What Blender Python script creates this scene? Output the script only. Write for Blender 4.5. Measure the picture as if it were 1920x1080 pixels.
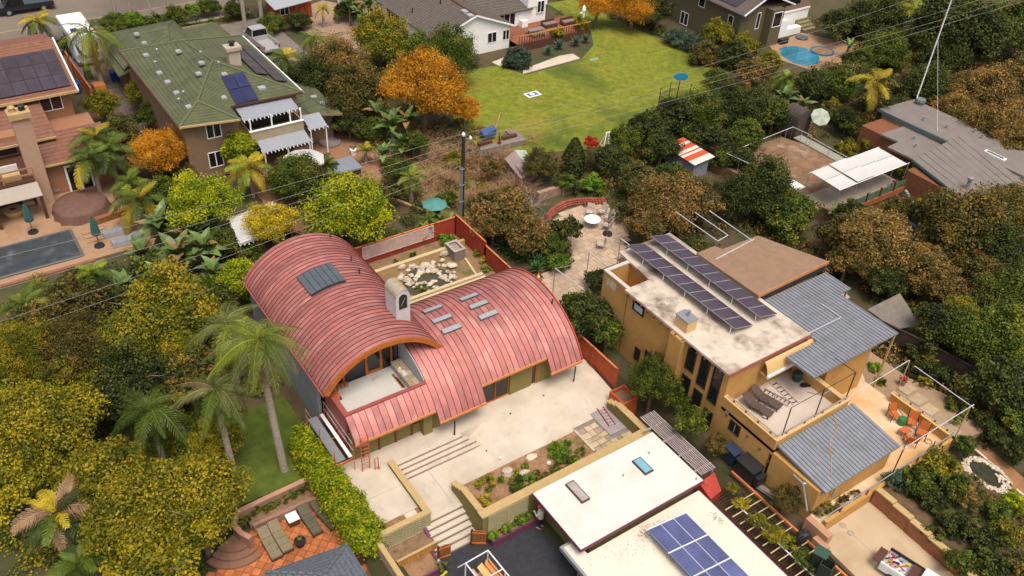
import bpy, math, random
import numpy as np
from mathutils import Vector, Matrix
for o in list(bpy.data.objects): bpy.data.objects.remove(o)
S = bpy.context.scene
COL = S.collection
PI = math.pi
rad = math.radians
# ------------------------------------------------------------------ camera (metres, X and Y follow the street grid)
FOC, PITCH, ROLL, AZ, HC = 1668.5, rad(37.379), rad(3.584), rad(53.708), 38.5
FW = Vector((math.cos(AZ)*math.cos(PITCH), math.sin(AZ)*math.cos(PITCH), -math.sin(PITCH)))
_r0 = Vector((math.sin(AZ), -math.cos(AZ), 0)); _u0 = _r0.cross(FW)
RT = _r0*math.cos(ROLL) + _u0*math.sin(ROLL); UP = _u0*math.cos(ROLL) - _r0*math.sin(ROLL)
cam = bpy.data.cameras.new('camera'); co = bpy.data.objects.new('camera', cam); COL.objects.link(co)
co.matrix_world = Matrix(((RT.x, UP.x, -FW.x, 0), (RT.y, UP.y, -FW.y, 0), (RT.z, UP.z, -FW.z, HC), (0, 0, 0, 1)))
cam.sensor_width = 36; cam.lens = FOC/1920*36; cam.clip_start = .5; cam.clip_end = 2000
S.camera = co
# ------------------------------------------------------------------ sky, sun, exposure: bright thin overcast
SUN_DIR = Vector((-0.10, -0.42, 1.0)).normalized()          # towards the sun
w = bpy.data.worlds.new('World'); S.world = w; w.use_nodes = True
nt = w.node_tree; bg = nt.nodes['Background']
sky = nt.nodes.new('ShaderNodeTexSky'); sky.sky_type = 'NISHITA'; sky.sun_disc = False
sky.sun_elevation = math.asin(SUN_DIR.z); sky.sun_rotation = math.atan2(SUN_DIR.x, SUN_DIR.y)
sky.air_density = .8; sky.dust_density = 6.0; sky.ozone_density = .4
hs_ = nt.nodes.new('ShaderNodeHueSaturation'); hs_.inputs['Saturation'].default_value = .45      # thin cloud whitens the sky
nt.links.new(sky.outputs[0], hs_.inputs['Color']); nt.links.new(hs_.outputs[0], bg.inputs[0]); bg.inputs[1].default_value = 0.148
sl = bpy.data.lights.new('sun', 'SUN'); sl.energy = 1.5; sl.angle = rad(24); sl.color = (1, .88, .70)
so = bpy.data.objects.new('sun', sl); COL.objects.link(so); so.location = (30, 20, 60)
so.rotation_euler = SUN_DIR.to_track_quat('Z', 'Y').to_euler()
vs = S.view_settings; vs.view_transform = 'Standard'; vs.look = 'None'; vs.exposure = 0.36; vs.gamma = 1; vs.use_curve_mapping = False

# ------------------------------------------------------------------ survey: a sighting from the drone to a point at height z
def W(px, py, z=0.0):
    d = FW + RT*((px-960)/FOC) - UP*((py-540)/FOC)
    t = (z-HC)/d.z
    return Vector((t*d.x, t*d.y, z))
def mpp(p):            # metres for one survey pixel at point p
    return (Vector(p)-Vector((0, 0, HC))).dot(FW)/FOC
def zcol(py, x, y, px):
    d = FW + RT*((px-960)/FOC) - UP*((py-540)/FOC)
    t = (d.x*x+d.y*y)/(d.x**2+d.y**2)
    return HC+t*d.z

# ------------------------------------------------------------------ materials
MATS = {}
def M(name, col, rough=.8, var=.12, scale=2.0, bump=.15, bscale=25, metal=0, stain=None, orand=0, course=None, coat=0, spec=.35, alpha=1, trans=0):
    if name in MATS: return MATS[name]
    m = bpy.data.materials.new(name); MATS[name] = m; m.use_nodes = True
    n, l = m.node_tree.nodes, m.node_tree.links
    b = n['Principled BSDF']
    tc = n.new('ShaderNodeTexCoord')
    if orand:
        oi = n.new('ShaderNodeObjectInfo'); off = n.new('ShaderNodeVectorMath'); off.operation = 'ADD'
        sc = n.new('ShaderNodeVectorMath'); sc.operation = 'SCALE'; l.new(oi.outputs['Random'], sc.inputs['Scale'])
        sc.inputs[0].default_value = (37, 53, 71); l.new(tc.outputs['Object'], off.inputs[0]); l.new(sc.outputs[0], off.inputs[1]); vec = off.outputs[0]
    else: vec = tc.outputs['Object']
    nz = n.new('ShaderNodeTexNoise'); nz.inputs['Scale'].default_value = scale; nz.inputs['Detail'].default_value = 5; nz.inputs['Roughness'].default_value = .62
    l.new(vec, nz.inputs['Vector'])
    mx = n.new('ShaderNodeMix'); mx.data_type = 'RGBA'
    c = Vector(col)
    mr = n.new('ShaderNodeMapRange'); mr.inputs[1].default_value = .3; mr.inputs[2].default_value = .7
    l.new(nz.outputs[0], mr.inputs[0]); l.new(mr.outputs[0], mx.inputs[0])
    mx.inputs[6].default_value = (*(c*(1-var)), 1); mx.inputs[7].default_value = (*(c*(1+var)), 1)
    out = mx.outputs[2]
    if stain:
        for scol, ssc, lo, hi in stain:
            n2 = n.new('ShaderNodeTexNoise'); n2.inputs['Scale'].default_value = ssc; n2.inputs['Detail'].default_value = 7; n2.inputs['Roughness'].default_value = .65
            l.new(vec, n2.inputs['Vector'])
            r2 = n.new('ShaderNodeMapRange'); r2.inputs[1].default_value = lo; r2.inputs[2].default_value = hi
            l.new(n2.outputs[0], r2.inputs[0])
            m2 = n.new('ShaderNodeMix'); m2.data_type = 'RGBA'; l.new(r2.outputs[0], m2.inputs[0]); l.new(out, m2.inputs[6]); m2.inputs[7].default_value = (*scol, 1)
            out = m2.outputs[2]
    if orand:
        hm = n.new('ShaderNodeMapRange'); l.new(oi.outputs['Random'], hm.inputs[0]); hm.inputs[3].default_value = 1-orand; hm.inputs[4].default_value = 1+orand
        m3 = n.new('ShaderNodeVectorMath'); m3.operation = 'SCALE'; l.new(out, m3.inputs[0]); l.new(hm.outputs[0], m3.inputs['Scale']); out = m3.outputs[0]
    hgt = None
    if course:        # overlapping roof courses: (period in z, [period across])
        sx = n.new('ShaderNodeSeparateXYZ'); l.new(tc.outputs['Object'], sx.inputs[0])
        def saw(sock, per, k=0.0):
            d = n.new('ShaderNodeMath'); d.operation = 'DIVIDE'; l.new(sock, d.inputs[0]); d.inputs[1].default_value = per
            f = n.new('ShaderNodeMath'); f.operation = 'FRACT'; l.new(d.outputs[0], f.inputs[0]); return f.outputs[0]
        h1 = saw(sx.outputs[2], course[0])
        dk = n.new('ShaderNodeMapRange'); l.new(h1, dk.inputs[0]); dk.inputs[1].default_value = .0; dk.inputs[2].default_value = .32; dk.inputs[3].default_value = .55; dk.inputs[4].default_value = 1  # paints a lip shadow into the colour along each course edge
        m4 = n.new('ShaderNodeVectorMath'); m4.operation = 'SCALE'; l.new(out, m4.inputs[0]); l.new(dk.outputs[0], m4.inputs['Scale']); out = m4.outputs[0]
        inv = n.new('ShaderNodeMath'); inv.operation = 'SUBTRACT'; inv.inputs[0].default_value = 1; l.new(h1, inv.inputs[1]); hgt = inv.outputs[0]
    l.new(out, b.inputs['Base Color'])
    b.inputs['Roughness'].default_value = rough; b.inputs['Metallic'].default_value = metal
    b.inputs['Specular IOR Level'].default_value = spec; b.inputs['Coat Weight'].default_value = coat
    if trans: b.inputs['Transmission Weight'].default_value = trans
    if alpha < 1: b.inputs['Alpha'].default_value = alpha
    if bump:
        n3 = n.new('ShaderNodeTexNoise'); n3.inputs['Scale'].default_value = bscale; n3.inputs['Detail'].default_value = 4; l.new(vec, n3.inputs['Vector'])
        bp = n.new('ShaderNodeBump'); bp.inputs['Strength'].default_value = bump; bp.inputs['Distance'].default_value = .03
        l.new(n3.outputs[0], bp.inputs['Height']); l.new(bp.outputs[0], b.inputs['Normal'])
        if hgt:
            b2 = n.new('ShaderNodeBump'); b2.inputs['Strength'].default_value = .8; b2.inputs['Distance'].default_value = .035; l.new(hgt, b2.inputs['Height']); l.new(bp.outputs[0], b2.inputs['Normal']); l.new(b2.outputs[0], b.inputs['Normal'])
    return m

# ------------------------------------------------------------------ mesh builder
class MB:
    def __init__(s): s.v = []; s.f = []; s.mi = []
    def add(s, vs_, fs, mi=0):
        k = len(s.v); s.v += [tuple(p) for p in vs_]; s.f += [tuple(i+k for i in f) for f in fs]; s.mi += [mi]*len(fs); return s
    def box(s, x0, x1, y0, y1, z0, z1, mi=0):
        x0, x1 = min(x0, x1), max(x0, x1); y0, y1 = min(y0, y1), max(y0, y1); z0, z1 = min(z0, z1), max(z0, z1)
        return s.add([(x0,y0,z0),(x1,y0,z0),(x1,y1,z0),(x0,y1,z0),(x0,y0,z1),(x1,y0,z1),(x1,y1,z1),(x0,y1,z1)],
                     [(3,2,1,0),(4,5,6,7),(0,1,5,4),(1,2,6,5),(2,3,7,6),(3,0,4,7)], mi)
    def bar(s, a, b, wd, ht=None, mi=0, up=(0,0,1)):      # square bar between two points
        a = Vector(a); b = Vector(b); ht = ht or wd; d = (b-a).normalized(); u = Vector(up)
        if abs(d.dot(u)) > .98: u = Vector((0,1,0))
        sx = d.cross(u).normalized()*wd/2; sz = sx.cross(d).normalized()*ht/2
        vs_ = [p+i*sx+j*sz for p in (a, b) for i, j in ((-1,-1),(1,-1),(1,1),(-1,1))]
        return s.add(vs_, [(0,1,2,3),(7,6,5,4),(0,4,5,1),(1,5,6,2),(2,6,7,3),(3,7,4,0)], mi)
    def tube(s, pts, r, n=6, mi=0, cap=True):
        pts = [Vector(p) for p in pts]; rs = r if isinstance(r, (list, tuple)) else [r]*len(pts); k = len(s.v); q = Vector((1, .13, .07))
        for i, p in enumerate(pts):
            d = (pts[min(i+1, len(pts)-1)]-pts[max(i-1, 0)]).normalized(); x = d.cross(q).normalized(); y = d.cross(x)
            s.v += [tuple(p+(x*math.cos(a*2*PI/n)+y*math.sin(a*2*PI/n))*rs[i]) for a in range(n)]
        for i in range(len(pts)-1):
            for a in range(n):
                s.f.append((k+i*n+a, k+i*n+(a+1)%n, k+(i+1)*n+(a+1)%n, k+(i+1)*n+a)); s.mi.append(mi)
        if cap: s.f.append(tuple(k+a for a in range(n))[::-1]); s.f.append(tuple(k+(len(pts)-1)*n+a for a in range(n))); s.mi += [mi, mi]
        return s
    def prism(s, poly, z0, z1, mi=0):
        n = len(poly); ar = sum(poly[i][0]*poly[(i+1)%n][1]-poly[(i+1)%n][0]*poly[i][1] for i in range(n))
        if ar < 0: poly = poly[::-1]
        f0 = z0 if callable(z0) else (lambda x, y: z0); f1 = z1 if callable(z1) else (lambda x, y: z1)
        return s.add([(x,y,f0(x,y)) for x,y in poly]+[(x,y,f1(x,y)) for x,y in poly], [tuple(range(n))[::-1], tuple(range(n,2*n))]+[(i,(i+1)%n,n+(i+1)%n,n+i) for i in range(n)], mi)
    def slab(s, pts, t, mi=0):       # planar polygon (3-D points) with thickness t downwards
        pts = [Vector(p) for p in pts]; n = len(pts)
        nr = sum(((pts[i]-pts[0]).cross(pts[i+1]-pts[0]) for i in range(1, n-1)), Vector())
        if nr.z < 0: pts = pts[::-1]
        lo = [p-Vector((0,0,t)) for p in pts]
        return s.add(lo+pts, [tuple(range(n))[::-1], tuple(range(n,2*n))]+[(i,(i+1)%n,n+(i+1)%n,n+i) for i in range(n)], mi)
    def lathe(s, c, prof, n=16, mi=0):
        k = len(s.v)
        for r, z in prof: s.v += [(c[0]+r*math.cos(a*2*PI/n), c[1]+r*math.sin(a*2*PI/n), c[2]+z) for a in range(n)]
        for i in range(len(prof)-1):
            for a in range(n): s.f.append((k+i*n+a, k+i*n+(a+1)%n, k+(i+1)*n+(a+1)%n, k+(i+1)*n+a)); s.mi.append(mi)
        s.f.append(tuple(k+a for a in range(n))[::-1]); s.f.append(tuple(k+(len(prof)-1)*n+a for a in range(n))); s.mi += [mi, mi]
        return s
    def rock(s, c, sx, sy, sz, seed, mi=0):
        rr = random.Random(seed); n, m = 7, 4; k = len(s.v); ph = rr.random()*6
        for j in range(m+1):
            t = -PI/2+PI*j/m
            for a in range(n):
                q = 1+rr.uniform(-.2, .2); u = a*2*PI/n+ph
                s.v.append((c[0]+sx*q*math.cos(t)*math.cos(u), c[1]+sy*q*math.cos(t)*math.sin(u), c[2]+sz*(math.sin(t)+rr.uniform(-.08, .08))))
        for j in range(m):
            for a in range(n): s.f.append((k+j*n+a, k+j*n+(a+1)%n, k+(j+1)*n+(a+1)%n, k+(j+1)*n+a)); s.mi.append(mi)
        return s
    def mesh(s, name, mats, org=(0,0,0), smooth=False):
        me = bpy.data.meshes.new(name); ox, oy, oz = org
        me.from_pydata([(x-ox, y-oy, z-oz) for x, y, z in s.v], [], s.f)
        for m in (mats if isinstance(mats, (list, tuple)) else [mats]): me.materials.append(m)
        if any(s.mi): me.polygons.foreach_set('material_index', s.mi)
        if smooth: me.polygons.foreach_set('use_smooth', [True]*len(s.f))
        me.update(); return me
    def build(s, name, mats, parent=None, smooth=False):
        org = gloc(parent) if parent else (0,0,0)
        o = bpy.data.objects.new(name, s.mesh(name, mats, org, smooth)); COL.objects.link(o)
        if parent: o.parent = parent
        return o
def gloc(o):
    v = Vector(o.location)
    while o.parent: o = o.parent; v += Vector(o.location)
    return v
def tag(o, label=None, cat=None, group=None, kind=None):
    if label: o['label'] = label
    if cat: o['category'] = cat
    if group: o['group'] = group
    if kind: o['kind'] = kind
    return o
def thing(name, label, cat, loc=(0,0,0), group=None):
    o = bpy.data.objects.new(name, None); COL.objects.link(o); o.location = loc; o.empty_display_size = .2
    return tag(o, label, cat, group)
def one(mb, name, mats, label, cat, loc=None, group=None, smooth=False):      # a thing that is one mesh; world-space verts, origin at loc
    if loc is None:
        xs = [p[0] for p in mb.v]; ys = [p[1] for p in mb.v]; zs = [p[2] for p in mb.v]; loc = ((min(xs)+max(xs))/2, (min(ys)+max(ys))/2, min(zs))
    o = bpy.data.objects.new(name, mb.mesh(name, mats, loc, smooth)); COL.objects.link(o); o.location = loc
    return tag(o, label, cat, group)
def struct(mb, name, mats, smooth=False): return tag(mb.build(name, mats, None, smooth), kind='structure')
def inst(me, name, parent, loc, rot=(0,0,0), sc=1):
    o = bpy.data.objects.new(name, me); COL.objects.link(o); o.parent = parent; o.location = loc; o.rotation_euler = rot
    o.scale = (sc,)*3 if isinstance(sc, (int, float)) else sc
    return o
def copy_tree(o, parent=None):
    c = o.copy(); COL.objects.link(c); c.parent = parent
    for ch in list(o.children): copy_tree(ch, c)
    return c
def place(proto, loc, rz=0, label=None, sc=None, group=None, first=[None]):
    c = copy_tree(proto); c.location = loc; c.rotation_euler = (0, 0, rz)
    if sc: c.scale = (sc,)*3
    if label: c['label'] = label
    if group: c['group'] = group
    return c
def drop(o):
    for ch in list(o.children): drop(ch)
    bpy.data.objects.remove(o)

# ------------------------------------------------------------------ shared materials (surface colours; green roof and pink stucco darkened to carry edge vignetting)
m_conc = M('concrete', (.53,.45,.36), .9, .08, .8, .15, 40, stain=[((.40,.335,.26), .35, .44, .72), ((.36,.33,.30), 1.3, .58, .78), ((.42,.33,.22), 3, .66, .78)])
m_step = M('step_concrete', (.50,.47,.43), .9, .08, 2, .15, 40)
m_asph = M('asphalt', (.032,.033,.040), .9, .25, 3, .5, 60)
m_street = M('street_asphalt', (.17,.135,.105), .95, .1, .5, .2, 40, stain=[((.17,.145,.12), .3, .5, .7)])
m_dirt = M('dirt', (.22,.13,.075), .95, .25, 1.6, .6, 14, stain=[((.12,.075,.04), 2.3, .5, .7)])
m_mulch = M('mulch', (.28,.155,.085), .95, .3, 5, .8, 18, stain=[((.13,.09,.03), 1.2, .5, .65)])
m_olive = M('olive_stucco', (.20,.16,.05), .9, .08, 3, .25, 50)
m_cap = M('sand_cap', (.42,.29,.13), .85, .08, 3, .15, 40, stain=[((.26,.19,.09), 2, .6, .75)])
m_redw = M('red_fence', (.33,.045,.022), .75, .2, 2.5, .2, 30)
m_orange_wall = M('rust_red_wall', (.40,.075,.025), .8, .15, 2, .2, 30)
m_copper = M('copper_roof', (.45,.16,.14), .5, .16, 1.1, .08, 9, metal=.35, orand=.17, spec=.5, stain=[((.28,.115,.115), .8, .48, .74), ((.56,.31,.26), .45, .5, .75), ((.33,.16,.16), 3.0, .58, .75)])
m_seam = M('copper_seam', (.16,.045,.042), .5, .1, 4, 0, metal=.3)
m_trim = M('copper_trim', (.44,.12,.10), .42, .12, 2, .05, 20, metal=.45)
m_wood = M('orange_wood', (.42,.12,.02), .55, .2, 4, .1, 30)
m_wood2 = M('brown_wood', (.22,.09,.03), .7, .25, 4, .2, 30)
m_dkwood = M('dark_wood', (.085,.035,.02), .7, .25, 4, .2, 30)
m_glass = M('dark_glass', (.012,.013,.015), .08, .1, 1, 0, spec=.6)
m_sky_glass = M('skylight_glass', (.10,.115,.13), .12, .15, 2, 0, spec=.8, metal=.2)
m_white = M('white_paint', (.78,.77,.74), .6, .04, 3, .08, 30)
m_offw = M('white_roof', (.60,.57,.53), .75, .05, .8, .15, 50, stain=[((.53,.48,.41), .5, .45, .75), ((.45,.38,.29), 1.6, .68, .85)])
m_offw2 = M('dusty_white_roof', (.62,.56,.47), .8, .06, .6, .15, 40, stain=[((.50,.41,.30), .7, .55, .8), ((.22,.16,.10), 1.8, .68, .8)])
m_plum = M('plum_paint', (.13,.035,.075), .6, .12, 3, .1, 30)
m_black = M('black_metal', (.02,.02,.022), .5, .2, 3, .1, 30)
m_grey = M('grey_metal', (.33,.34,.36), .45, .1, 3, .05, 30, metal=.5)
m_pv = M('solar_cell', (.035,.04,.11), .18, .3, 1.2, 0, spec=.7, orand=.25)
m_pvd = M('solar_cell_dark', (.045,.035,.055), .22, .2, .8, 0, spec=.7, orand=.2)
m_pvline = M('solar_frame', (.55,.55,.60), .4, .05, 3, 0, metal=.4)
m_yel = M('ochre_stucco', (.46,.255,.075), .9, .08, 2.5, .4, 45, stain=[((.36,.18,.045), .5, .48, .75), ((.50,.32,.13), 1.4, .6, .8)])
m_yelcap = M('ochre_cap', (.56,.37,.17), .85, .06, 2.5, .15, 40)
m_deck = M('deck_coat', (.62,.48,.33), .8, .06, .7, .1, 40, stain=[((.52,.33,.17), .3, .45, .7)])
m_corr = M('corrugated_metal', (.225,.235,.265), .55, .12, 2, .05, 20, metal=.2, stain=[((.17,.165,.17), .6, .5, .75)])
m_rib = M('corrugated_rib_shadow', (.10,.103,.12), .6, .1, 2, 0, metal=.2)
m_terr = M('terracotta', (.40,.13,.045), .8, .2, 4, .2, 30, orand=.28)
m_stone = M('pale_stone', (.50,.42,.33), .85, .15, 5, .5, 12, orand=.22)
m_block = M('grey_block', (.20,.165,.15), .9, .2, 6, .5, 20)
m_pool = M('pool_cover', (.04,.048,.055), .55, .25, 1.5, .1, 20, stain=[((.12,.135,.14), .7, .55, .75)])
m_water = M('water', (.02,.17,.26), .06, .3, .5, .15, 3, spec=.6)
m_teal = M('teal_cloth', (.03,.10,.09), .8, .15, 4, .1, 30)
m_cloth = M('white_cloth', (.50,.485,.47), .8, .05, 3, .1, 30)
m_tan = M('tan_stucco', (.20,.125,.075), .9, .1, 2.5, .35, 45)
m_pink = M('pink_stucco', (.30,.145,.078), .9, .06, 2, .35, 45)
m_patio = M('tan_patio', (.33,.20,.115), .9, .1, .8, .2, 30, stain=[((.25,.14,.075), .5, .5, .7)])
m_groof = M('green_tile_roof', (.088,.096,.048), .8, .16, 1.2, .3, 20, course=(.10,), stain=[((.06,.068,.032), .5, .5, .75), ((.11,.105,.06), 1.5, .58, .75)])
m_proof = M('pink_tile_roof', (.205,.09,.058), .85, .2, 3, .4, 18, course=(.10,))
m_shing = M('brown_shingle', (.105,.085,.072), .9, .2, 3, .4, 20, course=(.11,))
m_gtile = M('slate_tile', (.105,.12,.145), .6, .3, 6, .4, 14, course=(.14,))
m_flatgrey = M('grey_cap_sheet', (.185,.155,.14), .9, .1, 1.0, .3, 50, stain=[((.17,.145,.135), .6, .5, .7)])
m_browngravel = M('brown_gravel_roof', (.25,.155,.10), .95, .12, 2, .6, 60)
m_oldroof = M('stained_roof', (.52,.44,.36), .9, .1, .7, .25, 40, stain=[((.20,.15,.115), .42, .50, .66), ((.62,.55,.47), 1.2, .55, .8), ((.12,.09,.07), 1.7, .63, .75)])
m_bark = M('bark', (.16,.11,.075), .95, .3, 6, .6, 14)
m_palmtrunk = M('palm_trunk', (.30,.25,.20), .9, .25, 5, .6, 10)
m_blue = M('blue_plastic', (.012,.05,.25), .5, .1, 3, .05, 20)
m_greenp = M('green_plastic', (.02,.09,.045), .5, .15, 3, .05, 20)
m_orangep = M('orange_plastic', (.75,.13,.015), .5, .1, 3, .05, 20)
# =================================================================== GROUND AND PAVING
rnd = random.Random(7)
def sstep(a, b, t): t = max(0, min(1, (t-a)/(b-a))); return t*t*(3-2*t)
def ground_h(x, y):
    if x < 11.8 and y < 32.6: return -1.78
    if x < 12.4: return -.68 if y < 38 else -.68+.68*sstep(38, 46, y)
    if x < 29.0: return -1.8 if y < 31.3 else -.12
    if x < 31.6: return (-1.8 + 1.75*sstep(29.5, 31.6, x)) if y < 31 else -.06
    return -.02
m_ground = M('ground_soil', (.085,.060,.032), .95, .3, .7, .7, 9, stain=[((.045,.055,.018), .35, .45, .6), ((.15,.095,.05), .8, .6, .75)])
g = MB()
xs = [-900, -300, -120, -60]+[-30+i for i in range(0, 150)]+[140, 200, 400, 1000]
ys = [-900, -300, -100, -40]+[-15+i for i in range(0, 150)]+[150, 200, 400, 1000]
for y in ys:
    for x in xs: g.v.append((x, y, ground_h(x, y)))
nx = len(xs)
for j in range(len(ys)-1):
    for i in range(nx-1): g.f.append((j*nx+i, j*nx+i+1, (j+1)*nx+i+1, (j+1)*nx+i)); g.mi.append(0)
struct(g, 'ground', m_ground)

def sheet(name, poly, z, mat, t=.06):
    return struct(MB().prism([tuple(p[:2]) for p in poly], z-t, z), name, mat)
# ---- street at the top left, with kerb and lane line
sheet('street', [(-60,100.2),(33,99.0),(33,140),(-60,140)], .03, m_street, .05)
struct(MB().box(-60,6,99.9,100.15,0,.14).box(6,33,98.7,98.95,0,.14), 'kerb', M('kerb', (.36,.31,.26), .9))
struct(MB().box(-10,12,104.9,105.0,.03,.036).box(14,30,104.9,105.0,.03,.036), 'lane_line', M('faded_yellow_line', (.42,.27,.10), .9, .3, 4))
sheet('driveway', [(12.2,86.2),(16.0,86.2),(16.0,99),(11.8,99)], .03, M('dark_gravel', (.11,.085,.07), .95, .3, 3, .6, 20))
sheet('side_path', [(13.2,70),(15.2,70),(15.2,86.1),(13.0,86.1)], .02, MATS['dark_gravel'])
sheet('truck_pad', [(27.5,84),(34,84),(34,97),(27.5,97)], .03, M('grey_drive', (.17,.145,.125), .95, .15, 1, .3, 30))
# ---- lawn behind
lawn_m = M('lawn', (.175,.195,.014), .95, .25, 1.1, .8, 30, stain=[((.25,.20,.025), .16, .50, .70), ((.05,.085,.008), .10, .50, .66), ((.28,.17,.045), .3, .62, .74), ((.09,.115,.010), 1.6, .45, .75), ((.21,.17,.03), 5, .55, .75)])
lawn_poly = [(42.5,74.0),(40,66),(38.8,59.5),(41.5,56.4),(47,54.2),(54,53.8),(60.5,55.4),(67,58.0),(71.5,63),(71.0,69),(70.2,76),(69.8,86),(65.8,86),(65,76.2),(62.8,73),(59,70.4),(51.4,70.0),(50.2,73.4)]
sheet('lawn', lawn_poly, .03, lawn_m)
sheet('gravel_yard', [(36,83),(44,82),(46,93),(42,99),(36.5,97)], .03, M('tan_gravel', (.30,.20,.135), .95, .2, 3, .5, 25))
sheet('lower_lawn', [(1,32.75),(11.9,32.75),(12.2,40),(8,43),(2,42)], -.62, M('dark_lawn', (.075,.105,.012), .95, .3, 1.5, .8, 30, stain=[((.14,.10,.035), .5, .56, .7)]))
sheet('alley_grass', [(31.8,47.5),(34,48.2),(37.6,50.2),(38.4,53),(38.2,57.4),(35,59.2),(31.5,60),(29.4,57),(29.9,52.5),(30.4,50.5)], .02, M('dry_grass', (.17,.125,.035), .95, .3, 1.2, .8, 25, stain=[((.09,.115,.02), .5, .5, .65), ((.26,.15,.07), .8, .58, .7)]))
# blades along the lawns: uncountable grass
def grass_patch(name, poly, n, z, cols, hmin, hmax, seed, label):
    rr = np.random.RandomState(seed); P = np.array(poly); lo, hi = P.min(0), P.max(0); pts = []
    while len(pts) < n:
        q = lo+(hi-lo)*rr.rand(2); ins = False; j = len(poly)-1
        for i in range(len(poly)):
            (xi, yi), (xj, yj) = poly[i], poly[j]
            if (yi > q[1]) != (yj > q[1]) and q[0] < (xj-xi)*(q[1]-yi)/(yj-yi)+xi: ins = not ins
            j = i
        if ins: pts.append(q)
    b = MB()
    for q in pts:
        a = rr.rand()*6.28; h = hmin+(hmax-hmin)*rr.rand(); s = .05+.05*rr.rand(); dx, dy = math.cos(a)*s, math.sin(a)*s; lx, ly = (rr.rand(2)-.5)*h*1.2
        b.add([(q[0]-dx,q[1]-dy,z),(q[0]+dx,q[1]+dy,z),(q[0]+lx,q[1]+ly,z+h)], [(0,1,2)], int(rr.rand()*len(cols)))
    tag(b.build(name, cols), label, 'grass', kind='stuff')
gcols = [M('blade_a', (.20,.22,.02), .9, .2, 1, 0), M('blade_b', (.13,.19,.02), .9, .2, 1, 0), M('blade_c', (.30,.25,.05), .9, .2, 1, 0)]
grass_patch('grass', lawn_poly, 7000, .03, gcols, .02, .05, 3, 'mown lawn of mixed green and straw coloured grass behind the white house')
grass_patch('grass', [(1,32.75),(11.9,32.75),(12.2,40),(8,43),(2,42)], 1500, -.62, gcols[1:2], .02, .05, 4, 'dark green grass round the palm trunks beside the hedge')

# =================================================================== TERRACE OF THE BARREL-ROOFED HOUSE
def zt(x, y):
    a = -.6 if y <= 30.5 else 0
    b = -.5*max(0, min(1, (30.7-y)/3.2))
    k = sstep(19.6, 21.2, x)
    return a*(1-k)+b*k
t = MB(); txs = [14.9,15.6,17,18.4,19.4,19.6,20,20.4,20.8,21.2,22,24,26,28,29.55]; tys = [26.75,27.5,28.3,29.1,29.6,30.5,30.6,31.0,31.9]
for y in tys:
    for x in txs: t.v.append((x, y, zt(x, y)))
for j in range(len(tys)-1):
    for i in range(len(txs)-1): t.f.append((j*len(txs)+i, j*len(txs)+i+1, (j+1)*len(txs)+i+1, (j+1)*len(txs)+i)); t.mi.append(0)
tag(t.build('terrace', m_conc), kind='structure')
struct(MB().prism([(12.0,27.2),(14.64,27.2),(14.64,30.62),(17.4,30.62),(19.0,30.62),(19.0,31.95),(12.0,31.95)], -.3, .004), 'landing', m_conc)
struct(MB().prism([(21.2,31.6),(29.6,31.6),(29.6,33.4),(21.2,33.4)], -.2, .002), 'house_apron', m_conc)
# joints sawn in the concrete
jm = M('saw_joint', (.30,.27,.24), .9)
struct(MB().add([(23.6,31.6,.006),(23.63,31.6,.006),(23.63,27.6,-.478),(23.6,27.6,-.478)], [(3,2,1,0)]), 'paving_joint', jm)
struct(MB().add([(26.9,31.6,.006),(26.93,31.6,.006),(26.93,28.5,-.338),(26.9,28.5,-.338)], [(3,2,1,0)]), 'paving_joint', jm)
struct(MB().add([(16.6,29.58,-.594),(16.63,29.58,-.594),(16.63,26.8,-.594),(16.6,26.8,-.594)], [(3,2,1,0)]), 'paving_joint', jm)
struct(MB().add([(21.3,29.1,-.252),(29.5,29.1,-.252),(29.5,29.125,-.248),(21.3,29.125,-.248)], [(0,1,2,3)]), 'paving_joint', jm)
struct(MB().box(12.05,14.6,29.0,29.025,-.01,.007), 'paving_joint', jm)
for i, (x, y) in enumerate([(22.8,30.4),(25.4,30.6),(20.2,29.0)]):
    one(MB().lathe((x,y,zt(x,y)+.003), [(.06,0),(.06,.01),(.0,.012)], 10), 'floor_drain', m_black, ['small dark drain in the terrace nearest the wide steps' if i==2 else 'small dark drain in the terrace before the sunken glass doors', 'small dark drain in the terrace below the blank olive wall', 'round drain at the foot of the wide steps'][i], 'drain')
# ---- wide upper steps
st = thing('concrete_steps', 'four wide shallow concrete steps in front of the lower copper roof', 'steps', (17,30.1,-.6))
for k in range(4):
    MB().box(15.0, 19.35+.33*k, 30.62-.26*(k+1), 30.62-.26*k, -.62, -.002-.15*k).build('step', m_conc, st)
    MB().box(15.0, 19.35+.33*k, 30.62-.26*(k+1)-.022, 30.62-.26*(k+1)-.001, -.14-.15*k, -.006-.15*k).build('step_edge_strip', M('step_edge_strip', (.30,.23,.19), .8), st)
# ---- lower flight between the walls
st = thing('concrete_steps', 'steep lower flight of pale concrete steps leading down to the wooden gates', 'steps', (16,25.8,-1.65))
for k in range(6):
    xl = 15.0 if k == 0 else 14.72-.06*k
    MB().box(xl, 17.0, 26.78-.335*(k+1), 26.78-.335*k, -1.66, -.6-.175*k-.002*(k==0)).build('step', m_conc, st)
    MB().box(xl, 17.0, 26.78-.335*(k+1)-.03, 26.78-.335*(k+1)-.001, -.6-.175*k-.15, -.6-.175*k-.03).build('step_edge_strip', M('step_shadow', (.22,.18,.15), .9), st)  # dark strip on each riser paints in the shade below the tread
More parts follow.
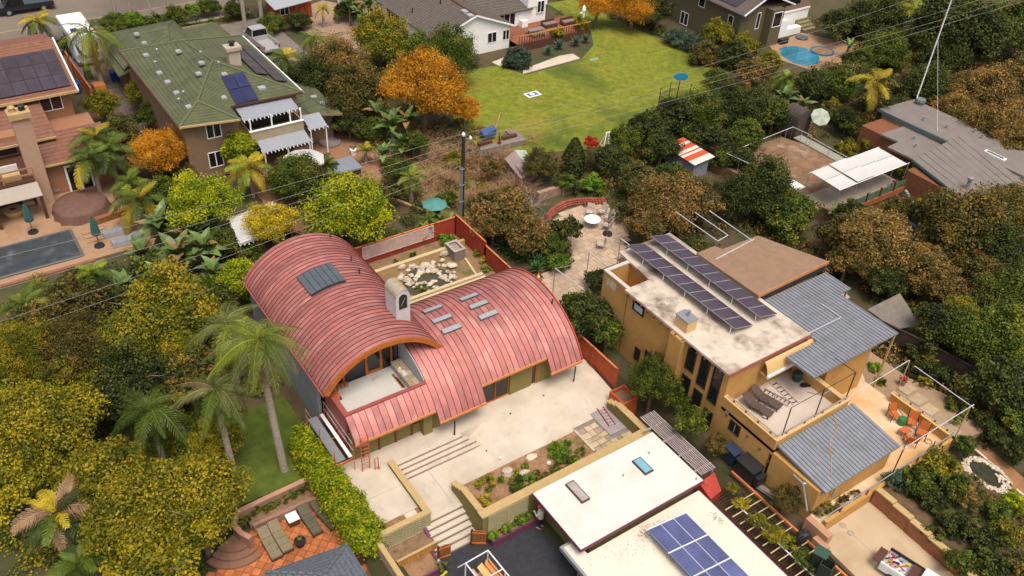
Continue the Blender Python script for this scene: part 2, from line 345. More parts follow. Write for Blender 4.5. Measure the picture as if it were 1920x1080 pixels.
# ---- low wall beside the wide steps, turning along the planter
wl = thing('garden_wall', 'low olive garden wall left of the steps with a sand coloured cap', 'wall', (14.8,28,-.6))
MB().box(14.67,14.93,26.62,30.55,-1.2,.22).box(12.0,14.93,26.38,26.62,-1.65,.22).build('wall', m_olive, wl)
MB().box(14.62,14.98,26.64,30.62,.22,.29).box(11.95,14.98,26.33,26.64,.221,.291).build('cap', m_cap, wl)
def lattice(parent, x0, x1, y, z0, z1, mat, sp=.17):     # diagonal lattice on a wall facing -Y
    b = MB(); Wd, Hh = x1-x0, z1-z0
    for sgn in (1, -1):
        k = -Hh
        while k < Wd:
            a0, a1 = max(0, k), min(Wd, k+Hh)
            if a1-a0 > .02:
                za, zb = (a0-k), (a1-k)
                if sgn < 0: za, zb = Hh-za, Hh-zb
                b.bar((x0+a0, y-.012*(sgn+2), z0+za), (x0+a1, y-.012*(sgn+2), z0+zb), .045, .02, up=(0,1,0))
            k += sp
    b.bar((x0,y-.03,z0),(x1,y-.03,z0),.05).bar((x0,y-.03,z1),(x1,y-.03,z1),.05).bar((x0,y-.03,z0),(x0,y-.03,z1),.05).bar((x1,y-.03,z0),(x1,y-.03,z1),.05)
    return tag(b.build('lattice', mat, parent), kind='stuff')
m_latt = M('lattice_wood', (.36,.31,.18), .8, .12, 4, .2, 30)
lattice(wl, 12.1, 14.9, 26.37, -.95, .18, m_latt)
struct(MB().box(12.0,14.64,26.63,27.22,-.5,-.02), 'planting_bed', m_mulch)
struct(MB().box(12.05,14.6,25.3,26.36,-1.64,-1.0), 'planting_bed', m_dirt)
one(MB().box(13.75,14.4,26.7,27.15,-.03,.03), 'paving_slab', m_stone, 'single tan slab lying in the narrow bed left of the steps', 'slab')
# wall with the stepped top on the right of the flight
wr = thing('garden_wall', 'tall olive stair wall with stepped top right of the lower steps', 'wall', (17.1,26,-1.65))
MB().box(17.02,17.28,24.62,26.7,-1.65,.42).box(17.02,17.28,26.7,27.05,-1.65,.25).box(17.02,17.28,27.05,27.35,-1.65,.1).box(17.02,17.28,27.35,27.65,-1.65,-.05).build('wall', m_olive, wr)
MB().box(16.98,17.34,24.95,26.72,.42,.49).box(16.98,17.34,26.72,27.07,.25,.32).box(16.98,17.34,27.07,27.37,.1,.17).box(16.98,17.34,27.37,27.7,-.05,.02).build('cap', m_cap, wr)
wg = thing('retaining_wall', 'long olive retaining wall with sand cap between planter and white garage roof', 'wall', (22,24.6,-1.65))
MB().box(17.02,28.7,24.45,24.62,-1.65,.42).box(28.4,28.7,24.63,27.3,-1.0,.42).box(28.4,28.7,27.3,27.7,-1.0,.25).box(28.4,28.7,27.7,28.05,-1.0,.08).build('wall', m_olive, wg)
MB().box(16.95,28.76,24.4,24.93,.42,.495).box(28.34,28.76,24.94,27.32,.421,.496).box(28.34,28.76,27.32,27.72,.25,.32).box(28.34,28.76,27.72,28.1,.08,.15).build('cap', m_cap, wg)
lattice(wg, 17.35, 18.6, 24.44, -1.1, .36, m_latt); lattice(wg, 18.65, 19.9, 24.44, -1.1, .36, m_latt)
struct(MB().box(17.3,25.5,24.62,27.5,-1.2,-.42), 'planting_bed', m_mulch)
struct(MB().box(25.42,25.55,25.6,27.52,-1.2,-.33), 'kerb', m_conc)
# flagstones: each slab on its own
fl = MB().box(25.56,28.4,24.63,28.45,-1.2,-.46); fo = struct(fl, 'flagstone_patio', m_block)
m_flag = M('flagstone', (.36,.28,.18), .85, .2, 2.5, .3, 25, orand=.3, stain=[((.36,.16,.06), 1.1, .62, .75)])
rr = random.Random(5)
yy = 24.98
while yy < 27.4:
    hgt = rr.uniform(.28,.45); xx = 25.58
    while xx < 28.1:
        wd = rr.uniform(.3,.6); x1 = min(xx+wd, 28.36)
        if not (x1 > 27.15 and yy+hgt > 26.1):
            j = lambda: rr.uniform(-.03,.03)
            MB().prism([(xx+.015+j(),yy+.015),(x1-.015,yy+.015+j()),(x1-.015+j(),min(27.48,yy+hgt)-.015),(xx+.015,min(27.48,yy+hgt)-.015+j())], -.45, -.415+rr.uniform(0,.012)).build('flagstone', m_flag, fo)
        xx += wd
    yy += hgt
struct(MB().box(27.14,28.36,26.1,28.45,-.7,-.40), 'ladder_pad', M('grey_pad', (.27,.245,.23), .9, .12, 2, .2, 30))
# garden boulders and slabs
for (px,py,s,lab) in [(951,886,(.42,.33,.32),'large pale boulder in the planter above the garage wall'),(982,886,(.38,.18,.14),'flat pale rock right of the large boulder in the planter'),(995,857,(.42,.25,.12),'angular grey slab of rock at the planter edge'),(1029,868,(.14,.12,.12),'small white stone among the planter shrubs'),(938,858,(.1,.1,.08),'small pebble at the planter edge near the boulder')]:
    p = W(px,py,-.35); one(MB().rock(p,*s,px), 'garden_rock', m_stone if s[0]>.2 else m_white, lab, 'rock', (p.x,p.y,-.42))
# ---- rear yard with pond
rear = struct(MB().prism([(20.3,42.0),(29.85,42.0),(29.85,48.4),(20.3,48.4)], -.3, -.02), 'rear_yard', M('yard_dirt', (.23,.14,.075), .95, .25, 1.4, .6, 14, stain=[((.10,.105,.025), .7, .52, .64)]))
rw = thing('planter_wall', 'low sand coloured block wall behind the stone pond', 'wall', (25,46.7,0))
MB().box(21.3,28.0,46.55,46.8,-.1,.45).box(28.75,29.7,46.8,47.05,-.1,.5).build('wall', m_cap, rw)
MB().box(21.28,28.0,46.52,46.83,.45,.5).build('cap', M('buff_cap', (.50,.38,.21), .85, .1), rw)
bb = thing('block_planter', 'square grey block planter filled with gravel beside the pond', 'planter', (28.4,46,0))
MB().box(27.95,28.85,45.4,45.52,0,.85).box(27.95,28.85,46.58,46.7,0,.85).box(27.95,28.07,45.52,46.58,0,.85).box(28.73,28.85,45.52,46.58,0,.85).build('wall', m_block, bb)
MB().box(27.9,28.9,45.36,45.54,.85,.9).box(27.9,28.9,46.56,46.74,.85,.9).box(27.9,28.08,45.54,46.56,.851,.901).box(28.72,28.9,45.54,46.56,.851,.901).build('cap', M('grey_cap', (.36,.30,.26), .9), bb)
MB().box(28.07,28.73,45.52,46.58,.3,.72).build('gravel_fill', M('gravel_fill', (.27,.22,.18), .95, .4, 9, 1, 16), bb)
sl_ = thing('timber_ledge', 'pair of long pale sleepers behind the right barrel roof', 'ledge', (25.5,42.3,0))
MB().box(20.9,28.5,42.0,42.2,0,.62).build('beam', M('pale_timber', (.52,.40,.24), .8, .1, 3), sl_); MB().box(20.9,28.5,42.34,42.6,0,.66).build('beam', MATS['pale_timber'], sl_)
one(MB().bar((28.35,42.8,.05),(28.8,45.3,.05),.16,.12), 'garden_edging', MATS['pale_timber'], 'short pale timber edging between pond and red fence', 'edging')
pond = thing('stone_pond', 'rock lined garden pond in the rear yard', 'pond', (25.2,44.6,0))
MB().lathe((25.1,44.2,-.015), [(1.9,0),(1.8,.012),(1.75,.004)], 28).build('basin', M('pond_silt', (.06,.055,.03), .6, .3, 3, .4, 15), pond)
rr = random.Random(11); k = 0
while k < 110:
    a = rr.uniform(0, 2*PI); q = rr.uniform(.35,1); x = 25.3+2.15*q*math.cos(a); y = 44.7+1.65*q*math.sin(a)
    if x < 24.3 and y < 44: 
        if rr.random() < .8: continue
    s = rr.uniform(.09,.2)*(1.25 if y > 45 else .9)
    MB().rock((x,y,s*.45), s*rr.uniform(.9,1.4), s, s*.75, k).build('stone', m_stone, pond); k += 1
for (px,py,s,lab) in [(753,500,.34,'tan boulder at the left corner of the pond'),(833,475,.36,'upright pale boulder between pond and block planter'),(849,498,.36,'broad flat pale stone right of the pond'),(829,488,.16,'small pale stone beside the flat stone')]:
    p = W(px,py,.2); one(MB().rock(p, s*1.1, s*.8, s*.7 if 'flat' not in lab else .14, int(px)), 'boulder', m_stone, lab, 'rock', (p.x,p.y,0))
# ---- red board fence round the rear yard
def board_fence(name, label, pts, z0, z1, mat, bw=.14, rail=None, group=None):
    f = thing(name, label, 'fence', ((pts[0][0]+pts[-1][0])/2, (pts[0][1]+pts[-1][1])/2, z0 if not callable(z0) else 0), group)
    b = MB(); rr_ = random.Random(len(label)); 
    for (ax,ay),(bx,by) in zip(pts, pts[1:]):
        L = math.hypot(bx-ax,by-ay); n = max(1,int(L/bw)); ux, uy = (bx-ax)/L, (by-ay)/L
        for i in range(n):
            q0, q1 = i*L/n+.006, (i+1)*L/n-.006; zz = z1+rr_.uniform(-.015,.015); o = rr_.uniform(-.008,.008)
            p = [(ax+ux*q0-uy*(o-.012),ay+uy*q0+ux*(o-.012)),(ax+ux*q1-uy*(o-.012),ay+uy*q1+ux*(o-.012)),(ax+ux*q1-uy*(o+.012),ay+uy*q1+ux*(o+.012)),(ax+ux*q0-uy*(o+.012),ay+uy*q0+ux*(o+.012))]
            b.prism(p, z0, zz)
    tag(b.build('boards', mat, f), kind='stuff')
    for (ax,ay),(bx,by) in zip(pts, pts[1:]):
        MB().bar((ax,ay,z1+.03),(bx,by,z1+.03),.12,.05).build('top_rail', rail or mat, f)
        L = math.hypot(bx-ax,by-ay); n = max(1,int(L/2.2))
        for i in range(n+1): MB().box(ax+(bx-ax)*i/n-.06,ax+(bx-ax)*i/n+.06,ay+(by-ay)*i/n-.06,ay+(by-ay)*i/n+.06,z0,z1+.06).build('post', mat, f)
    return f
m_rail = M('orange_rail', (.50,.17,.06), .7, .15, 3)
fb = board_fence('board_fence', 'red board fence along the back of the pond yard with lattice panels', [(20.8,48.5),(29.9,48.5)], -.05, 1.55, m_redw, rail=m_rail)
m_lat2 = M('pinkish_lattice', (.55,.40,.35), .8, .15, 3)
lattice(fb, 22.0, 27.9, 48.42, .45, 1.5, m_lat2, .14)
fs = board_fence('board_fence', 'tall red board fence running from the utility pole to the right barrel roof', [(29.9,48.5),(29.9,44.3)], -.05, 1.75, m_redw, rail=m_rail)
board_fence('board_fence', 'lower red board fence between the stepped rail and the right barrel roof', [(29.9,44.3),(29.9,38.5)], -.05, 1.45, m_redw, rail=m_rail)
board_fence('red_wall', 'rust red boundary wall beside the right barrel roof and apron', [(29.75,38.4),(29.75,29.0)], -.1, 1.4, m_orange_wall, bw=1.2, rail=m_rail)
bx_ = thing('raised_planter', 'rust red box planter at the terrace corner with a cypress in it', 'planter', (29.3,27.7,-.5))
MB().box(28.75,28.85,27.0,28.35,-1.0,.55).box(29.8,29.9,27.0,28.35,-1.0,.55).box(28.85,29.8,28.25,28.35,-1.0,.55).box(28.85,29.8,27.0,27.1,-1.0,.55).build('side', m_orange_wall, bx_)
MB().box(28.85,29.8,27.1,28.25,-1,.3).build('soil', m_dirt, bx_)
# ---- driveway, gates, plum planter boxes
sheet('garage_driveway', [(12.5,8),(20.3,8),(20.3,24.46),(17.05,24.46),(17.05,24.78),(14.3,24.78),(12.5,24.78)], -1.65, m_asph)
pp = thing('planter_box', 'plum coloured planter box under the lattice wall with leafy plants', 'planter', (18.9,24.1,-1.65))
MB().box(17.35,20.3,23.86,23.98,-1.65,-1.2).box(17.35,17.47,23.98,24.4,-1.65,-1.2).box(20.18,20.3,23.98,24.4,-1.65,-1.2).build('side', m_plum, pp); MB().box(17.47,20.18,23.98,24.4,-1.6,-1.3).build('soil', m_dirt, pp)
pq = thing('planter_box', 'plum coloured planter box in front of the board gate wall', 'planter', (13.4,24.6,-1.65))
MB().box(12.2,14.35,24.0,24.1,-1.65,-1.25).box(12.2,12.32,24.1,25.2,-1.65,-1.25).box(14.24,14.36,24.1,25.2,-1.65,-1.25).build('side', m_plum, pq); MB().box(12.32,14.24,24.1,25.2,-1.62,-1.38).build('soil', m_mulch, pq)
one(MB().bar((14.55,26.35,-.8),(14.62,25.25,-1.25),.16,.12), 'kerb_board', m_plum, 'sloping plum coloured kerb board left of the lower steps', 'kerb')
bf = thing('board_screen', 'honey coloured vertical board screen left of the gate', 'fence', (13.6,25.25,-1.3))
for i in range(13): MB().box(12.35+i*.18,12.35+i*.18+.17,25.2,25.25,-1.5,-.78).build('board', M('honey_wood', (.42,.20,.05), .65, .2, 5, .15, 25, orand=.15), bf)
MB().box(12.3,14.7,25.17,25.3,-.78,-.72).build('top_rail', m_cap, bf)
def gate(label, a, b, z0, z1):
    gt = thing('wooden_gate', label, 'gate', (a[0],a[1],z0)); n = 5
    for i in range(n):
        p = Vector((*a,0)).lerp(Vector((*b,0)), (i+.04)/n); q = Vector((*a,0)).lerp(Vector((*b,0)), (i+.96)/n); top = z1-.06*abs(i-2)*.5
        MB().prism([(p.x-.02,p.y-.02),(q.x-.02,q.y-.02),(q.x+.02,q.y+.02),(p.x+.02,p.y+.02)], z0+.05, top).build('board', m_wood2, gt)
    MB().bar((a[0]-.02,a[1]-.04,z0+.2),(b[0]-.02,b[1]-.04,z0+.2),.05,.1).bar((a[0]-.02,a[1]-.04,z1-.2),(b[0]-.02,b[1]-.04,z1-.2),.05,.1).build('rail', m_wood, gt)
    MB().bar((a[0],a[1],z0),(a[0],a[1],z1+.05),.1).build('post', m_dkwood, gt)
gate('left leaf of the wooden gate at the foot of the steps, swung open', W(822,1051,-1.65)[:2], W(845,1043,-1.65)[:2], -1.65, -.5)
gate('right leaf of the wooden gate beside the lattice wall, swung open', W(884,1021,-1.65)[:2], W(911,1022,-1.65)[:2], -1.65, -.42)
one(MB().box(11.75,11.97,22.0,26.9,-1.8,-.15), 'boundary_wall', M('pale_pink_wall', (.45,.33,.27), .9, .1, 2), 'narrow pale pink boundary wall below the bright hedge', 'wall')
one(MB().box(11.72,12.0,22.0,26.9,-.148,-.1), 'wall_coping', m_cap, 'sand coloured coping on the pale pink boundary wall', 'coping')
one(MB().box(11.86,11.96,27.0,27.1,-1.6,.25), 'fence_post', m_orangep, 'short orange red post at the end of the bright hedge', 'post')
# =================================================================== MAIN HOUSE: two copper barrel roofs
mh = thing('barrel_roof_house', 'house with two red copper barrel roofs, a balcony and olive walls', 'house', (20,36,0))
def split_top(b, ns):      # give the curved top its own vertices so that only it shades smooth
    k = len(b.v)
    for i in range(ns+1): b.v += [b.v[i*4], b.v[i*4+1]]
    b.f = [tuple(k+(j//4)*2+j%4 for j in f) if all(j % 4 < 2 for j in f) and len(f) == 4 and max(f)-min(f) == 5 else f for f in b.f]
    return b
# --- left barrel: axis along Y
LX, LZ, LR, LY0, LY1 = 16.35, 1.5, 4.45, 33.75, 45.85
a0, a1 = rad(148), rad(32)
lb = MB()
NP = 36; dy = (LY1-LY0)/NP; NS = 26
pan = MB()
for i in range(NS+1):
    a = a0+(a1-a0)*i/NS
    for y in (0, dy): pan.v.append((LX+LR*math.cos(a), y, LZ+LR*math.sin(a)))
    for y in (0, dy): pan.v.append((LX+(LR-.10)*math.cos(a), y, LZ+(LR-.10)*math.sin(a)))
for i in range(NS):
    k = i*4; pan.f += [(k,k+1,k+5,k+4),(k+2,k+6,k+7,k+3),(k,k+4,k+6,k+2),(k+1,k+3,k+7,k+5)]; pan.mi += [0]*4
pan.f += [(0,2,3,1),(NS*4,NS*4+1,NS*4+3,NS*4+2)]; pan.mi += [0,0]
seam = MB()
for i in range(NS+1):
    a = a0+(a1-a0)*i/NS
    for r_, y in ((LR+.002,-.015),(LR+.04,-.008),(LR+.04,.008),(LR+.002,.015)): seam.v.append((LX+r_*math.cos(a), y, LZ+r_*math.sin(a)))
for i in range(NS):
    k = i*4; seam.f += [(k,k+1,k+5,k+4),(k+1,k+2,k+6,k+5),(k+2,k+3,k+7,k+6)]; seam.mi += [0]*3
pan_me = split_top(pan, NS).mesh('roof_panel', m_copper, (LX,0,LZ), True); seam_me = seam.mesh('seam', m_seam, (LX,0,LZ))
# underside board of the barrel is the part that carries the panels
und = MB(); pts = []
for i in range(NS+1):
    a = a0+(a1-a0)*i/NS
    for y in (LY0+.05, LY1-.05): und.v.append((LX+(LR-.12)*math.cos(a), y, LZ+(LR-.12)*math.sin(a)))
for i in range(NS): und.f.append((i*2,i*2+2,i*2+3,i*2+1)); und.mi.append(0)
roofL = und.build('barrel_roof', m_dkwood, mh)
roofL['label'] = 'taller left barrel roof of red copper'
base = gloc(mh)
for i in range(NP):
    inst(pan_me, 'roof_panel', roofL, Vector((LX, LY0+i*dy, LZ))-base); inst(seam_me, 'seam', roofL, Vector((LX, LY0+i*dy+.03*(i==0), LZ))-base)
# orange arch fascia at the front
fa = MB()
for i in range(33):
    a = a0+(a1-a0)*i/32
    for r_, y in ((LR+.05,LY0-.07),(LR+.05,LY0-.005),(LR-.27,LY0-.005),(LR-.27,LY0-.07)): fa.v.append((LX+r_*math.cos(a), y, LZ+r_*math.sin(a)))
for i in range(32):
    k = i*4
    for j in range(4): fa.f.append((k+j,k+(j+1)%4,k+4+(j+1)%4,k+4+j)); fa.mi.append(0)
fa.f += [(0,3,2,1),(128,129,130,131)]; fa.mi += [0,0]
fa.build('arch_fascia', m_wood, mh)
# arch end wall with timber glazing (y = 35.35)
YW = 35.35; R2 = LR-.14
def arcz(x): return LZ+math.sqrt(max(0, R2*R2-(x-LX)**2))
def archwall(name, x0, x1, zb, y, mat, n=8, t=.08, ztop=None):
    b = MB(); xs_ = [x0+(x1-x0)*i/n for i in range(n+1)]
    poly = [(x0,zb),(x1,zb)]+[(x, min(arcz(x), ztop) if ztop else arcz(x)) for x in xs_[::-1]]
    m_ = len(poly); b.add([(x,y,z) for x,z in poly]+[(x,y+t,z) for x,z in poly], [tuple(range(m_)), tuple(range(m_,2*m_))[::-1]]+[(i,m_+i,m_+(i+1)%m_,(i+1)%m_) for i in range(m_)])
    return b.build(name, mat, mh)
archwall('arch_glazing', 12.95, 17.6, 2.5, YW+.06, m_glass, 14)
for x in (12.95, 14.35, 17.45): archwall('mullion', x, x+.11, 2.5, YW, m_wood, 2)
dr = archwall('door', 15.8, 16.9, 2.5, YW, m_wood, 3, ztop=5.0); MB().box(15.98,16.72,YW-.03,YW-.005,2.75,4.8).build('door_glass', m_glass, dr); MB().box(15.92,15.96,YW-.06,YW-.031,3.4,3.6).build('handle', m_black, dr)
archwall('back_wall', 12.8, 19.9, 0, LY1-.3, m_olive, 12)
MB().box(12.75,12.95,35.4,45.5,-1.0,3.55).build('side_wall', M('grey_stucco', (.25,.26,.27), .9, .08, 2), mh)
MB().box(19.95,20.15,40.3,45.5,-.2,3.6).build('side_wall', m_olive, mh)
MB().box(LX-LR*.86-.06,LX-LR*.86+.03,LY0,LY1,LZ+LR*.50,LZ+LR*.50+.08).build('gutter', m_trim, mh)
# --- right barrel: axis along X
RY, RZ, RR_, RX0, RX1 = 35.6, -1.1, 5.53, 18.05, 28.3
def ang_y(y): return math.acos(max(-1, min(1, (y-RY)/RR_)))       # front side angle for a given y
rfb = MB()
for i in range(25):
    a = ang_y(31.3)+(rad(28)-ang_y(31.3))*i/24
    for x in (RX0+.05, RX1-.05): rfb.v.append((x, RY+(RR_-.1)*math.cos(a), RZ+(RR_-.1)*math.sin(a)))
for i in range(24): rfb.f.append((i*2,i*2+1,i*2+3,i*2+2)); rfb.mi.append(0)
roofR = rfb.build('barrel_roof', m_dkwood, mh); roofR['label'] = 'lower right barrel roof of red copper with six small skylights'
NPR = 26; dx = (RX1-RX0)/NPR
def rpanel(x0, x1, y0, aend, parent, ns=22, name='roof_panel'):
    b = MB(); as_ = [ang_y(y0)+(aend-ang_y(y0))*i/ns for i in range(ns+1)]
    for a in as_:
        for x in (x0, x1):
            b.v.append((x, RY+RR_*math.cos(a), RZ+RR_*math.sin(a)))
        for x in (x0, x1): b.v.append((x, RY+(RR_-.09)*math.cos(a), RZ+(RR_-.09)*math.sin(a)))
    for i in range(ns):
        k = i*4; b.f += [(k,k+1,k+5,k+4),(k+2,k+6,k+7,k+3),(k,k+4,k+6,k+2),(k+1,k+3,k+7,k+5)]
    b.f += [(0,2,3,1),(ns*4,ns*4+1,ns*4+3,ns*4+2)]; b.mi = [0]*len(b.f)
    o = split_top(b, ns).build(name, m_copper, parent, True); return o
def rseam(x, y0, aend, parent, ns=22):
    b = MB(); as_ = [ang_y(y0)+(aend-ang_y(y0))*i/ns for i in range(ns+1)]
    for a in as_:
        for r_, xx in ((RR_+.002,x-.015),(RR_+.04,x-.008),(RR_+.04,x+.008),(RR_+.002,x+.015)): b.v.append((xx, RY+r_*math.cos(a), RZ+r_*math.sin(a)))
    for i in range(ns):
        k = i*4; b.f += [(k,k+1,k+5,k+4),(k+1,k+2,k+6,k+5),(k+2,k+3,k+7,k+6)]
    b.mi = [0]*len(b.f); b.build('seam', m_seam, parent)
eaves = []
for i in range(NPR):
    x = RX0+i*dx; xm = x+dx/2
    y0 = 31.3 if 21.2 < xm < 25.9 else 30.72
    rpanel(x, x+dx, y0, rad(28), roofR); rseam(x+.015*(i==0), y0, rad(28), roofR); eaves.append((x,y0))
rseam(RX1-.015, 30.72, rad(28), roofR)
# copper strip roof below the balcony (same curve, cut by the balcony)
strip = MB().box(13.1,18.0,31.5,31.6,1.6,2.2).build('strip_roof', m_dkwood, mh)
n2 = 13; d2 = (18.05-13.0)/n2
for i in range(n2):
    rpanel(13.0+i*d2, 13.0+(i+1)*d2, 31.12, ang_y(32.25), strip, 5); rseam(13.0+i*d2+.015*(i==0), 31.12, ang_y(32.25), strip, 5)
ztop = RZ+RR_*math.sin(ang_y(32.25))
MB().box(12.98,18.06,32.2,32.42,ztop-.12,ztop+.06).build('parapet_cap', m_trim, mh)
MB().box(12.98,13.28,32.43,34.9,ztop-.12,ztop+.055).build('parapet_cap', m_trim, mh)
MB().box(13.0,13.26,32.4,34.9,0,ztop-.12).box(13.0,18.05,32.26,32.4,1.9,ztop-.12).build('parapet', m_trim, mh)
def eave(x0, x1, y0):
    z = RZ+RR_*math.sin(ang_y(y0)); MB().box(x0,x1,y0-.09,y0+.02,z-.14,z+.0).build('eave_gutter', M('gutter_wood', (.50,.20,.07), .6, .15, 3), mh)
eave(13.0,18.02,31.12); eave(18.06,21.2,30.72); eave(21.22,25.88,31.3); eave(25.9,28.3,30.72)
# arched copper verge at the right end, arched end wall
vg = MB()
for i in range(25):
    a = ang_y(30.72)+(rad(28)-ang_y(30.72))*i/24
    for r_, x in ((RR_+.06,RX1),(RR_+.06,RX1+.07),(RR_-.2,RX1+.07),(RR_-.2,RX1)): vg.v.append((x, RY+r_*math.cos(a), RZ+r_*math.sin(a)))
for i in range(24):
    for j in range(4): k = i*4; vg.f.append((k+j,k+(j+1)%4,k+4+(j+1)%4,k+4+j)); vg.mi.append(0)
vg.build('verge', M('red_verge', (.45,.05,.035), .5, .1, 3), mh)
def archend(x, mat, y0, y1, zb, R_, t=.1):
    ys_ = [y0+(y1-y0)*i/20 for i in range(21)]; poly = [(y0,zb),(y1,zb)]+[(y, RZ+math.sqrt(max(.01,R_*R_-(y-RY)**2))) for y in ys_[::-1]]
    m_ = len(poly); return MB().add([(x,y,z) for y,z in poly]+[(x+t,y,z) for y,z in poly], [tuple(range(m_)), tuple(range(m_,2*m_))[::-1]]+[(i,m_+i,m_+(i+1)%m_,(i+1)%m_) for i in range(m_)]).build('end_wall', mat, mh)
archend(28.0, m_olive, 31.72, 40.2, 0, RR_-.12)
archend(18.0, M('blue_grey_stucco', (.36,.385,.41), .9, .06, 2, .2, 40), 32.45, 36.4, 2.4, RR_-.02, .06)
# front walls
for q in ((18.2,21.3),(23.6,25.2),(25.63,28.0)): MB().box(*q,31.72,31.9,0,2.4).build('wall', m_olive, mh)
MB().box(17.45,18.05,31.5,31.98,0,2.05).build('wall_pier', m_olive, mh)
for (x0,x1) in ((21.45,22.5),(22.6,23.5)):
    d_ = MB().box(x0,x1,31.84,31.9,.05,2.3).build('glass_door', m_glass, mh); MB().box(x0-.09,x0,31.8,31.92,0,2.35).box(x1,x1+.05,31.8,31.92,0,2.35).box(x0,x1,31.8,31.84,2.22,2.35).box(x0,x1,31.8,31.84,.0,.12).build('frame', m_wood, d_)
d_ = MB().box(25.25,25.55,31.8,31.86,.05,2.2).build('glass_door', m_glass, mh); MB().box(25.2,25.26,31.75,31.87,0,2.25).box(25.54,25.62,31.75,31.87,0,2.25).build('frame', m_wood, d_)
MB().box(13.05,17.5,31.97,32.1,0,2.1).build('wall', m_olive, mh)
for x in (13.7,14.75,15.8,16.85): MB().box(x,x+.12,31.9,31.968,0,2.0).build('post', M('oxide_post', (.16,.035,.018), .6, .15, 3), mh)
for x in (13.9,14.95,16.0):
    w_ = MB().box(x+.02,x+.75,31.93,31.96,1.15,1.75).build('window', m_white, mh)
w_ = MB().box(16.98,17.42,31.93,31.96,.9,1.75).build('window', m_glass, mh); MB().box(16.95,17.45,31.9,31.93,.82,.9).build('sill', m_dkwood, w_)
# balcony floor, stone bench, grey chimney
MB().box(13.26,18.0,32.42,35.36,2.3,2.5).build('balcony_floor', M('balcony_concrete', (.50,.475,.44), .9, .06, 1, .1, 40), mh)
MB().box(17.35,17.98,32.5,35.2,2.5,2.95).build('bench', M('bench_front', (.35,.345,.35), .9), mh)
m_tile2 = M('bench_tile', (.36,.285,.19), .8, .2, 4, .2, 25, orand=.25)
for i in range(7):
    for j in range(2): MB().box(17.32+j*.33+.006,17.32+(j+1)*.33-.006,32.5+i*.385+.006,32.5+(i+1)*.385-.006,2.95,2.985).build('bench_tile', m_tile2, mh)
MB().box(15.9,16.4,34.75,35.0,2.5,2.512).build('floor_patch', M('patch', (.42,.40,.33), .9), mh)
m_ch = M('chimney_stucco', (.50,.49,.48), .9, .08, 4, .4, 40)
def vault(b, x0, x1, y0, y1, z0, zs, mi=0, n=10):
    cx, r_ = (x0+x1)/2, (x1-x0)/2; poly = [(x0,z0),(x1,z0)]+[(cx+r_*math.cos(PI*i/n), zs+r_*math.sin(PI*i/n)) for i in range(n+1)]
    m_ = len(poly); b.add([(x,y0,z) for x,z in poly]+[(x,y1,z) for x,z in poly], [tuple(range(m_)), tuple(range(m_,2*m_))[::-1]]+[(i,m_+i,m_+(i+1)%m_,(i+1)%m_) for i in range(m_)], mi); return b
ch = vault(MB(), 18.05, 18.95, 35.6, 36.9, 2.5, 7.1); cho = ch.build('chimney', m_ch, mh)
vault(MB(), 18.24, 18.76, 35.575, 35.598, 6.25, 7.0).build('flue_opening', M('flue_dark', (.025,.023,.022), .9), cho)
vt = MB()
for i in range(13):
    a = PI*i/12
    for y in (35.56, 36.94): vt.v.append((18.5+.475*math.cos(a), y, 7.1+.475*math.sin(a)))
for i in range(12): vt.f.append((i*2,i*2+1,i*2+3,i*2+2)); vt.mi.append(0)
vt.build('weathered_cap', M('lichen_stucco', (.36,.26,.13), .95, .25, 5, .4, 30, stain=[((.30,.30,.31), 2.5, .45, .6)]), cho)
MB().bar((18.36,35.57,6.5),(18.62,35.57,7.0),.04).build('flue_bracket', m_grey, cho)
MB().box(18.0,18.95,35.45,35.6,2.5,5.0).build('chimney_breast', m_ch, mh)
# big curved skylight on the left barrel
sk = MB(); pts_ = []
xA, xB = 14.75, 16.95
for i in range(7):
    x = xA+(xB-xA)*i/6; a = math.acos((x-LX)/LR)
    for y in (39.9, 42.05):
        sk.v.append((LX+(LR+.13)*math.cos(a), y, LZ+(LR+.13)*math.sin(a)))
    for y in (39.9, 42.05): sk.v.append((LX+(LR-.02)*math.cos(a), y, LZ+(LR-.02)*math.sin(a)))
for i in range(6):
    k = i*4; sk.f += [(k,k+1,k+5,k+4),(k,k+4,k+6,k+2),(k+1,k+3,k+7,k+5)]
sk.f += [(0,2,3,1),(24,25,27,26)]; sk.mi = [0]*len(sk.f)
sko = sk.build('skylight', M('skylight_frame', (.045,.055,.06), .4, .1, 3, 0, metal=.4), mh)
for i in range(6):
    b = MB()
    for q in (i+.06, i+.94):
        x = xA+(xB-xA)*q/6; a = math.acos((x-LX)/LR)
        for y in (39.97, 41.98): b.v.append((LX+(LR+.14)*math.cos(a), y, LZ+(LR+.14)*math.sin(a)))
    b.f = [(0,1,3,2)]; b.mi = [0]; b.build('pane', m_sky_glass, sko)
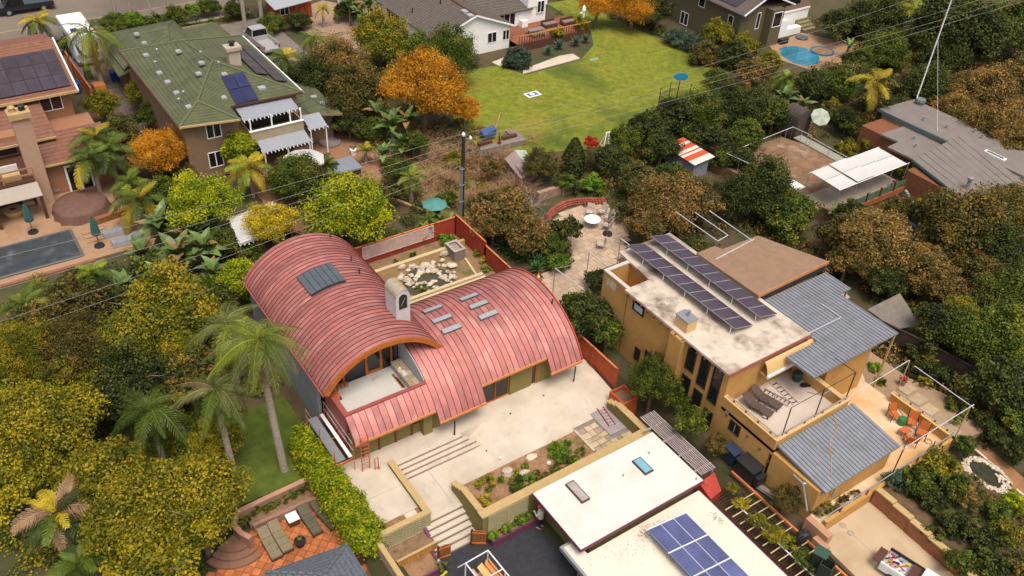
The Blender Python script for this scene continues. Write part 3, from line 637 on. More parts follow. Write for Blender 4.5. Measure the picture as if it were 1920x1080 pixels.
# six small skylights on the right barrel
for (cx, cy) in ((811.5,580),(828.5,598),(846.5,616.5),(879.5,557.5),(897.5,571.5),(915,590.5)):
    z = 4.3; p = W(cx,cy,z)
    for _ in range(6): z = RZ+math.sqrt(RR_**2-(p.y-RY)**2)+.05; p = W(cx,cy,z)
    a = ang_y(p.y); b = MB(); hw, hl = .18, .64
    for s_ in (-1, 1):
        aa = a-s_*hw/RR_
        for x in (p.x-hl, p.x+hl): b.v.append((x, RY+(RR_+.11)*math.cos(aa), RZ+(RR_+.11)*math.sin(aa)))
    for s_ in (-1, 1):
        aa = a-s_*hw/RR_
        for x in (p.x-hl, p.x+hl): b.v.append((x, RY+RR_*math.cos(aa), RZ+RR_*math.sin(aa)))
    b.f = [(0,1,3,2),(0,4,5,1),(2,3,7,6),(0,2,6,4),(1,5,7,3)]; b.mi = [0]*5; ob = b.build('skylight', M('skylight_kerb', (.10,.09,.09), .5), mh)
    b = MB()
    for s_ in (-1, 1):
        aa = a-s_*(hw-.02)/RR_
        for x in (p.x-hl+.02, p.x+hl-.02): b.v.append((x, RY+(RR_+.122)*math.cos(aa), RZ+(RR_+.122)*math.sin(aa)))
    b.f = [(0,1,3,2)]; b.mi = [0]; b.build('pane', M('acrylic_pane', (.28,.31,.32), .22, .08, 3, 0, spec=.7), ob)
# roof vents
for (px,py) in ((619.5,445),(659,489),(674,513),(1035,570)):
    if px < 700:
        z = 5.9; p = W(px,py,z)
        for _ in range(8): z = LZ+math.sqrt(max(.1,LR**2-(p.x-LX)**2)); p = W(px,py,z)
    else:
        z = 3.5; p = W(px,py,z)
        for _ in range(8): z = RZ+math.sqrt(max(.1,RR_**2-(p.y-RY)**2)); p = W(px,py,z)
    MB().tube([(p.x,p.y,p.z-.1),(p.x,p.y,p.z+.38)], .05, 8).build('vent_pipe', m_dkwood, mh)
# rain chains
for i, (x,y,zt_,lab) in enumerate(((27.75,30.62,1.3,'dark rain chain at the far right eave'),(19.0,30.62,1.2,'dark rain chain beside the wide steps'))):
    b = MB()
    for k in range(11): b.lathe((x,y,.03+k*zt_/11), [(.02,0),(.055,.03),(.055,.06),(.02,.085)], 6)
    b.build('rain_chain', m_black, mh)
MB().lathe((20.15,34.9,4.05), [(.28,0),(.28,.12)], 14).build('eave_bracket', m_wood, mh)
# things left on the balcony
p = W(629,750,2.5); hb = thing('hand_cart', 'orange wheeled shop cart standing on the balcony', 'cart', p)
MB().box(p.x-.22,p.x+.22,p.y-.18,p.y+.18,2.62,2.95).build('body', m_orangep, hb)
MB().tube([(p.x-.2,p.y+.1,2.9),(p.x-.2,p.y+.12,3.5),(p.x+.2,p.y+.12,3.5),(p.x+.2,p.y+.1,2.9)], .02, 6).build('handle', m_black, hb)
for s_ in (-1,1): MB().tube([(p.x+s_*.27-.03,p.y-.12,2.62),(p.x+s_*.27+.03,p.y-.12,2.62)], .12, 12).build('wheel', m_black, hb)
for i,(px,py,L) in enumerate(((746,714,1.3),(751,717,1.0))):
    q = W(px,py,2.53); one(MB().box(q.x-.07,q.x+.07,q.y-L/2,q.y+L/2,2.505,2.55), 'plank', m_wood2, ['longer brown plank on the balcony floor by the bench','shorter brown plank on the balcony floor against the bench'][i], 'plank')
q = W(757,699,3.0); one(MB().box(q.x-.12,q.x+.12,q.y-.25,q.y+.2,2.99,3.02).box(q.x-.1,q.x+.02,q.y-.1,q.y+.12,3.02,3.05), 'folded_towel', m_cloth, 'folded white towel with papers on the balcony bench', 'towel')
q = W(749,692,3.0); one(MB().lathe((q.x,q.y,2.99), [(.06,0),(.07,.12),(.03,.14)], 12), 'paper_cup', m_white, 'small white cup on the balcony bench', 'cup')
for i in range(5):
    MB().box(13.4+i*.24,13.58+i*.24,35.05,35.3,2.5,2.8-.03*i).build('tile_stack_edge', M('terracotta_edge', (.42,.19,.09), .8, .2), mh)
# scaffold at the left corner of the house
sc = thing('scaffold', 'orange and silver scaffold with plank deck at the left corner of the house', 'scaffold', (12.4,32.5,-.6))
m_sc = M('scaffold_red', (.45,.10,.05), .55, .15, 4, 0)
for x in (11.95,12.7): MB().box(x,x+.55 if x<12 else x+.2,31.4,35.2,1.0,1.05).build('plank', m_grey if x<12 else m_white, sc)
for y in (31.3,33.2,35.1): MB().tube([(11.85,y,-.65),(11.85,y,2.1)], .025).tube([(12.95,y,-.05),(12.95,y,2.1)], .025).build('standard', m_sc, sc)
for z in (1.5,2.05): MB().tube([(11.85,31.3,z),(11.85,35.1,z)], .02).build('guard_rail', m_grey, sc); MB().tube([(12.95,31.3,z),(12.95,35.1,z)], .02).build('guard_rail', m_pvline, sc)
for y in (31.3,33.2,35.1): MB().tube([(11.85,y,.98),(12.95,y,.98)], .025).build('transom', m_sc, sc)
lad = MB().tube([(13.25,30.95,0),(13.25,30.95,2.7)], .03).tube([(13.7,30.95,0),(13.7,30.95,2.7)], .03)
for k in range(9): lad.tube([(13.25,30.95,.25+k*.29),(13.7,30.95,.25+k*.29)], .02)
lad.build('ladder_frame', m_sc, sc)
MB().tube([(13.9,30.7,0),(13.9,30.7,.9),(14.1,30.7,.9),(14.1,30.7,0)], .03).lathe((14.1,30.7,0), [(.1,0),(.1,.05)], 8).build('base_jack', m_sc, sc)
MB().tube([(11.85,31.3,1.0),(13.7,30.95,1.0)], .03).build('transom', m_sc, sc)
# =================================================================== WHITE-ROOFED GARAGE
ga = thing('garage', 'garage with a bright white flat roof and plum fascia beside the asphalt drive', 'garage', (24,20,-1.65))
MB().box(20.85,28.15,20.2,23.95,-1.65,.82).build('wall', m_olive, ga)
MB().box(19.9,28.4,19.85,24.07,.86,1.0).build('roof', m_offw, ga)
MB().box(19.86,19.9,19.82,24.1,.78,1.0).box(19.9,28.4,19.81,19.849,.8,.995).box(28.401,28.44,19.82,24.1,.8,.995).build('fascia', m_plum, ga)
MB().box(20.8,20.848,20.9,23.2,-.25,.25).build('window', m_glass, ga); MB().box(20.78,20.847,20.85,23.25,-.33,-.25).build('sill', m_white, ga)
MB().box(20.72,20.84,23.97,24.09,-1.65,.7).build('corner_post', M('red_post', (.25,.02,.015), .6), ga)
for (x0,x1,y0,y1,c) in ((21.69,22.25,22.1,23.58,'skylight with a tan pane'),(25.87,26.47,21.8,22.94,'skylight with a blue pane')):
    s_ = MB().box(x0,x1,y0,y1,1.0,1.12).build('skylight', m_dkwood, ga); s_['label'] = c
    MB().box(x0+.06,x1-.06,y0+.06,y1-.06,1.12,1.135).build('pane', M('tan_pane',(.33,.30,.28),.15,.25,1.2,0) if x0<23 else M('blue_pane',(.16,.36,.47),.1,.1,2,0), s_)
for (x,y) in ((27.1,22.9),(24.8,22.4),(28.1,20.1)): MB().tube([(x,y,.98),(x,y,1.2)], .035, 6).build('vent_pipe', m_grey, ga)
for i in range(5): MB().box(21.2+i*1.45,21.23+i*1.45,19.95,21.75,1.0,1.006).build('membrane_seam', M('roof_lap',(.60,.565,.51),.8), ga)
MB().box(19.95,28.35,21.75,21.78,1.0,1.0055).build('membrane_seam', MATS['roof_lap'], ga)
# lower roof towards the camera
gb = thing('carport', 'dusty white lower flat roof with blue solar panels at the bottom edge', 'garage', (24,15,-1.65))
MB().box(19.75,28.0,9.0,19.7,-1.65,.12).build('wall', m_olive, gb)
MB().prism([(19.45,20.85),(20.4,20.85),(20.4,19.84),(28.2,19.84),(28.2,8.5),(19.45,8.5)], .14, .3).build('roof', m_offw2, gb)
MB().box(19.4,19.55,8.5,20.9,.12,.37).box(19.56,20.4,20.8,20.9,.12,.37).build('gutter', m_grey, gb)
MB().box(28.201,28.26,8.5,19.84,.06,.3).build('fascia', m_plum, gb)
# leaf litter on that roof
lt = MB(); rr = random.Random(3)
for i in range(420):
    q = rr.random()
    if q < .6: x, y = rr.gauss(24.1,.55), rr.gauss(19.2,.22)
    elif q < .8: x, y = rr.gauss(22.3,.8), rr.gauss(18.9,.5)
    else: x, y = rr.gauss(27.7,.15), rr.gauss(17.8,.3)
    if not (19.7 < x < 28.1 and y < 19.75): continue
    a = rr.random()*6; s_ = rr.uniform(.015,.04); lt.add([(x+s_*math.cos(a),y+s_*math.sin(a),.306),(x+s_*math.cos(a+2.1),y+s_*math.sin(a+2.1),.315),(x+s_*math.cos(a+4.2),y+s_*math.sin(a+4.2),.322)], [(0,1,2)])
tag(lt.build('leaf_litter', M('dry_leaf', (.26,.13,.05), .9, .3, 9, 0)), 'brown dry leaves scattered over the dusty white roof', 'leaf litter', kind='stuff')
def pv_panel(nm, c00, c10, c11, c01, nu, nv, cell, frame, parent, fr=.035):
    c00, c10, c11, c01 = map(Vector, (c00, c10, c11, c01)); nr = (c10-c00).cross(c01-c00).normalized()
    if nr.z < 0: nr = -nr
    b = MB().add([c00,c10,c11,c01,c00-nr*.04,c10-nr*.04,c11-nr*.04,c01-nr*.04], [(0,1,2,3),(7,6,5,4),(0,4,5,1),(1,5,6,2),(2,6,7,3),(3,7,4,0)], 1)
    def P(u, v): return c00.lerp(c10, u).lerp(c01.lerp(c11, u), v)
    lu, lv = (c10-c00).length, (c01-c00).length; eu, ev = fr/lu, fr/lv
    for i in range(nu):
        for j in range(nv):
            u0, u1 = eu+(1-2*eu)*(i+.035)/nu, eu+(1-2*eu)*(i+.965)/nu; v0, v1 = ev+(1-2*ev)*(j+.035)/nv, ev+(1-2*ev)*(j+.965)/nv
            b.add([P(u0,v0)+nr*.004,P(u1,v0)+nr*.004,P(u1,v1)+nr*.004,P(u0,v1)+nr*.004], [(0,1,2,3)] if ((c10-c00).cross(c01-c00)).z > 0 else [(3,2,1,0)], 0)
    return b.build(nm, [cell, frame], parent)
m_pvblue = M('solar_cell_blue', (.075,.088,.20), .3, .3, .8, 0, spec=.6, orand=.2)
m_pvbl = M('solar_frame_blue', (.17,.18,.33), .35, .05, 3, 0)
sa = thing('solar_array', 'blue solar panels tilted on the dusty white garage roof', 'solar panels', (26,17,.3))
for r_ in range(5):
    for c in range(3):
        y1 = 19.0-r_*1.68; y0 = y1-1.64; x0 = 23.62+c*.95; f = lambda x: .92-(x-23.62)*.18
        pv_panel('panel', (x0,y0,f(x0)), (x0+.93,y0,f(x0+.93)), (x0+.93,y1,f(x0+.93)), (x0,y1,f(x0)), 6, 10, m_pvblue, m_pvbl, sa)
for r_ in range(6): y = 19.03-r_*1.68; MB().bar((23.55,y,.935),(26.5,y,.402),.05,.03).build('rail', m_white, sa)
for c in range(1,3): x = 23.605+c*.95; MB().bar((x,19,f(x)),(x,10.7,f(x)),.03,.02).build('rail', m_pvline, sa)
for y in (18.6,17.2,15.6,14.0): MB().bar((23.8,y,.3),(23.8,y,.85),.05).build('leg', m_grey, sa)
# slatted trellis along the garage
tr = thing('trellis', 'grey slatted trellis roof between garage and yellow house', 'trellis', (29.1,22.8,-1))
m_slat = M('weathered_slat', (.33,.27,.26), .8, .2, 4, .2, 25, orand=.15)
for i in range(9): MB().box(28.62+i*.125,28.62+i*.125+.06,20.2,25.4,.9,.95).build('slat', m_slat, tr)
for y in (20.6,21.9,23.2,24.4): MB().box(28.1,29.75,y,y+.09,.8,.898).build('beam', m_slat, tr)
for y in (20.3,25.3): MB().box(29.6,29.7,y,y+.1,-1.5,.798).build('post', m_slat, tr)
one(MB().prism([(28.45,20.1),(29.7,20.2),(29.5,19.3),(28.6,19.2)], -.6, lambda x,y: .55-.6*(20.2-y)), 'red_tarp', M('red_tarp', (.34,.035,.02), .6, .3, 4, .5, 6), 'crumpled red tarpaulin at the end of the slatted trellis', 'tarp')
# second trellis: vine covered bars and rust rail along the carport
tv = thing('vine_trellis', 'open trellis bars with a rust rail and vines along the dusty white roof', 'trellis', (29.8,14.5,-.6))
MB().bar((31.0,20.0,.0),(31.0,8.5,.0),.12,.16).build('rail', m_rail, tv)
for i in range(17): MB().bar((28.7,18.2-i*.55,.02),(30.95,18.2-i*.55,.02),.05,.05).build('bar', MATS['pale_timber'], tv)
MB().bar((29.5,18.4,.07),(29.5,8.6,.07),.06,.05).build('bar', m_white, tv)
lm = MB()
for i in range(60): lm.bar((28.5,19.6-i*.18,-.5),(30.9,19.5-i*.18,-.5),.03,.02)
for i in range(14): lm.bar((28.6+i*.17,19.6,-.48),(28.6+i*.17,9,-.48),.03,.02)
tag(lm.build('mesh_panel', m_dkwood, tv), kind='stuff')
# =================================================================== OCHRE MODERN HOUSE
yh = thing('ochre_house', 'ochre stucco modern house with stained flat roof, decks and grey metal roofs', 'house', (36,24,0))
X0 = 32.0
MB().box(X0,38.3,22.5,31.3,0,5.08).box(X0+2.1,38.3,31.3,34.2,0,5.08).build('wall', m_yel, yh)
MB().box(X0,X0+.2,31.4,33.75,0,5.1).box(X0+.2,34.05,33.55,33.75,0,5.1).build('courtyard_wall', m_yel, yh)
MB().box(X0-.03,X0+.23,31.42,33.78,5.1,5.2).box(X0+.23,34.06,33.52,33.78,5.101,5.201).build('parapet_cap', M('pale_cap', (.50,.44,.40), .85, .1, 3), yh)
MB().box(X0+.2,34.08,31.32,33.55,2.9,3.0).build('courtyard_floor', m_terr, yh)
MB().prism([(31.75,31.4),(33.75,31.4),(34.05,34.75),(38.55,34.75),(38.55,22.38),(31.75,22.38)], 5.1, 5.25).build('roof', m_oldroof, yh)
MB().box(31.72,38.58,22.32,22.379,5.05,5.27).build('fascia', M('oxide_fascia', (.30,.10,.07), .8, .2), yh)
b = MB()
for i in range(14): b.box(31.6,31.748,22.9+i*.62,23.0+i*.62,5.02,5.12)
tag(b.build('rafter_tails', m_dkwood, yh), kind='stuff')
# chimney box on the roof and the shaft below it
cb = MB().box(32.07,32.84,26.24,27.25,5.25,6.05).build('roof_box', m_yelcap, yh); MB().box(32.03,32.88,26.2,27.29,6.05,6.12).build('lid', m_grey, cb); MB().tube([(32.5,26.7,6.12),(32.5,26.7,6.4)], .08, 8).lathe((32.5,26.7,6.4), [(.05,0),(.13,.1),(.12,.13)], 8).build('flue', m_grey, cb)
MB().box(31.55,31.998,25.95,27.0,0,5.08).build('pilaster', m_yel, yh)
m_dkframe = M('dark_frame', (.035,.02,.015), .5, .2)
def win_x(y0, y1, z0, z1, fr=.07, gl=m_glass, x=X0, frame=m_dkframe):
    o = MB().box(x-.02,x-.005,y0+fr,y1-fr,z0+fr,z1-fr).build('window', gl, yh)
    MB().box(x-.06,x-.004,y0,y0+fr,z0,z1).box(x-.06,x-.004,y1-fr,y1,z0,z1).box(x-.06,x-.004,y0+fr,y1-fr,z0,z0+fr).box(x-.06,x-.004,y0+fr,y1-fr,z1-fr,z1).build('frame', frame, o); return o
for (y0,y1,z0,z1) in ((25.02,25.74,3.1,5.02),(23.92,24.65,2.7,5.02),(22.9,23.62,2.25,5.02),(25.02,25.74,1.0,2.6),(23.95,24.66,.6,2.3),(22.9,23.6,.2,1.6)): win_x(y0,y1,z0,z1)
o = win_x(29.7,30.75,4.1,4.95); MB().box(X0-.03,X0-.021,29.85,30.6,4.2,4.65).build('curtain', M('blue_white_curtain', (.35,.45,.55), .8, .4, 14), o)
o = win_x(20.85,21.65,1.5,2.3); MB().box(X0-.035,X0-.021,21.22,21.28,1.55,2.25).build('mullion', m_grey, o)
for i in range(4):
    for j in range(3): MB().box(X0-.012,X0-.003,32.47+i*.24,32.47+i*.24+.21,4.28+j*.19,4.28+j*.19+.165).build('glass_block', M('glass_block', (.50,.44,.34), .3, .15, 6, .1, 20, orand=.2), yh)
MB().box(X0-.04,X0-.004,27.9,28.2,2.2,2.45).build('vent_grille', m_black, yh)
win_x(28.6,29.0,1.2,2.0); win_x(29.4,29.9,.6,1.6)
# block behind: brown gravel roof, dark corrugated roof
MB().box(38.4,43.0,26.7,30.9,0,5.3).build('wall', m_yel, yh)
MB().prism([(38.2,26.4),(45.0,26.6),(43.15,31.1),(39.9,31.15),(39.65,31.7),(38.05,31.7)], 5.42, 5.6).build('gravel_roof', m_browngravel, yh)
MB().bar((38.2,26.36,5.52),(45.05,26.56,5.52),.06,.22).build('fascia', M('copper_fascia', (.45,.19,.08), .6, .15), yh)
MB().bar((38.6,30.5,5.63),(42.6,30.9,5.63),.05,.05).build('conduit', MATS.get('pale_bar') or M('pale_bar',(.50,.47,.50),.5), yh)
def corr(nm, pts, along, sp, z, t, parent, lab=None, thick=.1):
    # metal sheet with raised ribs; pts = rectangle (x0,x1,y0,y1) ribs run along 'x' or 'y'; z callable
    x0,x1,y0,y1 = pts; zf = z if callable(z) else (lambda x,y: z)
    base = MB().add([(x0,y0,zf(x0,y0)),(x1,y0,zf(x1,y0)),(x1,y1,zf(x1,y1)),(x0,y1,zf(x0,y1))]+[(x0,y0,zf(x0,y0)-thick),(x1,y0,zf(x1,y0)-thick),(x1,y1,zf(x1,y1)-thick),(x0,y1,zf(x0,y1)-thick)], [(0,1,2,3),(7,6,5,4),(0,4,5,1),(1,5,6,2),(2,6,7,3),(3,7,4,0)])
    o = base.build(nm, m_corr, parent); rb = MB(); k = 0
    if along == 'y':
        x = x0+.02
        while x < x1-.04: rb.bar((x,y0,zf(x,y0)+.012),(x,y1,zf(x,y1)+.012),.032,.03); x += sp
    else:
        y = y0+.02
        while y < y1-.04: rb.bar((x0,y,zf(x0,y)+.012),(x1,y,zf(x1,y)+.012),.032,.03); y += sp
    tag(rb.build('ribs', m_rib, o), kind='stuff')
    if lab: o['label'] = lab
    return o
zA = lambda x,y: 5.0
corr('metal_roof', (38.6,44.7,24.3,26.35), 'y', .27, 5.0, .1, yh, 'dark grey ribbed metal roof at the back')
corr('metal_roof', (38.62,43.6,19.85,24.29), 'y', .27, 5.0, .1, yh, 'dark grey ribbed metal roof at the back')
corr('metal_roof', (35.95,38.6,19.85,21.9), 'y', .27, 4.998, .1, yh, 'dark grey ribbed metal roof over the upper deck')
MB().box(44.5,44.6,24.4,24.5,0,4.9).build('post', M('ochre_post',(.40,.28,.09),.7), yh)
MB().box(43.4,43.5,19.9,20.0,0,4.9).build('post', MATS['ochre_post'], yh)
MB().box(38.4,42.5,20.5,26.5,0,4.85).build('wall', m_yel, yh)
MB().bar((38.55,26.46,5.2),(44.7,26.58,5.2),.2,.3).build('gutter', m_black, yh)
for a,c in (((38.7,22.6,5.1),(41.6,22.6,5.1)),((41.6,22.6,5.1),(41.6,24.2,5.1))): MB().bar(a,c,.05,.05).build('conduit', MATS['pale_bar'], yh)
# hanging curved hood under the roof edge
hd = MB(); n = 6
for i in range(n+1):
    q = i/n; y = 22.28-.42*q; z = 4.95-.75*q*q
    hd.v += [(34.6,y,z),(38.7,y,z)]
for i in range(n): hd.f.append((i*2,i*2+1,i*2+3,i*2+2)); hd.mi.append(0)
hd.build('awning_hood', m_yelcap, yh); MB().box(34.6,38.75,21.78,21.9,4.0,4.2).build('awning_fascia', m_white, yh); MB().box(34.6,38.7,21.9,22.45,4.0,4.06).build('awning_soffit', m_yel, yh)
# upper deck
MB().box(X0,38.0,18.5,22.5,2.4,2.6).box(X0,X0+.22,18.72,22.5,0,3.3).build('deck_side', m_yel, yh)
MB().box(X0+.22,37.75,18.75,22.49,2.6,2.615).build('deck_floor', M('upper_deck_coat', (.52,.435,.37), .85, .08, .8, .15, 30, stain=[((.42,.30,.20), .5, .55, .75)]), yh)
MB().box(X0,38.1,18.5,18.72,2.2,3.3).box(37.75,37.98,18.73,22.4,2.3,3.3).build('parapet', m_yel, yh)
MB().box(X0-.04,38.14,18.46,18.76,3.3,3.38).box(X0-.04,X0+.26,18.77,22.5,3.301,3.381).box(37.71,38.02,18.77,22.4,3.301,3.381).build('parapet_cap', m_yelcap, yh)
def rail_run(pts, z0, z1, n, parent, m1=m_grey, m2=M('rust_stub', (.28,.07,.03), .6)):
    for a, c in zip(pts, pts[1:]):
        MB().tube([(a[0],a[1],z1),(c[0],c[1],z1)], .035, 8).build('handrail', m1, parent)
    for a, c in zip(pts, pts[1:]):
        for i in range(n):
            q = (i+.5)/n; x, y = a[0]+(c[0]-a[0])*q, a[1]+(c[1]-a[1])*q; MB().box(x-.04,x+.04,y-.04,y+.04,z0,z1-.02).build('rail_stub', m2, parent)
rail_run([(X0+.1,22.3),(X0+.1,18.6),(38.05,18.6)], 3.38, 3.58, 4, yh)
for x in (32.55,35.2,37.85): MB().tube([(x,18.62,3.4),(x,18.62,5.5)], .035, 8).build('awning_post', m_black, yh)
MB().tube([(32.55,18.62,5.5),(37.85,18.62,5.5)], .02, 6).build('wire', m_black, yh)
MB().tube([(37.85,18.62,5.5),(38.2,20.3,5.15)], .025, 6).build('strut', m_black, yh); MB().tube([(36.4,20.2,3.4),(36.4,19.3,3.9),(37.2,19.3,3.9),(37.2,19.3,3.4)], .03, 6).build('stair_rail', m_grey, yh)
# front wall with metal roof below the upper deck
MB().box(X0,38.3,15.25,18.49,0,2.42).build('wall', m_yel, yh)
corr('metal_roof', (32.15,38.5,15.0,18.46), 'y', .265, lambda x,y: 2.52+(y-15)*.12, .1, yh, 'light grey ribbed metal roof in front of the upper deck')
one(MB().tube([(36.7,18.4,2.98),(36.2,17.6,2.88),(35.0,17.2,2.84),(34.2,16.4,2.74),(33.3,15.6,2.64)], .014, 5), 'orange_cable', M('orange_cord', (.62,.30,.05), .6), 'thin orange cable draped over the light grey metal roof', 'cable')
# lower deck
DK = M('lower_deck', (.64,.50,.34), .8, .06, .7, .1, 40, stain=[((.55,.33,.15), .28, .42, .62)])
MB().prism([(32.0,14.3),(43.6,14.3),(43.3,18.7),(43.3,20.5),(44.5,22.0),(45.5,22.4),(44.9,24),(42.5,24),(42.5,20.5),(38.3,20.5),(38.3,15.25),(32.0,15.25)], .42, .6).build('deck_slab', DK, yh)
MB().box(43.1,43.35,14.5,18.6,.2,1.2).box(32.05,43.35,14.28,14.48,.0,.95).build('parapet', m_yel, yh)
MB().box(43.05,43.4,14.5,18.65,1.2,1.28).build('parapet_cap', m_yelcap, yh)
rail_run([(43.25,18.6),(43.25,14.38),(32.1,14.38)], .95, 1.45, 5, yh)
MB().box(32.0,43.4,14.3,15.2,.1,.42).build('deck_edge', m_yel, yh)
MB().tube([(31.95,16.9,2.2),(31.9,16.2,2.25),(33.2,15.1,2.2),(33.2,15.1,1.5)], .06, 8).tube([(31.9,16.2,2.25),(31.8,15.4,.9)], .06, 8).build('downpipe', m_grey, yh)
MB().tube([(32.2,14.9,-.3),(31.5,15.0,.1),(31.4,14.2,.0)], .06, 8).build('downpipe', m_grey, yh)
for (y,z) in ((22.0,2.2),(20.3,2.05),(19.3,1.9),(18.6,1.6)): MB().lathe((X0-.03,y,z), [(.05,0),(.09,.05),(.05,.1)], 8).build('wall_light', m_dkwood, yh)
MB().box(X0-.03,X0-.003,21.9,22.15,2.35,2.55).build('vent_grille', m_grey, yh)
MB().lathe((40.2,17.2,.6), [(.01,0),(.01,.01)], 6).build('deck_drain', m_black, yh)
# pergola bars over the lower deck
pg = thing('pergola_frame', 'white pergola bars with thin posts over the lower ochre deck', 'pergola', (42,16.5,.6))
for (x,y,zb) in ((43.7,14.4,.6),(43.9,18.7,.1),(37.5,14.4,.95)): MB().tube([(x,y,zb),(x,y,3.5)], .035, 8).build('post', m_cap if zb < .9 else m_black, pg)
for a,c in (((43.9,18.75,3.5),(37.9,18.65,3.4)),((43.8,18.3,3.45),(43.7,14.2,3.45)),((43.9,14.35,3.5),(37.4,14.4,3.45))): MB().tube([a,c], .026, 8).build('bar', M('pale_bar',(.50,.47,.50),.5), pg)
MB().tube([(41.2,14.4,.95),(41.2,14.4,1.9)], .03, 6).build('post', m_black, pg)
# white awning bars at the far end
pb = thing('pergola_frame', 'white pergola bars on thin posts over the terrace behind the solar panels', 'pergola', (40,34,0))
for i,(a,c) in enumerate(((W(1267,397,5.4),W(1346,452,5.4)),(W(1303,398,5.4),W(1365,441,5.4)),(W(1330,395,5.6),W(1412,452,5.6)),(W(1346,452,5.4),W(1365,441,5.4)))): MB().tube([a,c], .032, 6).build('bar', MATS['pale_bar'], pb)
for px,py in ((1346,452),(1365,441)): p = W(px,py,5.4); MB().tube([p,(p.x,p.y,0)], .03, 6).build('post', m_grey, pb)
for i,(pa,pc) in enumerate((((1041,503),(1104,551)),((1105,472),(1140,500)),((1164,447),(1185,463)))):
    a, c = W(*pa,3.2), W(*pc,3.2); r_ = thing('shade_rail', ['white rail on a thin post nearest the traffic cone','white rail on a thin post between cone and courtyard wall','short white rail at the corner of the stained roof'][i], 'rail', (a.x,a.y,0))
    MB().tube([a,c], .033, 6).build('bar', MATS['pale_bar'], r_); MB().tube([(a.x,a.y,0),a], .03, 6).build('post', m_grey, r_)
# two solar rows on the stained roof
for k,(xa,lab) in enumerate(((34.3,'row of dark solar panels nearer the stained roof edge'),(36.4,'row of dark solar panels beside the brown gravel roof'))):
    ar = thing('solar_array', lab, 'solar panels', (xa+.8,29.5,5.25))
    for i in range(10):
        y0 = 24.6+i*.985; pv_panel('panel', (xa,y0,5.88), (xa+1.62,y0,5.47), (xa+1.62,y0+.965,5.47), (xa,y0+.965,5.88), 10, 6, M('solar_cell_mauve',(.05,.036,.058),.3,.2,.8,0,orand=.15), M('solar_grid_pale',(.24,.205,.215),.4), ar)
        if i % 2 == 0: MB().tube([(xa+.15,y0+.4,5.25),(xa+.15,y0+.4,5.82)], .03, 6).build('leg', m_white, ar)
# =================================================================== GREEN-ROOFED HOUSE
gh = thing('green_roof_house', 'two storey tan house with olive green tiled hip roofs and many small skylights', 'house', (20,72,0))
MB().box(15.3,25.3,66.9,81.0,0,5.0).box(15.3,19.5,65.5,66.9,0,5.0).box(15.4,26,81.0,90.5,0,3.0).box(25.3,28.4,66.9,72.0,0,2.9).build('wall', m_tan, gh)
def roofpoly(nm, pts, mat, parent, t=.12): return MB().slab(pts, t).build(nm, mat, parent)
E5 = 5.2
A_ = (14.9,65.1,E5); B_ = (14.9,81.7,E5); C_ = (19.5,64.2,E5); D_ = (25.8,66.5,E5); E_ = (25.75,80.4,E5); V_ = (19.6,66.7,E5)
R1 = (19.7,78.3,6.6); R2_ = (20.4,72.6,6.75); R3 = (17.2,67.2,6.05)
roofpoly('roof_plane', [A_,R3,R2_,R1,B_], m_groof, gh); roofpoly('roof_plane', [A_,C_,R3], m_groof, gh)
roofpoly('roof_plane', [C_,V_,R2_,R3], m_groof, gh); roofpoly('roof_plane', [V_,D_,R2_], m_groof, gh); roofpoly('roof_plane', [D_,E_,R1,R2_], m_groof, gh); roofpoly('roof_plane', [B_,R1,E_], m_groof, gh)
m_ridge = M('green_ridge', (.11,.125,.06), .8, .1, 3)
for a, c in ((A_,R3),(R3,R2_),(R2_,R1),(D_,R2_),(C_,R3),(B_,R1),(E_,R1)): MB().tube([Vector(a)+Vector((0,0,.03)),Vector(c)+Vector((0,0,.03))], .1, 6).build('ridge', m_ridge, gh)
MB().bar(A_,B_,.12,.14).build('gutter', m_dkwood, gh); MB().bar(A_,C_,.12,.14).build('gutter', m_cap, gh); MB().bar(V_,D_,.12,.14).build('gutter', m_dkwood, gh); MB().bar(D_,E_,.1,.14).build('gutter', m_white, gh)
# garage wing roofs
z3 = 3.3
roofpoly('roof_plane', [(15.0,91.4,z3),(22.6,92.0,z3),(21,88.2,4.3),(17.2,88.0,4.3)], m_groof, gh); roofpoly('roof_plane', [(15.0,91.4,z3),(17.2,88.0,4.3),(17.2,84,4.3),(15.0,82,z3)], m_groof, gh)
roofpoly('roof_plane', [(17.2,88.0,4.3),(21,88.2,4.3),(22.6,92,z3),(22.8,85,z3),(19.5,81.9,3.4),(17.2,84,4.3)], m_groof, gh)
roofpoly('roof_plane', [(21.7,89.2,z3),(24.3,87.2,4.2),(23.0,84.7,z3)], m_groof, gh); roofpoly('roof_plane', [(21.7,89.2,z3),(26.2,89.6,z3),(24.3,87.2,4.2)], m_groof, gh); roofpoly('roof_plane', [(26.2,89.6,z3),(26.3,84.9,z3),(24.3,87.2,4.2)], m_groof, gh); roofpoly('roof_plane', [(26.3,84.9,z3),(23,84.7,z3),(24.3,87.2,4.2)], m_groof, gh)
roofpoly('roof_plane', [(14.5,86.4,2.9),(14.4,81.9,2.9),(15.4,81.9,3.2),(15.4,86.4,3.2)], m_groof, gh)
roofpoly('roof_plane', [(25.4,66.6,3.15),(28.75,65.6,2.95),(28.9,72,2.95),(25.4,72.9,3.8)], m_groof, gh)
MB().bar((25.4,66.5,3.1),(28.75,65.5,2.9),.1,.16).build('gutter', m_tan, gh)
sheet('neighbour_roof_court', [(22.9,89.9),(27.2,89.9),(27.2,96),(22.9,96)], .1, m_street)
def on_plane(px, py, pts):
    a, b, c = map(Vector, pts[:3]); n = (b-a).cross(c-a); d = FW+RT*((px-960)/FOC)-UP*((py-540)/FOC); o_ = Vector((0,0,HC)); t_ = (a-o_).dot(n)/d.dot(n); return o_+d*t_
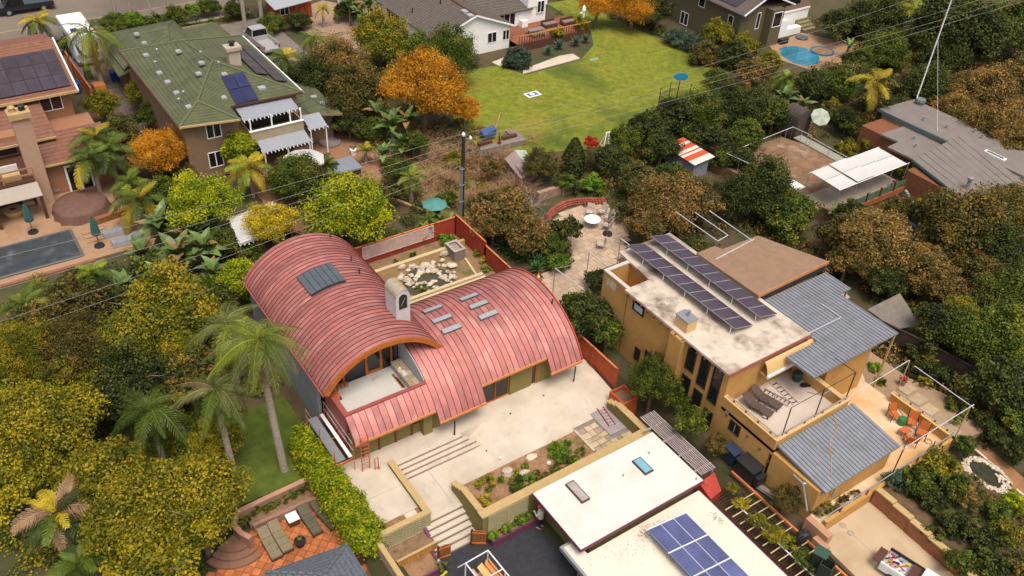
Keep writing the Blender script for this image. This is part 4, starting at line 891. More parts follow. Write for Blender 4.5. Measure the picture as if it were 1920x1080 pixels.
planes = {'L':(A_,R3,B_),'F':(C_,V_,R3),'G':(V_,D_,R2_),'A':(A_,C_,R3),'W':((15.0,91.4,z3),(17.2,88.0,4.3),(15.0,82,z3)),'S':((25.4,66.6,3.15),(28.75,65.6,2.95),(28.9,72,2.95)),'R':(D_,E_,R1)}
m_dome = M('dome_skylight', (.34,.34,.35), .25, .05, 3, 0)
for (x,y,pl) in ((340,178,'W'),(415,265,'W'),(430,380,'L'),(743,345,'L'),(965,455,'L'),(937,560,'L'),(560,552,'L'),(640,640,'L'),(725,745,'L'),(842,880,'L'),(1188,565,'G'),(1180,790,'G')):
    p = on_plane(190+x/5.143, 30+y/5.143, planes[pl]); b = MB().box(p.x-.22,p.x+.22,p.y-.24,p.y+.24,p.z-.05,p.z+.09).box(p.x-.18,p.x+.18,p.y-.2,p.y+.2,p.z+.09,p.z+.14); b.build('dome_skylight', m_dome, gh)
p = on_plane(380+570/5.143, 60+545/5.143, planes['G']); MB().box(p.x-.3,p.x+.3,p.y-.26,p.y+.26,p.z-.05,p.z+.14).build('dome_skylight', m_dome, gh)
for (x,y) in ((380+920/5.143,60+620/5.143),(380+1070/5.143,60+630/5.143),(380+1145/5.143,60+690/5.143)):
    p = on_plane(x,y,planes['S']); MB().box(p.x-.25,p.x+.25,p.y-.2,p.y+.2,p.z-.05,p.z+.12).build('dome_skylight', m_dome, gh)
for (x,y,pl) in ((530,490,'L'),(965,395,'L'),(800,780,'L'),(1138,495,'G'),(545,370,'L'),(755,850,'L')):
    p = on_plane(190+x/5.143, 30+y/5.143, planes[pl]); MB().tube([(p.x,p.y,p.z-.1),(p.x,p.y,p.z+.4)], .07, 8).lathe((p.x,p.y,p.z+.4), [(.13,0),(.13,.1),(.05,.16)], 8).build('roof_vent', m_grey, gh)
cc = MB().box(21.75,22.75,72.3,73.1,5.8,7.4).build('chimney', M('chimney_tan', (.42,.34,.27), .9, .1, 4, .3, 30), gh); MB().box(21.6,22.9,72.15,73.25,7.4,7.7).build('crown', MATS['chimney_tan'], cc); MB().lathe((22.25,72.7,7.7), [(.2,0),(.2,.25),(.3,.28),(.3,.36),(.1,.42)], 10).build('flue_cap', m_black, cc)
# solar
sg = thing('solar_array', 'four dark blue solar panels on the green tiled roof', 'solar panels', (21,68,5.8))
qp = [on_plane(380+x/5.143,60+y/5.143,planes['G'])+Vector((0,0,.12)) for x,y in ((325,715),(545,660),(395,395),(175,440))]
def bil(u,v): return qp[0].lerp(qp[1],u).lerp(qp[3].lerp(qp[2],u),v)
for i in range(2):
    for j in range(2): pv_panel('panel', bil(i/2+.01,j/2+.01), bil(i/2+.49,j/2+.01), bil(i/2+.49,j/2+.49), bil(i/2+.01,j/2+.49), 5, 8, M('solar_navy',(.028,.03,.095),.15,.2,1,0,orand=.2), M('solar_black_frame',(.03,.03,.045),.3), sg)
sb_ = thing('solar_array', 'wide field of brownish solar panels on the far slope of the green roof', 'solar panels', (24.5,73,5.6))
zr = lambda x: E5+(25.78-x)*(6.7-E5)/5.4+.15
for i in range(6):
    for j,(x0,x1) in enumerate(((24.3,25.3),(23.2,24.2))):
        y0 = 68.6+i*1.45
        if j and i == 0: continue
        pv_panel('panel', (x0,y0,zr(x0)), (x1,y0,zr(x1)), (x1,y0+1.42,zr(x1)), (x0,y0+1.42,zr(x0)), 5, 8, M('solar_brown',(.06,.042,.042),.25,.2,1,0,orand=.15), M('solar_brown_frame',(.045,.035,.035),.4), sb_)
# balcony, awnings
MB().box(20.3,24.9,64.9,67.0,2.5,2.7).box(20.3,24.9,64.85,64.95,2.7,3.55).box(20.3,20.4,64.96,66.9,2.7,3.55).box(24.8,24.9,64.96,66.9,2.7,3.55).build('balcony', M('balcony_panel', (.33,.26,.17), .7, .1, 2), gh)
MB().box(20.25,24.95,64.78,65.0,3.55,3.62).build('balcony_rail', m_white, gh)
for x in (20.4,22.2,23.8,24.75): MB().box(x,x+.1,64.97,65.07,3.62,4.65).build('balcony_post', m_white, gh)
MB().box(20.6,24.5,66.85,66.89,2.8,4.6).build('sliding_window', m_glass, gh)
m_awn = M('pale_awning', (.30,.315,.35), .55, .05, 3, .05, 20, metal=.2)
def awning(x0,x1,y0,y1,z0,z1,lab):
    o = roofpoly('awning', [(x0,y1,z1),(x1,y1,z1),(x1,y0,z0),(x0,y0,z0)], m_awn, gh, .05); o['label'] = lab
    n = int((x1-x0)/.32); b = MB()
    for i in range(n+1):
        x = x0+(x1-x0)*i/n; MB().bar((x,y0-.15,z0-.1),(x,y0+.5,z0-.02),.05,.09).build('rafter_tail', m_white, o)
    for i in range(int((x1-x0)/.16)): b.bar((x0+.08+i*.16,y0,z0+.01),(x0+.08+i*.16,y1,z1+.01),.02,.02)
    tag(b.build('ribs', m_awn, o), kind='stuff')
awning(20.0,24.7,65.0,66.95,4.62,4.95,'upper pale metal awning over the balcony')
awning(20.7,24.9,63.4,65.1,2.3,2.75,'lower pale metal awning over the patio')
awning(25.3,26.9,64.55,66.2,2.7,3.25,'small pale metal awning over the side door')
for x in (25.35,26.75): MB().box(x,x+.09,64.65,64.74,0,2.7).build('awning_post', m_white, gh)
for x in (20.8,22.8,24.7): MB().box(x,x+.09,63.5,63.6,0,2.3).build('awning_post', m_white, gh)
def win_y(par, x0, x1, z0, z1, y, fr=.07, frame=m_white, mull=True):
    o = MB().box(x0+fr,x1-fr,y-.02,y-.006,z0+fr,z1-fr).build('window', m_glass, par)
    b = MB().box(x0,x0+fr,y-.05,y-.004,z0,z1).box(x1-fr,x1,y-.05,y-.004,z0,z1).box(x0+fr,x1-fr,y-.05,y-.004,z0,z0+fr).box(x0+fr,x1-fr,y-.05,y-.004,z1-fr,z1)
    if mull: b.box((x0+x1)/2-fr/2,(x0+x1)/2+fr/2,y-.048,y-.005,z0+fr,z1-fr)
    b.build('frame', frame, o); return o
win_y(gh,17.0,18.2,3.5,4.8,65.5); win_y(gh,16.8,18.0,.9,2.3,65.5); win_y(gh,25.6,26.2,2.0,2.7,66.9,mull=False); win_y(gh,26.0,26.4,.1,.6,66.9,mull=False)
MB().box(20.8,24.6,66.84,66.89,.1,2.2).build('sliding_window', m_glass, gh)
# patio behind
sheet('tan_patio', [(19,58.6),(29,57.8),(31.5,62),(31,68.5),(28.5,69.5),(28.4,66.8),(19,66.8)], .03, M('orange_tan_patio', (.26,.135,.075), .9, .12, 1, .3, 20))
ub = thing('patio_umbrella', 'open off-white patio umbrella below the green roofed house', 'umbrella', (23.2,61.2,0))
u = MB(); c = (23.2,61.2,2.75)
for i in range(8):
    a, b2 = i*PI/4, (i+1)*PI/4; p1 = (c[0]+1.75*math.cos(a),c[1]+1.75*math.sin(a),2.1); p2 = (c[0]+1.75*math.cos(b2),c[1]+1.75*math.sin(b2),2.1); md = (c[0]+1.6*math.cos(a+PI/8),c[1]+1.6*math.sin(a+PI/8),2.16)
    MB().add([c,p1,md,p2,(p1[0],p1[1],1.95),(p2[0],p2[1],1.95),(md[0],md[1],2.0)], [(0,1,2),(0,2,3),(1,4,6,2),(2,6,5,3)]).build('canopy_panel', m_cloth, ub)
MB().tube([(23.2,61.2,0),(23.2,61.2,2.8)], .04, 8).build('pole', m_wood2, ub)
ht = thing('hot_tub', 'covered grey hot tub beside the palm on the tan patio', 'hot tub', (26.6,60.7,0))
MB().box(25.5,27.5,59.7,61.7,0,.8).build('body', m_dkwood, ht); MB().box(25.4,27.6,59.6,61.8,.8,.95).build('cover', M('slate_cover', (.19,.21,.25), .6, .1), ht)
dt = thing('dining_set', 'dark wooden dining table under the lower awning', 'table', (22.0,62.6,0))
MB().box(21.2,22.9,62.2,63.1,.7,.76).build('tabletop', m_wood2, dt)
for x,y in ((21.3,62.3),(22.8,62.3),(21.3,63.0),(22.8,63.0)): MB().box(x-.04,x+.04,y-.04,y+.04,0,.7).build('leg', m_dkwood, dt)
for i,(x,y) in enumerate(((21.5,61.7),(22.5,61.7),(20.7,62.6))):
    c_ = thing('dining_chair', ['dark patio chair at the left front of the wooden dining table','dark patio chair at the right front of the wooden dining table','dark patio chair at the end of the wooden dining table'][i], 'chair', (x,y,0))
    MB().box(x-.25,x+.25,y-.25,y+.25,.42,.47).build('seat', m_wood2, c_); MB().box(x-.25,x+.25,y-.27,y-.22,.47,.95).build('backrest', m_wood2, c_)
    for q,w_ in ((-.2,-.2),(.2,-.2),(-.2,.2),(.2,.2)): MB().box(x+q-.03,x+q+.03,y+w_-.03,y+w_+.03,0,.42).build('leg', m_dkwood, c_)
rb_ = thing('round_planter', 'half round stone planter at the foot of the tan wall', 'planter', (27.6,66.1,0))
MB().lathe((27.7,66.2,0), [(.95,0),(.95,.25),(.8,.25),(.8,.2)], 20).build('rim', m_block, rb_)
pt_ = thing('potted_plant', 'spiky plant in a white pot on the tan patio', 'plant', (28.6,63.4,0)); MB().lathe((28.6,63.4,0), [(.22,0),(.3,.55),(.26,.55),(.24,.5)], 14).build('pot', m_white, pt_)
b = MB()
for i in range(14): a = i*2.4; b.add([(28.6,63.4,.5),(28.6+.03*math.cos(a+1.5),63.4+.03*math.sin(a+1.5),.6),(28.6+.45*math.cos(a),63.4+.45*math.sin(a),.9+.5*(i%3)/2)], [(0,1,2)])
b.build('leaves', M('spiky_leaf',(.07,.10,.02),.7), pt_)
mt = thing('door_mat', 'round dark mat at the side door', 'mat', (26.0,64.4,0)); MB().lathe((26.0,64.3,.035), [(.6,0),(.6,.02)], 18).build('pad', m_black, mt)
# =================================================================== PINK HOUSE
ph = thing('pink_house', 'pink stucco house with tiled roof, tall chimney and dark roof solar', 'house', (4,76,0))
MB().box(-6,9.3,76.0,88,0,5.3).box(5.3,10.3,68.8,76,0,2.9).box(-6,5.3,71.5,76,0,4.3).build('wall', m_pink, ph)
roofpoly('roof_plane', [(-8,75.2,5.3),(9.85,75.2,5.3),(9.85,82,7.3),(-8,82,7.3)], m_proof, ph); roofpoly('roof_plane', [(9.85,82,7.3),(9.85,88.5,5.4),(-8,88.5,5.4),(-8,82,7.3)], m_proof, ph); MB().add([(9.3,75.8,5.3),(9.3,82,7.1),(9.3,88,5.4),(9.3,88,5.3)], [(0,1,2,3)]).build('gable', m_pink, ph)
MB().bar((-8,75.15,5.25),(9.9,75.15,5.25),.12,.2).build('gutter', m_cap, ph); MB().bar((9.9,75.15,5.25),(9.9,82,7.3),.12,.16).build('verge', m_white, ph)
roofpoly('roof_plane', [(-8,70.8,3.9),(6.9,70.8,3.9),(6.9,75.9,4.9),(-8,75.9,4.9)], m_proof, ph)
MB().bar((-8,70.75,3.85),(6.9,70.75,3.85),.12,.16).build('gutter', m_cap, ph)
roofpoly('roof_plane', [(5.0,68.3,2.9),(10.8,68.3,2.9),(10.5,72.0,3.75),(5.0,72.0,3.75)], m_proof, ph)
MB().bar((5.0,68.25,2.85),(10.8,68.25,2.85),.12,.14).build('gutter', m_cap, ph)
ck = MB().prism([(4.05,67.7),(5.25,67.75),(5.2,68.6),(4.05,68.6)], 0, 7.3).build('chimney', M('chimney_pink', (.40,.25,.17), .9, .06, 3, .3, 40), ph); MB().box(3.9,5.4,67.55,68.75,7.3,7.75).build('crown', m_cap, ck)
for x in (4.3,4.95): MB().lathe((x,68.15,7.75), [(.22,0),(.22,.3),(.28,.32),(.2,.42)], 12).build('flue_cap', m_cap if x<4.5 else m_black, ck)
win_y(ph,6.9,8.6,3.65,4.85,76.0)
fd = MB().box(6.75,8.35,68.74,68.79,.05,2.15).build('french_door', m_glass, ph); MB().box(6.6,6.75,68.7,68.795,0,2.3).box(7.45,7.65,68.7,68.795,0,2.2).box(8.35,8.5,68.7,68.795,0,2.3).box(6.75,8.35,68.7,68.795,2.15,2.3).build('frame', m_white, fd)
MB().box(5.5,5.9,68.74,68.79,.3,.5).build('meter_box', m_grey, ph)
MB().box(-4,4.0,71.44,71.49,2.9,3.7).build('window', m_glass, ph); MB().box(2.6,2.75,71.4,71.43,2.9,3.7).build('mullion', m_white, ph)
MB().box(-4,4.3,67.0,71.5,2.55,2.75).build('balcony', m_dkwood, ph)
for z in (3.2,3.7): MB().bar((-4,67.05,z),(4.35,67.05,z),.08,.1).build('balcony_rail', m_pink, ph)
for x in (-1,.6,2.2,4.3): MB().box(x,x+.09,67.0,67.1,2.75,3.7).build('balcony_post', m_pink, ph)
roofpoly('awning', [(-4,65.5,2.1),(4.4,65.5,2.1),(4.4,67.0,2.5),(-4,67,2.5)], M('cream_awning', (.34,.29,.25), .7, .06, 3), ph, .05)
for x in (-2,1.0,4.15): MB().box(x,x+.22,65.6,65.82,0,2.08).build('porch_post', m_dkwood, ph)
MB().box(-4,4,71.0,71.05,.1,2.3).build('sliding_window', m_glass, ph)
pv = thing('solar_array', 'wide dark solar array on the pink tiled roof', 'solar panels', (3.5,77.5,5.6))
zp = lambda y: 5.3+(y-75.2)*1.6/5.3+.14
for i in range(14):
    for j in range(3):
        x0 = -5+i*1.04; y0 = 75.75+j*1.55
        pv_panel('panel', (x0,y0,zp(y0)), (x0+1.02,y0,zp(y0)), (x0+1.02,y0+1.53,zp(y0+1.53)), (x0,y0+1.53,zp(y0+1.53)), 3, 4, M('solar_plum',(.055,.042,.055),.3,.25,1,0,orand=.15), M('solar_plum_frame',(.04,.034,.04),.4), pv)
# pool terrace
sheet('pool_terrace', [(-20,58.6),(9.9,58.6),(10.8,62.5),(10.4,68.8),(-20,68.8)], .03, m_patio)
pc = struct(MB().box(-14,5.2,59.5,63.05,.031,.06), 'pool_water', m_pool)
MB().box(-14,5.35,63.05,63.25,0,.11).box(5.2,5.4,59.3,63.05,0,.111).box(-14,5.2,59.25,59.5,0,.11).build('pool_coping', M('dark_coping',(.10,.095,.09),.7), None)['kind'] = 'structure'
one(MB().box(-14,5.9,58.3,58.6,-.8,.06), 'pool_wall', M('red_brown_wall',(.22,.09,.05),.85,.2,3), 'red brown retaining wall in front of the covered pool', 'wall')
cv = MB(); prof = [(2.05,0),(1.98,.15),(1.92,.6),(1.8,.82),(1.2,.9),(.4,.93)]
n = 28; k0 = 0; cvx, cvy = 6.65, 65.4
for i,(r_,z) in enumerate(prof):
    for a in range(n): q = r_*(1+(.06*math.sin(a*2.6+1)+.03*math.sin(a*5.3))*max(0,1-i/3)); cv.v.append((cvx+q*math.cos(a*2*PI/n)*1.02, cvy+q*math.sin(a*2*PI/n), .03+z))
for i in range(len(prof)-1):
    for a in range(n): cv.f.append((i*n+a,i*n+(a+1)%n,(i+1)*n+(a+1)%n,(i+1)*n+a)); cv.mi.append(0)
cv.f.append(tuple((len(prof)-1)*n+a for a in range(n))); cv.mi.append(0)
one(cv, 'covered_table', M('brown_cover', (.135,.07,.052), .75, .15, 2, .3, 8), 'large round patio set under a brown fitted cover', 'covered table', smooth=True)
for i in range(3): one(MB().box(5.9+.0,7.4,62.4-.55*i-.5,62.4-.55*i,.03,.08+.05*(2-i)), 'garden_step', m_patio, ['upper','middle','lower'][i]+' of three low tan steps right of the covered pool', 'step')
one(MB().prism([(7.2,62.9),(10.8,63.4),(10.8,63.8),(7.0,63.3)], 0, .5), 'planter_wall', m_wood2, 'low brown curved planter wall above the covered loungers', 'wall')
def umbrella_closed(p, lab):
    t_ = thing('folded_umbrella', lab, 'umbrella', p)
    MB().lathe((p[0],p[1],p[2]), [(.38,0),(.36,.08),(.06,.12)], 14).build('base', m_black, t_); MB().tube([(p[0],p[1],p[2]),(p[0],p[1],p[2]+2.5)], .03, 8).build('pole', m_dkwood, t_)
    b = MB(); nn = 16
    for (r_,z) in ((.22,1.0),(.27,1.15),(.2,1.8),(.06,2.5)):
        for a in range(nn): q = r_*(1+.28*(a%2)); b.v.append((p[0]+q*math.cos(a*2*PI/nn),p[1]+q*math.sin(a*2*PI/nn),p[2]+z))
    for i in range(3):
        for a in range(nn): b.f.append((i*nn+a,i*nn+(a+1)%nn,(i+1)*nn+(a+1)%nn,(i+1)*nn+a)); b.mi.append(0)
    b.build('canopy', m_teal, t_)
umbrella_closed((2.95,64.2,.03), 'folded teal umbrella at the near corner of the pink house porch')
umbrella_closed((6.6,60.05,.03), 'folded teal umbrella right of the covered pool')
m_cover = M('grey_lounger_cover', (.21,.21,.235), .8, .1, 3, .3, 8)
for i,(x0,x1,y,rz) in enumerate(((7.15,9.1,61.1,0),(7.4,9.5,59.6,0))):
    b = MB(); n = 9
    for q in range(n+1):
        x = x0+(x1-x0)*q/n; h = .36+.25*max(0,(q/n-.55))*2+.03*math.sin(q*2)
        b.v += [(x,y-.45,.05),(x,y-.33,h),(x,y+.33,h+.02),(x,y+.45,.05)]
    for q in range(n): k = q*4; b.f += [(k,k+4,k+5,k+1),(k+1,k+5,k+6,k+2),(k+2,k+6,k+7,k+3)]
    b.f += [(0,1,2,3),(n*4+3,n*4+2,n*4+1,n*4)]; b.mi = [0]*len(b.f)
    one(b, 'covered_lounger', m_cover, ['sun lounger under a grey cover, further from the covered pool','sun lounger under a grey cover, nearer to the camera'][i], 'lounger')
p = (2.3,67.2,.03); fp = thing('fire_table', 'round pale fire pit table on the pink house porch', 'table', p); MB().lathe(p, [(.5,0),(.72,.45),(.7,.55),(.2,.56)], 18).build('bowl', m_cap, fp); MB().rock((2.3,67.2,.62),.25,.2,.08,2).build('lava_rock', m_dkwood, fp)
p = (0.6,66.2,.03); so_ = thing('outdoor_sofa', 'dark outdoor sofa at the left edge of the porch', 'sofa', p); MB().box(-.6,1.0,65.8,66.6,.03,.4).build('base', m_dkwood, so_); MB().box(-.5,.95,65.85,66.55,.4,.55).build('cushion', m_cap, so_)
p = (3.5,68.4,.03); ac = thing('outdoor_armchair', 'armchair with pale cushions under the porch', 'chair', p); MB().box(3.1,3.9,68,68.8,.1,.4).build('seat', m_cap, ac); MB().box(3.1,3.9,68.8,68.95,.1,.85).build('backrest', m_dkwood, ac)
for i,(x0,x1) in enumerate(((.9,1.9),(2.2,3.5))):
    t_ = thing('balcony_chair', ['white cushioned seat at the left of the pink house balcony','beige cushioned wicker seat at the right of the pink house balcony'][i], 'chair', ((x0+x1)/2,67.7,2.75))
    MB().box(x0,x1,67.3,68.1,2.75,3.2).build('seat', m_white if i==0 else m_cap, t_); MB().box(x0,x1,68.1,68.3,2.75,3.65).build('backrest', m_cloth, t_)
p = W(59,435,.03)
# =================================================================== WHITE HOUSE
wh = thing('white_house', 'white house with brown shingle gables, narrow windows and a raised deck', 'house', (52,80,0))
GL, GR, GP = 44.9, 54.0, 49.5
MB().add([(GL,76.9,-.2),(GR,76.9,-.2),(GR,76.9,2.65),(GP,76.9,4.3),(GL,76.9,2.65),(GL,92,-.2),(GR,92,-.2),(GR,92,2.65),(GP,92,4.3),(GL,92,2.65)], [(0,1,2,3,4),(9,8,7,6,5),(1,6,7,2),(0,4,9,5)]).build('wall', m_white, wh)
roofpoly('roof_plane', [(GL-.4,76.6,2.55),(GP,76.6,4.45),(GP,92,4.45),(GL-.4,92,2.55)], m_shing, wh); roofpoly('roof_plane', [(GR+.4,76.6,2.55),(GP,76.6,4.45),(GP,92,4.45),(GR+.4,92,2.55)], m_shing, wh)
MB().bar((GL-.4,76.55,2.5),(GP,76.55,4.4),.06,.18).bar((GP,76.55,4.4),(GR+.4,76.55,2.5),.06,.18).build('barge_board', m_white, wh)
MB().bar((GP,76.6,4.47),(GP,92,4.47),.25,.06).build('ridge', m_dkwood, wh)
MB().box(GR,61.0,79.95,92,-.2,2.7).build('wall', m_white, wh)
roofpoly('roof_plane', [(GR-1,79.6,2.65),(59.0,79.6,2.65),(59,88,4.6),(GR-3,88,4.6)], m_shing, wh)
MB().box(58.4,61.1,79.85,90,2.7,4.4).build('wall', m_white, wh)
for (x0,x1,z0,z1) in ((51.1,52.3,.95,2.15),(53.05,53.95,.95,2.1),(48.4,49.3,.9,2.1)): win_y(wh,x0,x1,z0,z1,76.9)
win_y(wh,59.7,60.7,1.9,3.3,79.85)
for x in (54.6,55.35,56.1): MB().box(x,x+.62,79.9,79.945,.95,2.5).build('glass_door', m_glass, wh)
for y in (85.2,86.2,87.2): MB().box(GL-.03,GL-.004,y,y+.8,.6,2.2).build('window', m_glass, wh)
MB().box(GL-.03,GL-.004,80.0,80.7,.3,2.1).build('door', m_dkwood, wh)
for (px,py) in ((690+1000/5.486,118/5.486),(690+1055/5.486,160/5.486)):
    p = on_plane(px,py,((GL-.4,76.6,2.55),(GP,76.6,4.45),(GP,92,4.45))); MB().box(p.x-.35,p.x+.35,p.y-.4,p.y+.4,p.z-.1,p.z+.12).build('skylight', m_dome, wh)
for (px,py) in ((690+455/5.486,130/5.486),(690+825/5.486,270/5.486),(690+745/5.486,40/5.486)):
    p = on_plane(px,py,((GL-.4,76.6,2.55),(GP,76.6,4.45),(GP,92,4.45))); MB().tube([(p.x,p.y,p.z-.1),(p.x,p.y,p.z+.5)], .07, 8).build('roof_vent', m_black, wh)
dk = thing('timber_deck', 'raised red brown timber deck beside the white house', 'deck', (58,77.5,0))
m_dkb = M('red_deck_board', (.24,.085,.045), .8, .2, 4, .2, 25, orand=.15)
for i in range(17): MB().box(GR+.02,64.0,75.4+i*.265,75.4+i*.265+.25,.8,.88).build('board', m_dkb, dk)
MB().box(GR,64.0,75.25,75.38,0,.86).build('skirt', m_dkwood, dk)
MB().bar((GR+.2,75.3,1.75),(64.0,75.3,1.75),.16,.08).build('handrail', MATS['honey_wood'], dk)
b = MB()
for i in range(30): b.box(GR+.2+i*.335,GR+.22+i*.335+.03,75.28,75.32,.88,1.7)
tag(b.build('balusters', m_dkwood, dk), kind='stuff')
for i in range(5): MB().box(GR-.9,GR-.05,75.3-.28*(i+1)+.02,75.3-.28*i,.0,.75-.15*i).build('step', m_dkb, dk)
tb = thing('picnic_table', 'weathered picnic table with benches on the timber deck', 'table', (57.2,76.6,.88))
MB().box(56.3,58.3,76.2,77.0,1.55,1.62).build('tabletop', m_block, tb); MB().box(56.3,58.3,75.8,76.05,1.28,1.33).build('bench', m_block, tb); MB().box(56.3,58.3,77.15,77.4,1.28,1.33).build('bench', m_block, tb)
for x in (56.6,58.0): MB().bar((x,76.0,.88),(x,76.4,1.55),.08).bar((x,77.2,.88),(x,76.8,1.55),.08).build('leg', m_block, tb)
for i,(x,y) in enumerate(((60.2,78.0),(62.6,77.6))):
    t_ = thing('deck_sofa', ['dark wicker sofa on the deck beside the picnic table','dark wicker sofa near the vine covered deck corner'][i], 'sofa', (x,y,.88)); MB().box(x-.9,x+.9,y-.4,y+.3,.88,1.25).build('seat', m_dkwood, t_); MB().box(x-.9,x+.9,y+.3,y+.45,.88,1.6).build('backrest', m_dkwood, t_); MB().box(x-.8,x+.8,y-.35,y+.28,1.25,1.36).build('cushion', m_block, t_)
hp = thing('white_planter', 'white square planter with a small shrub against the white wall', 'planter', (57.6,79.4,.88)); MB().box(57.2,58.0,79.1,79.7,.88,1.6).build('pot', m_white, hp)
bc = thing('birdhouse_post', 'white post with a weather vane at the deck corner', 'post', (63.9,76.6,.88)); MB().box(63.8,64.0,76.5,76.7,.88,2.6).build('post', m_white, bc); MB().box(63.4,63.9,76.55,76.65,2.3,2.45).build('arm', m_white, bc); MB().lathe((63.9,76.6,2.6), [(.25,0),(.2,.4),(.03,.65)], 8).build('lantern', m_white, bc)
struct(MB().prism([(51.3,70.3),(59.1,70.7),(59.2,72.1),(57.5,72.3),(52.0,71.2)], 0, .08), 'stone_path', m_conc)
struct(MB().prism([(50.0,74.2),(53.4,75.0),(53.0,73.4),(50.2,73.0)], 0, .12), 'stone_path', m_stone)
sp_ = thing('sprinkler_marker', 'white framed blue game board lying on the lawn', 'game board', (49.4,65.9,.04)); MB().box(48.6,50.2,65.35,66.35,.035,.06).build('frame', m_white, sp_); MB().box(48.8,50.0,65.5,66.2,.06,.068).build('panel', M('faded_blue', (.12,.16,.36), .7, .2, 3), sp_); MB().lathe((49.35,65.85,.068), [(.25,0),(.25,.01)], 14).build('spot', m_white, sp_)
one(MB().box(59.8,60.9,69.6,69.95,.03,.07), 'lawn_box_lid', M('teal_grey', (.22,.33,.30), .8), 'pale green utility lid in the lawn', 'lid')
# =================================================================== OLIVE HOUSE WITH POOL
oh = thing('olive_house', 'dark olive stucco house with white trimmed windows at the top edge', 'house', (79,70,0))
m_ol2 = M('dark_olive_stucco', (.115,.095,.052), .9, .08, 2.5, .35, 40)
MB().box(76.3,83.5,64.4,86,-.2,4.4).box(80.2,82.0,63.3,64.4,-.2,4.3).build('wall', m_ol2, oh)
roofpoly('roof_plane', [(75.8,63.6,4.35),(79.6,63.9,6.1),(79.6,88,6.1),(75.8,88,4.35)], m_shing, oh); roofpoly('roof_plane', [(84,63.6,4.35),(79.6,63.9,6.1),(79.6,88,6.1),(84,88,4.35)], m_shing, oh)
MB().bar((75.8,63.55,4.32),(79.6,63.55,6.08),.08,.16).bar((79.6,63.55,6.08),(84,63.55,4.32),.08,.16).build('barge_board', m_white, oh)
pl = MB()
so2 = thing('solar_array', 'dark purple solar panels on the olive house roof', 'solar panels', (77.5,69,5.3))
for i in range(4):
    for j in range(2):
        y0 = 65.4+i*1.7; x0 = 76.3+j*1.25; f = lambda x: 4.35+(x-75.8)*1.75/3.8+.12
        pv_panel('panel', (x0,y0,f(x0)), (x0+1.2,y0,f(x0+1.2)), (x0+1.2,y0+1.65,f(x0+1.2)), (x0,y0+1.65,f(x0)), 3, 5, MATS['solar_plum'], MATS['solar_plum_frame'], so2)
def win_xn(par, y0, y1, z0, z1, x, mull=True):
    o = MB().box(x-.02,x-.006,y0+.07,y1-.07,z0+.07,z1-.07).build('window', m_glass, par); b = MB().box(x-.05,x-.004,y0,y0+.07,z0,z1).box(x-.05,x-.004,y1-.07,y1,z0,z1).box(x-.05,x-.004,y0+.07,y1-.07,z0,z0+.07).box(x-.05,x-.004,y0+.07,y1-.07,z1-.07,z1)
    if mull: b.box(x-.048,x-.005,(y0+y1)/2-.04,(y0+y1)/2+.04,z0+.07,z1-.07)
    b.build('frame', m_white, o)
win_xn(oh,72.2,73.5,.1,1.6,76.3); win_xn(oh,65.4,66.2,2.4,3.6,76.3,False); win_xn(oh,70.0,71.0,3.0,4.1,76.3,False)
win_y(oh,80.4,81.8,2.3,4.0,63.3,mull=False); win_y(oh,78.9,79.5,2.0,3.9,64.4,mull=False)
MB().box(82.0,83.6,63.6,64.38,-.2,2.6).build('wall', m_white, oh)
MB().box(83.6,87.5,64.6,65.4,-.2,.8).build('garden_wall', m_white, oh)
MB().box(83.5,90,66,76,2.4,4.6).build('wing', M('brown_wing', (.22,.14,.10), .9), oh); MB().box(83.45,90,65.9,65.98,2.2,2.4).build('fascia', m_white, oh)
MB().box(83.5,88,65.94,65.99,3.1,4.2).build('window', m_glass, oh); MB().box(83.5,90,66,76,-.1,2.4).build('wing_base', m_white, oh)
struct(MB().prism([(80.9,63.4),(87.6,64.4),(89.5,61),(90.2,58),(85.5,55.5),(80,56),(79,60)], 0, .06), 'pool_deck', m_patio)
pw = [(81.2,62.2),(82.4,62.4),(83.6,62.0),(84.3,60.9),(83.8,58.6),(82.5,57.3),(80.5,57.2),(79.6,58.5),(80.0,60.6)]
struct(MB().prism(pw, .02, .075), 'pool_water', m_water)
hs = thing('raised_spa', 'round dark spa with blue rim beside the blue pool', 'spa', (85.2,59.3,0)); MB().lathe((85.2,59.3,0), [(1.35,0),(1.35,.2),(1.15,.2),(1.15,.16)], 24).build('rim', M('blue_tile',(.03,.13,.2),.3), hs); MB().lathe((85.2,59.3,.165), [(1.13,0),(1.13,.01)], 20).build('cover', m_dirt, hs)
one(MB().box(82.3,83.5,62.9,63.5,.06,.65), 'storage_box', m_black, 'black storage box on the pool deck against the white wall', 'box')
one(MB().lathe((86.2,63.2,.06), [(.6,0),(.75,.15),(.7,.2),(.1,.12)], 16), 'fire_bowl', M('steel_blue',(.06,.09,.12),.4), 'low blue grey bowl on the pool deck', 'bowl')
for i in range(4):
    one(MB().box(88.0,90.2,64.4+.5*i,64.9+.5*i,0,.25+.25*i), 'garden_step', M('mossy_stone',(.20,.17,.09),.9,.2,3), ['lowest','second','third','highest'][i]+' mossy stone step above the pool deck', 'step')
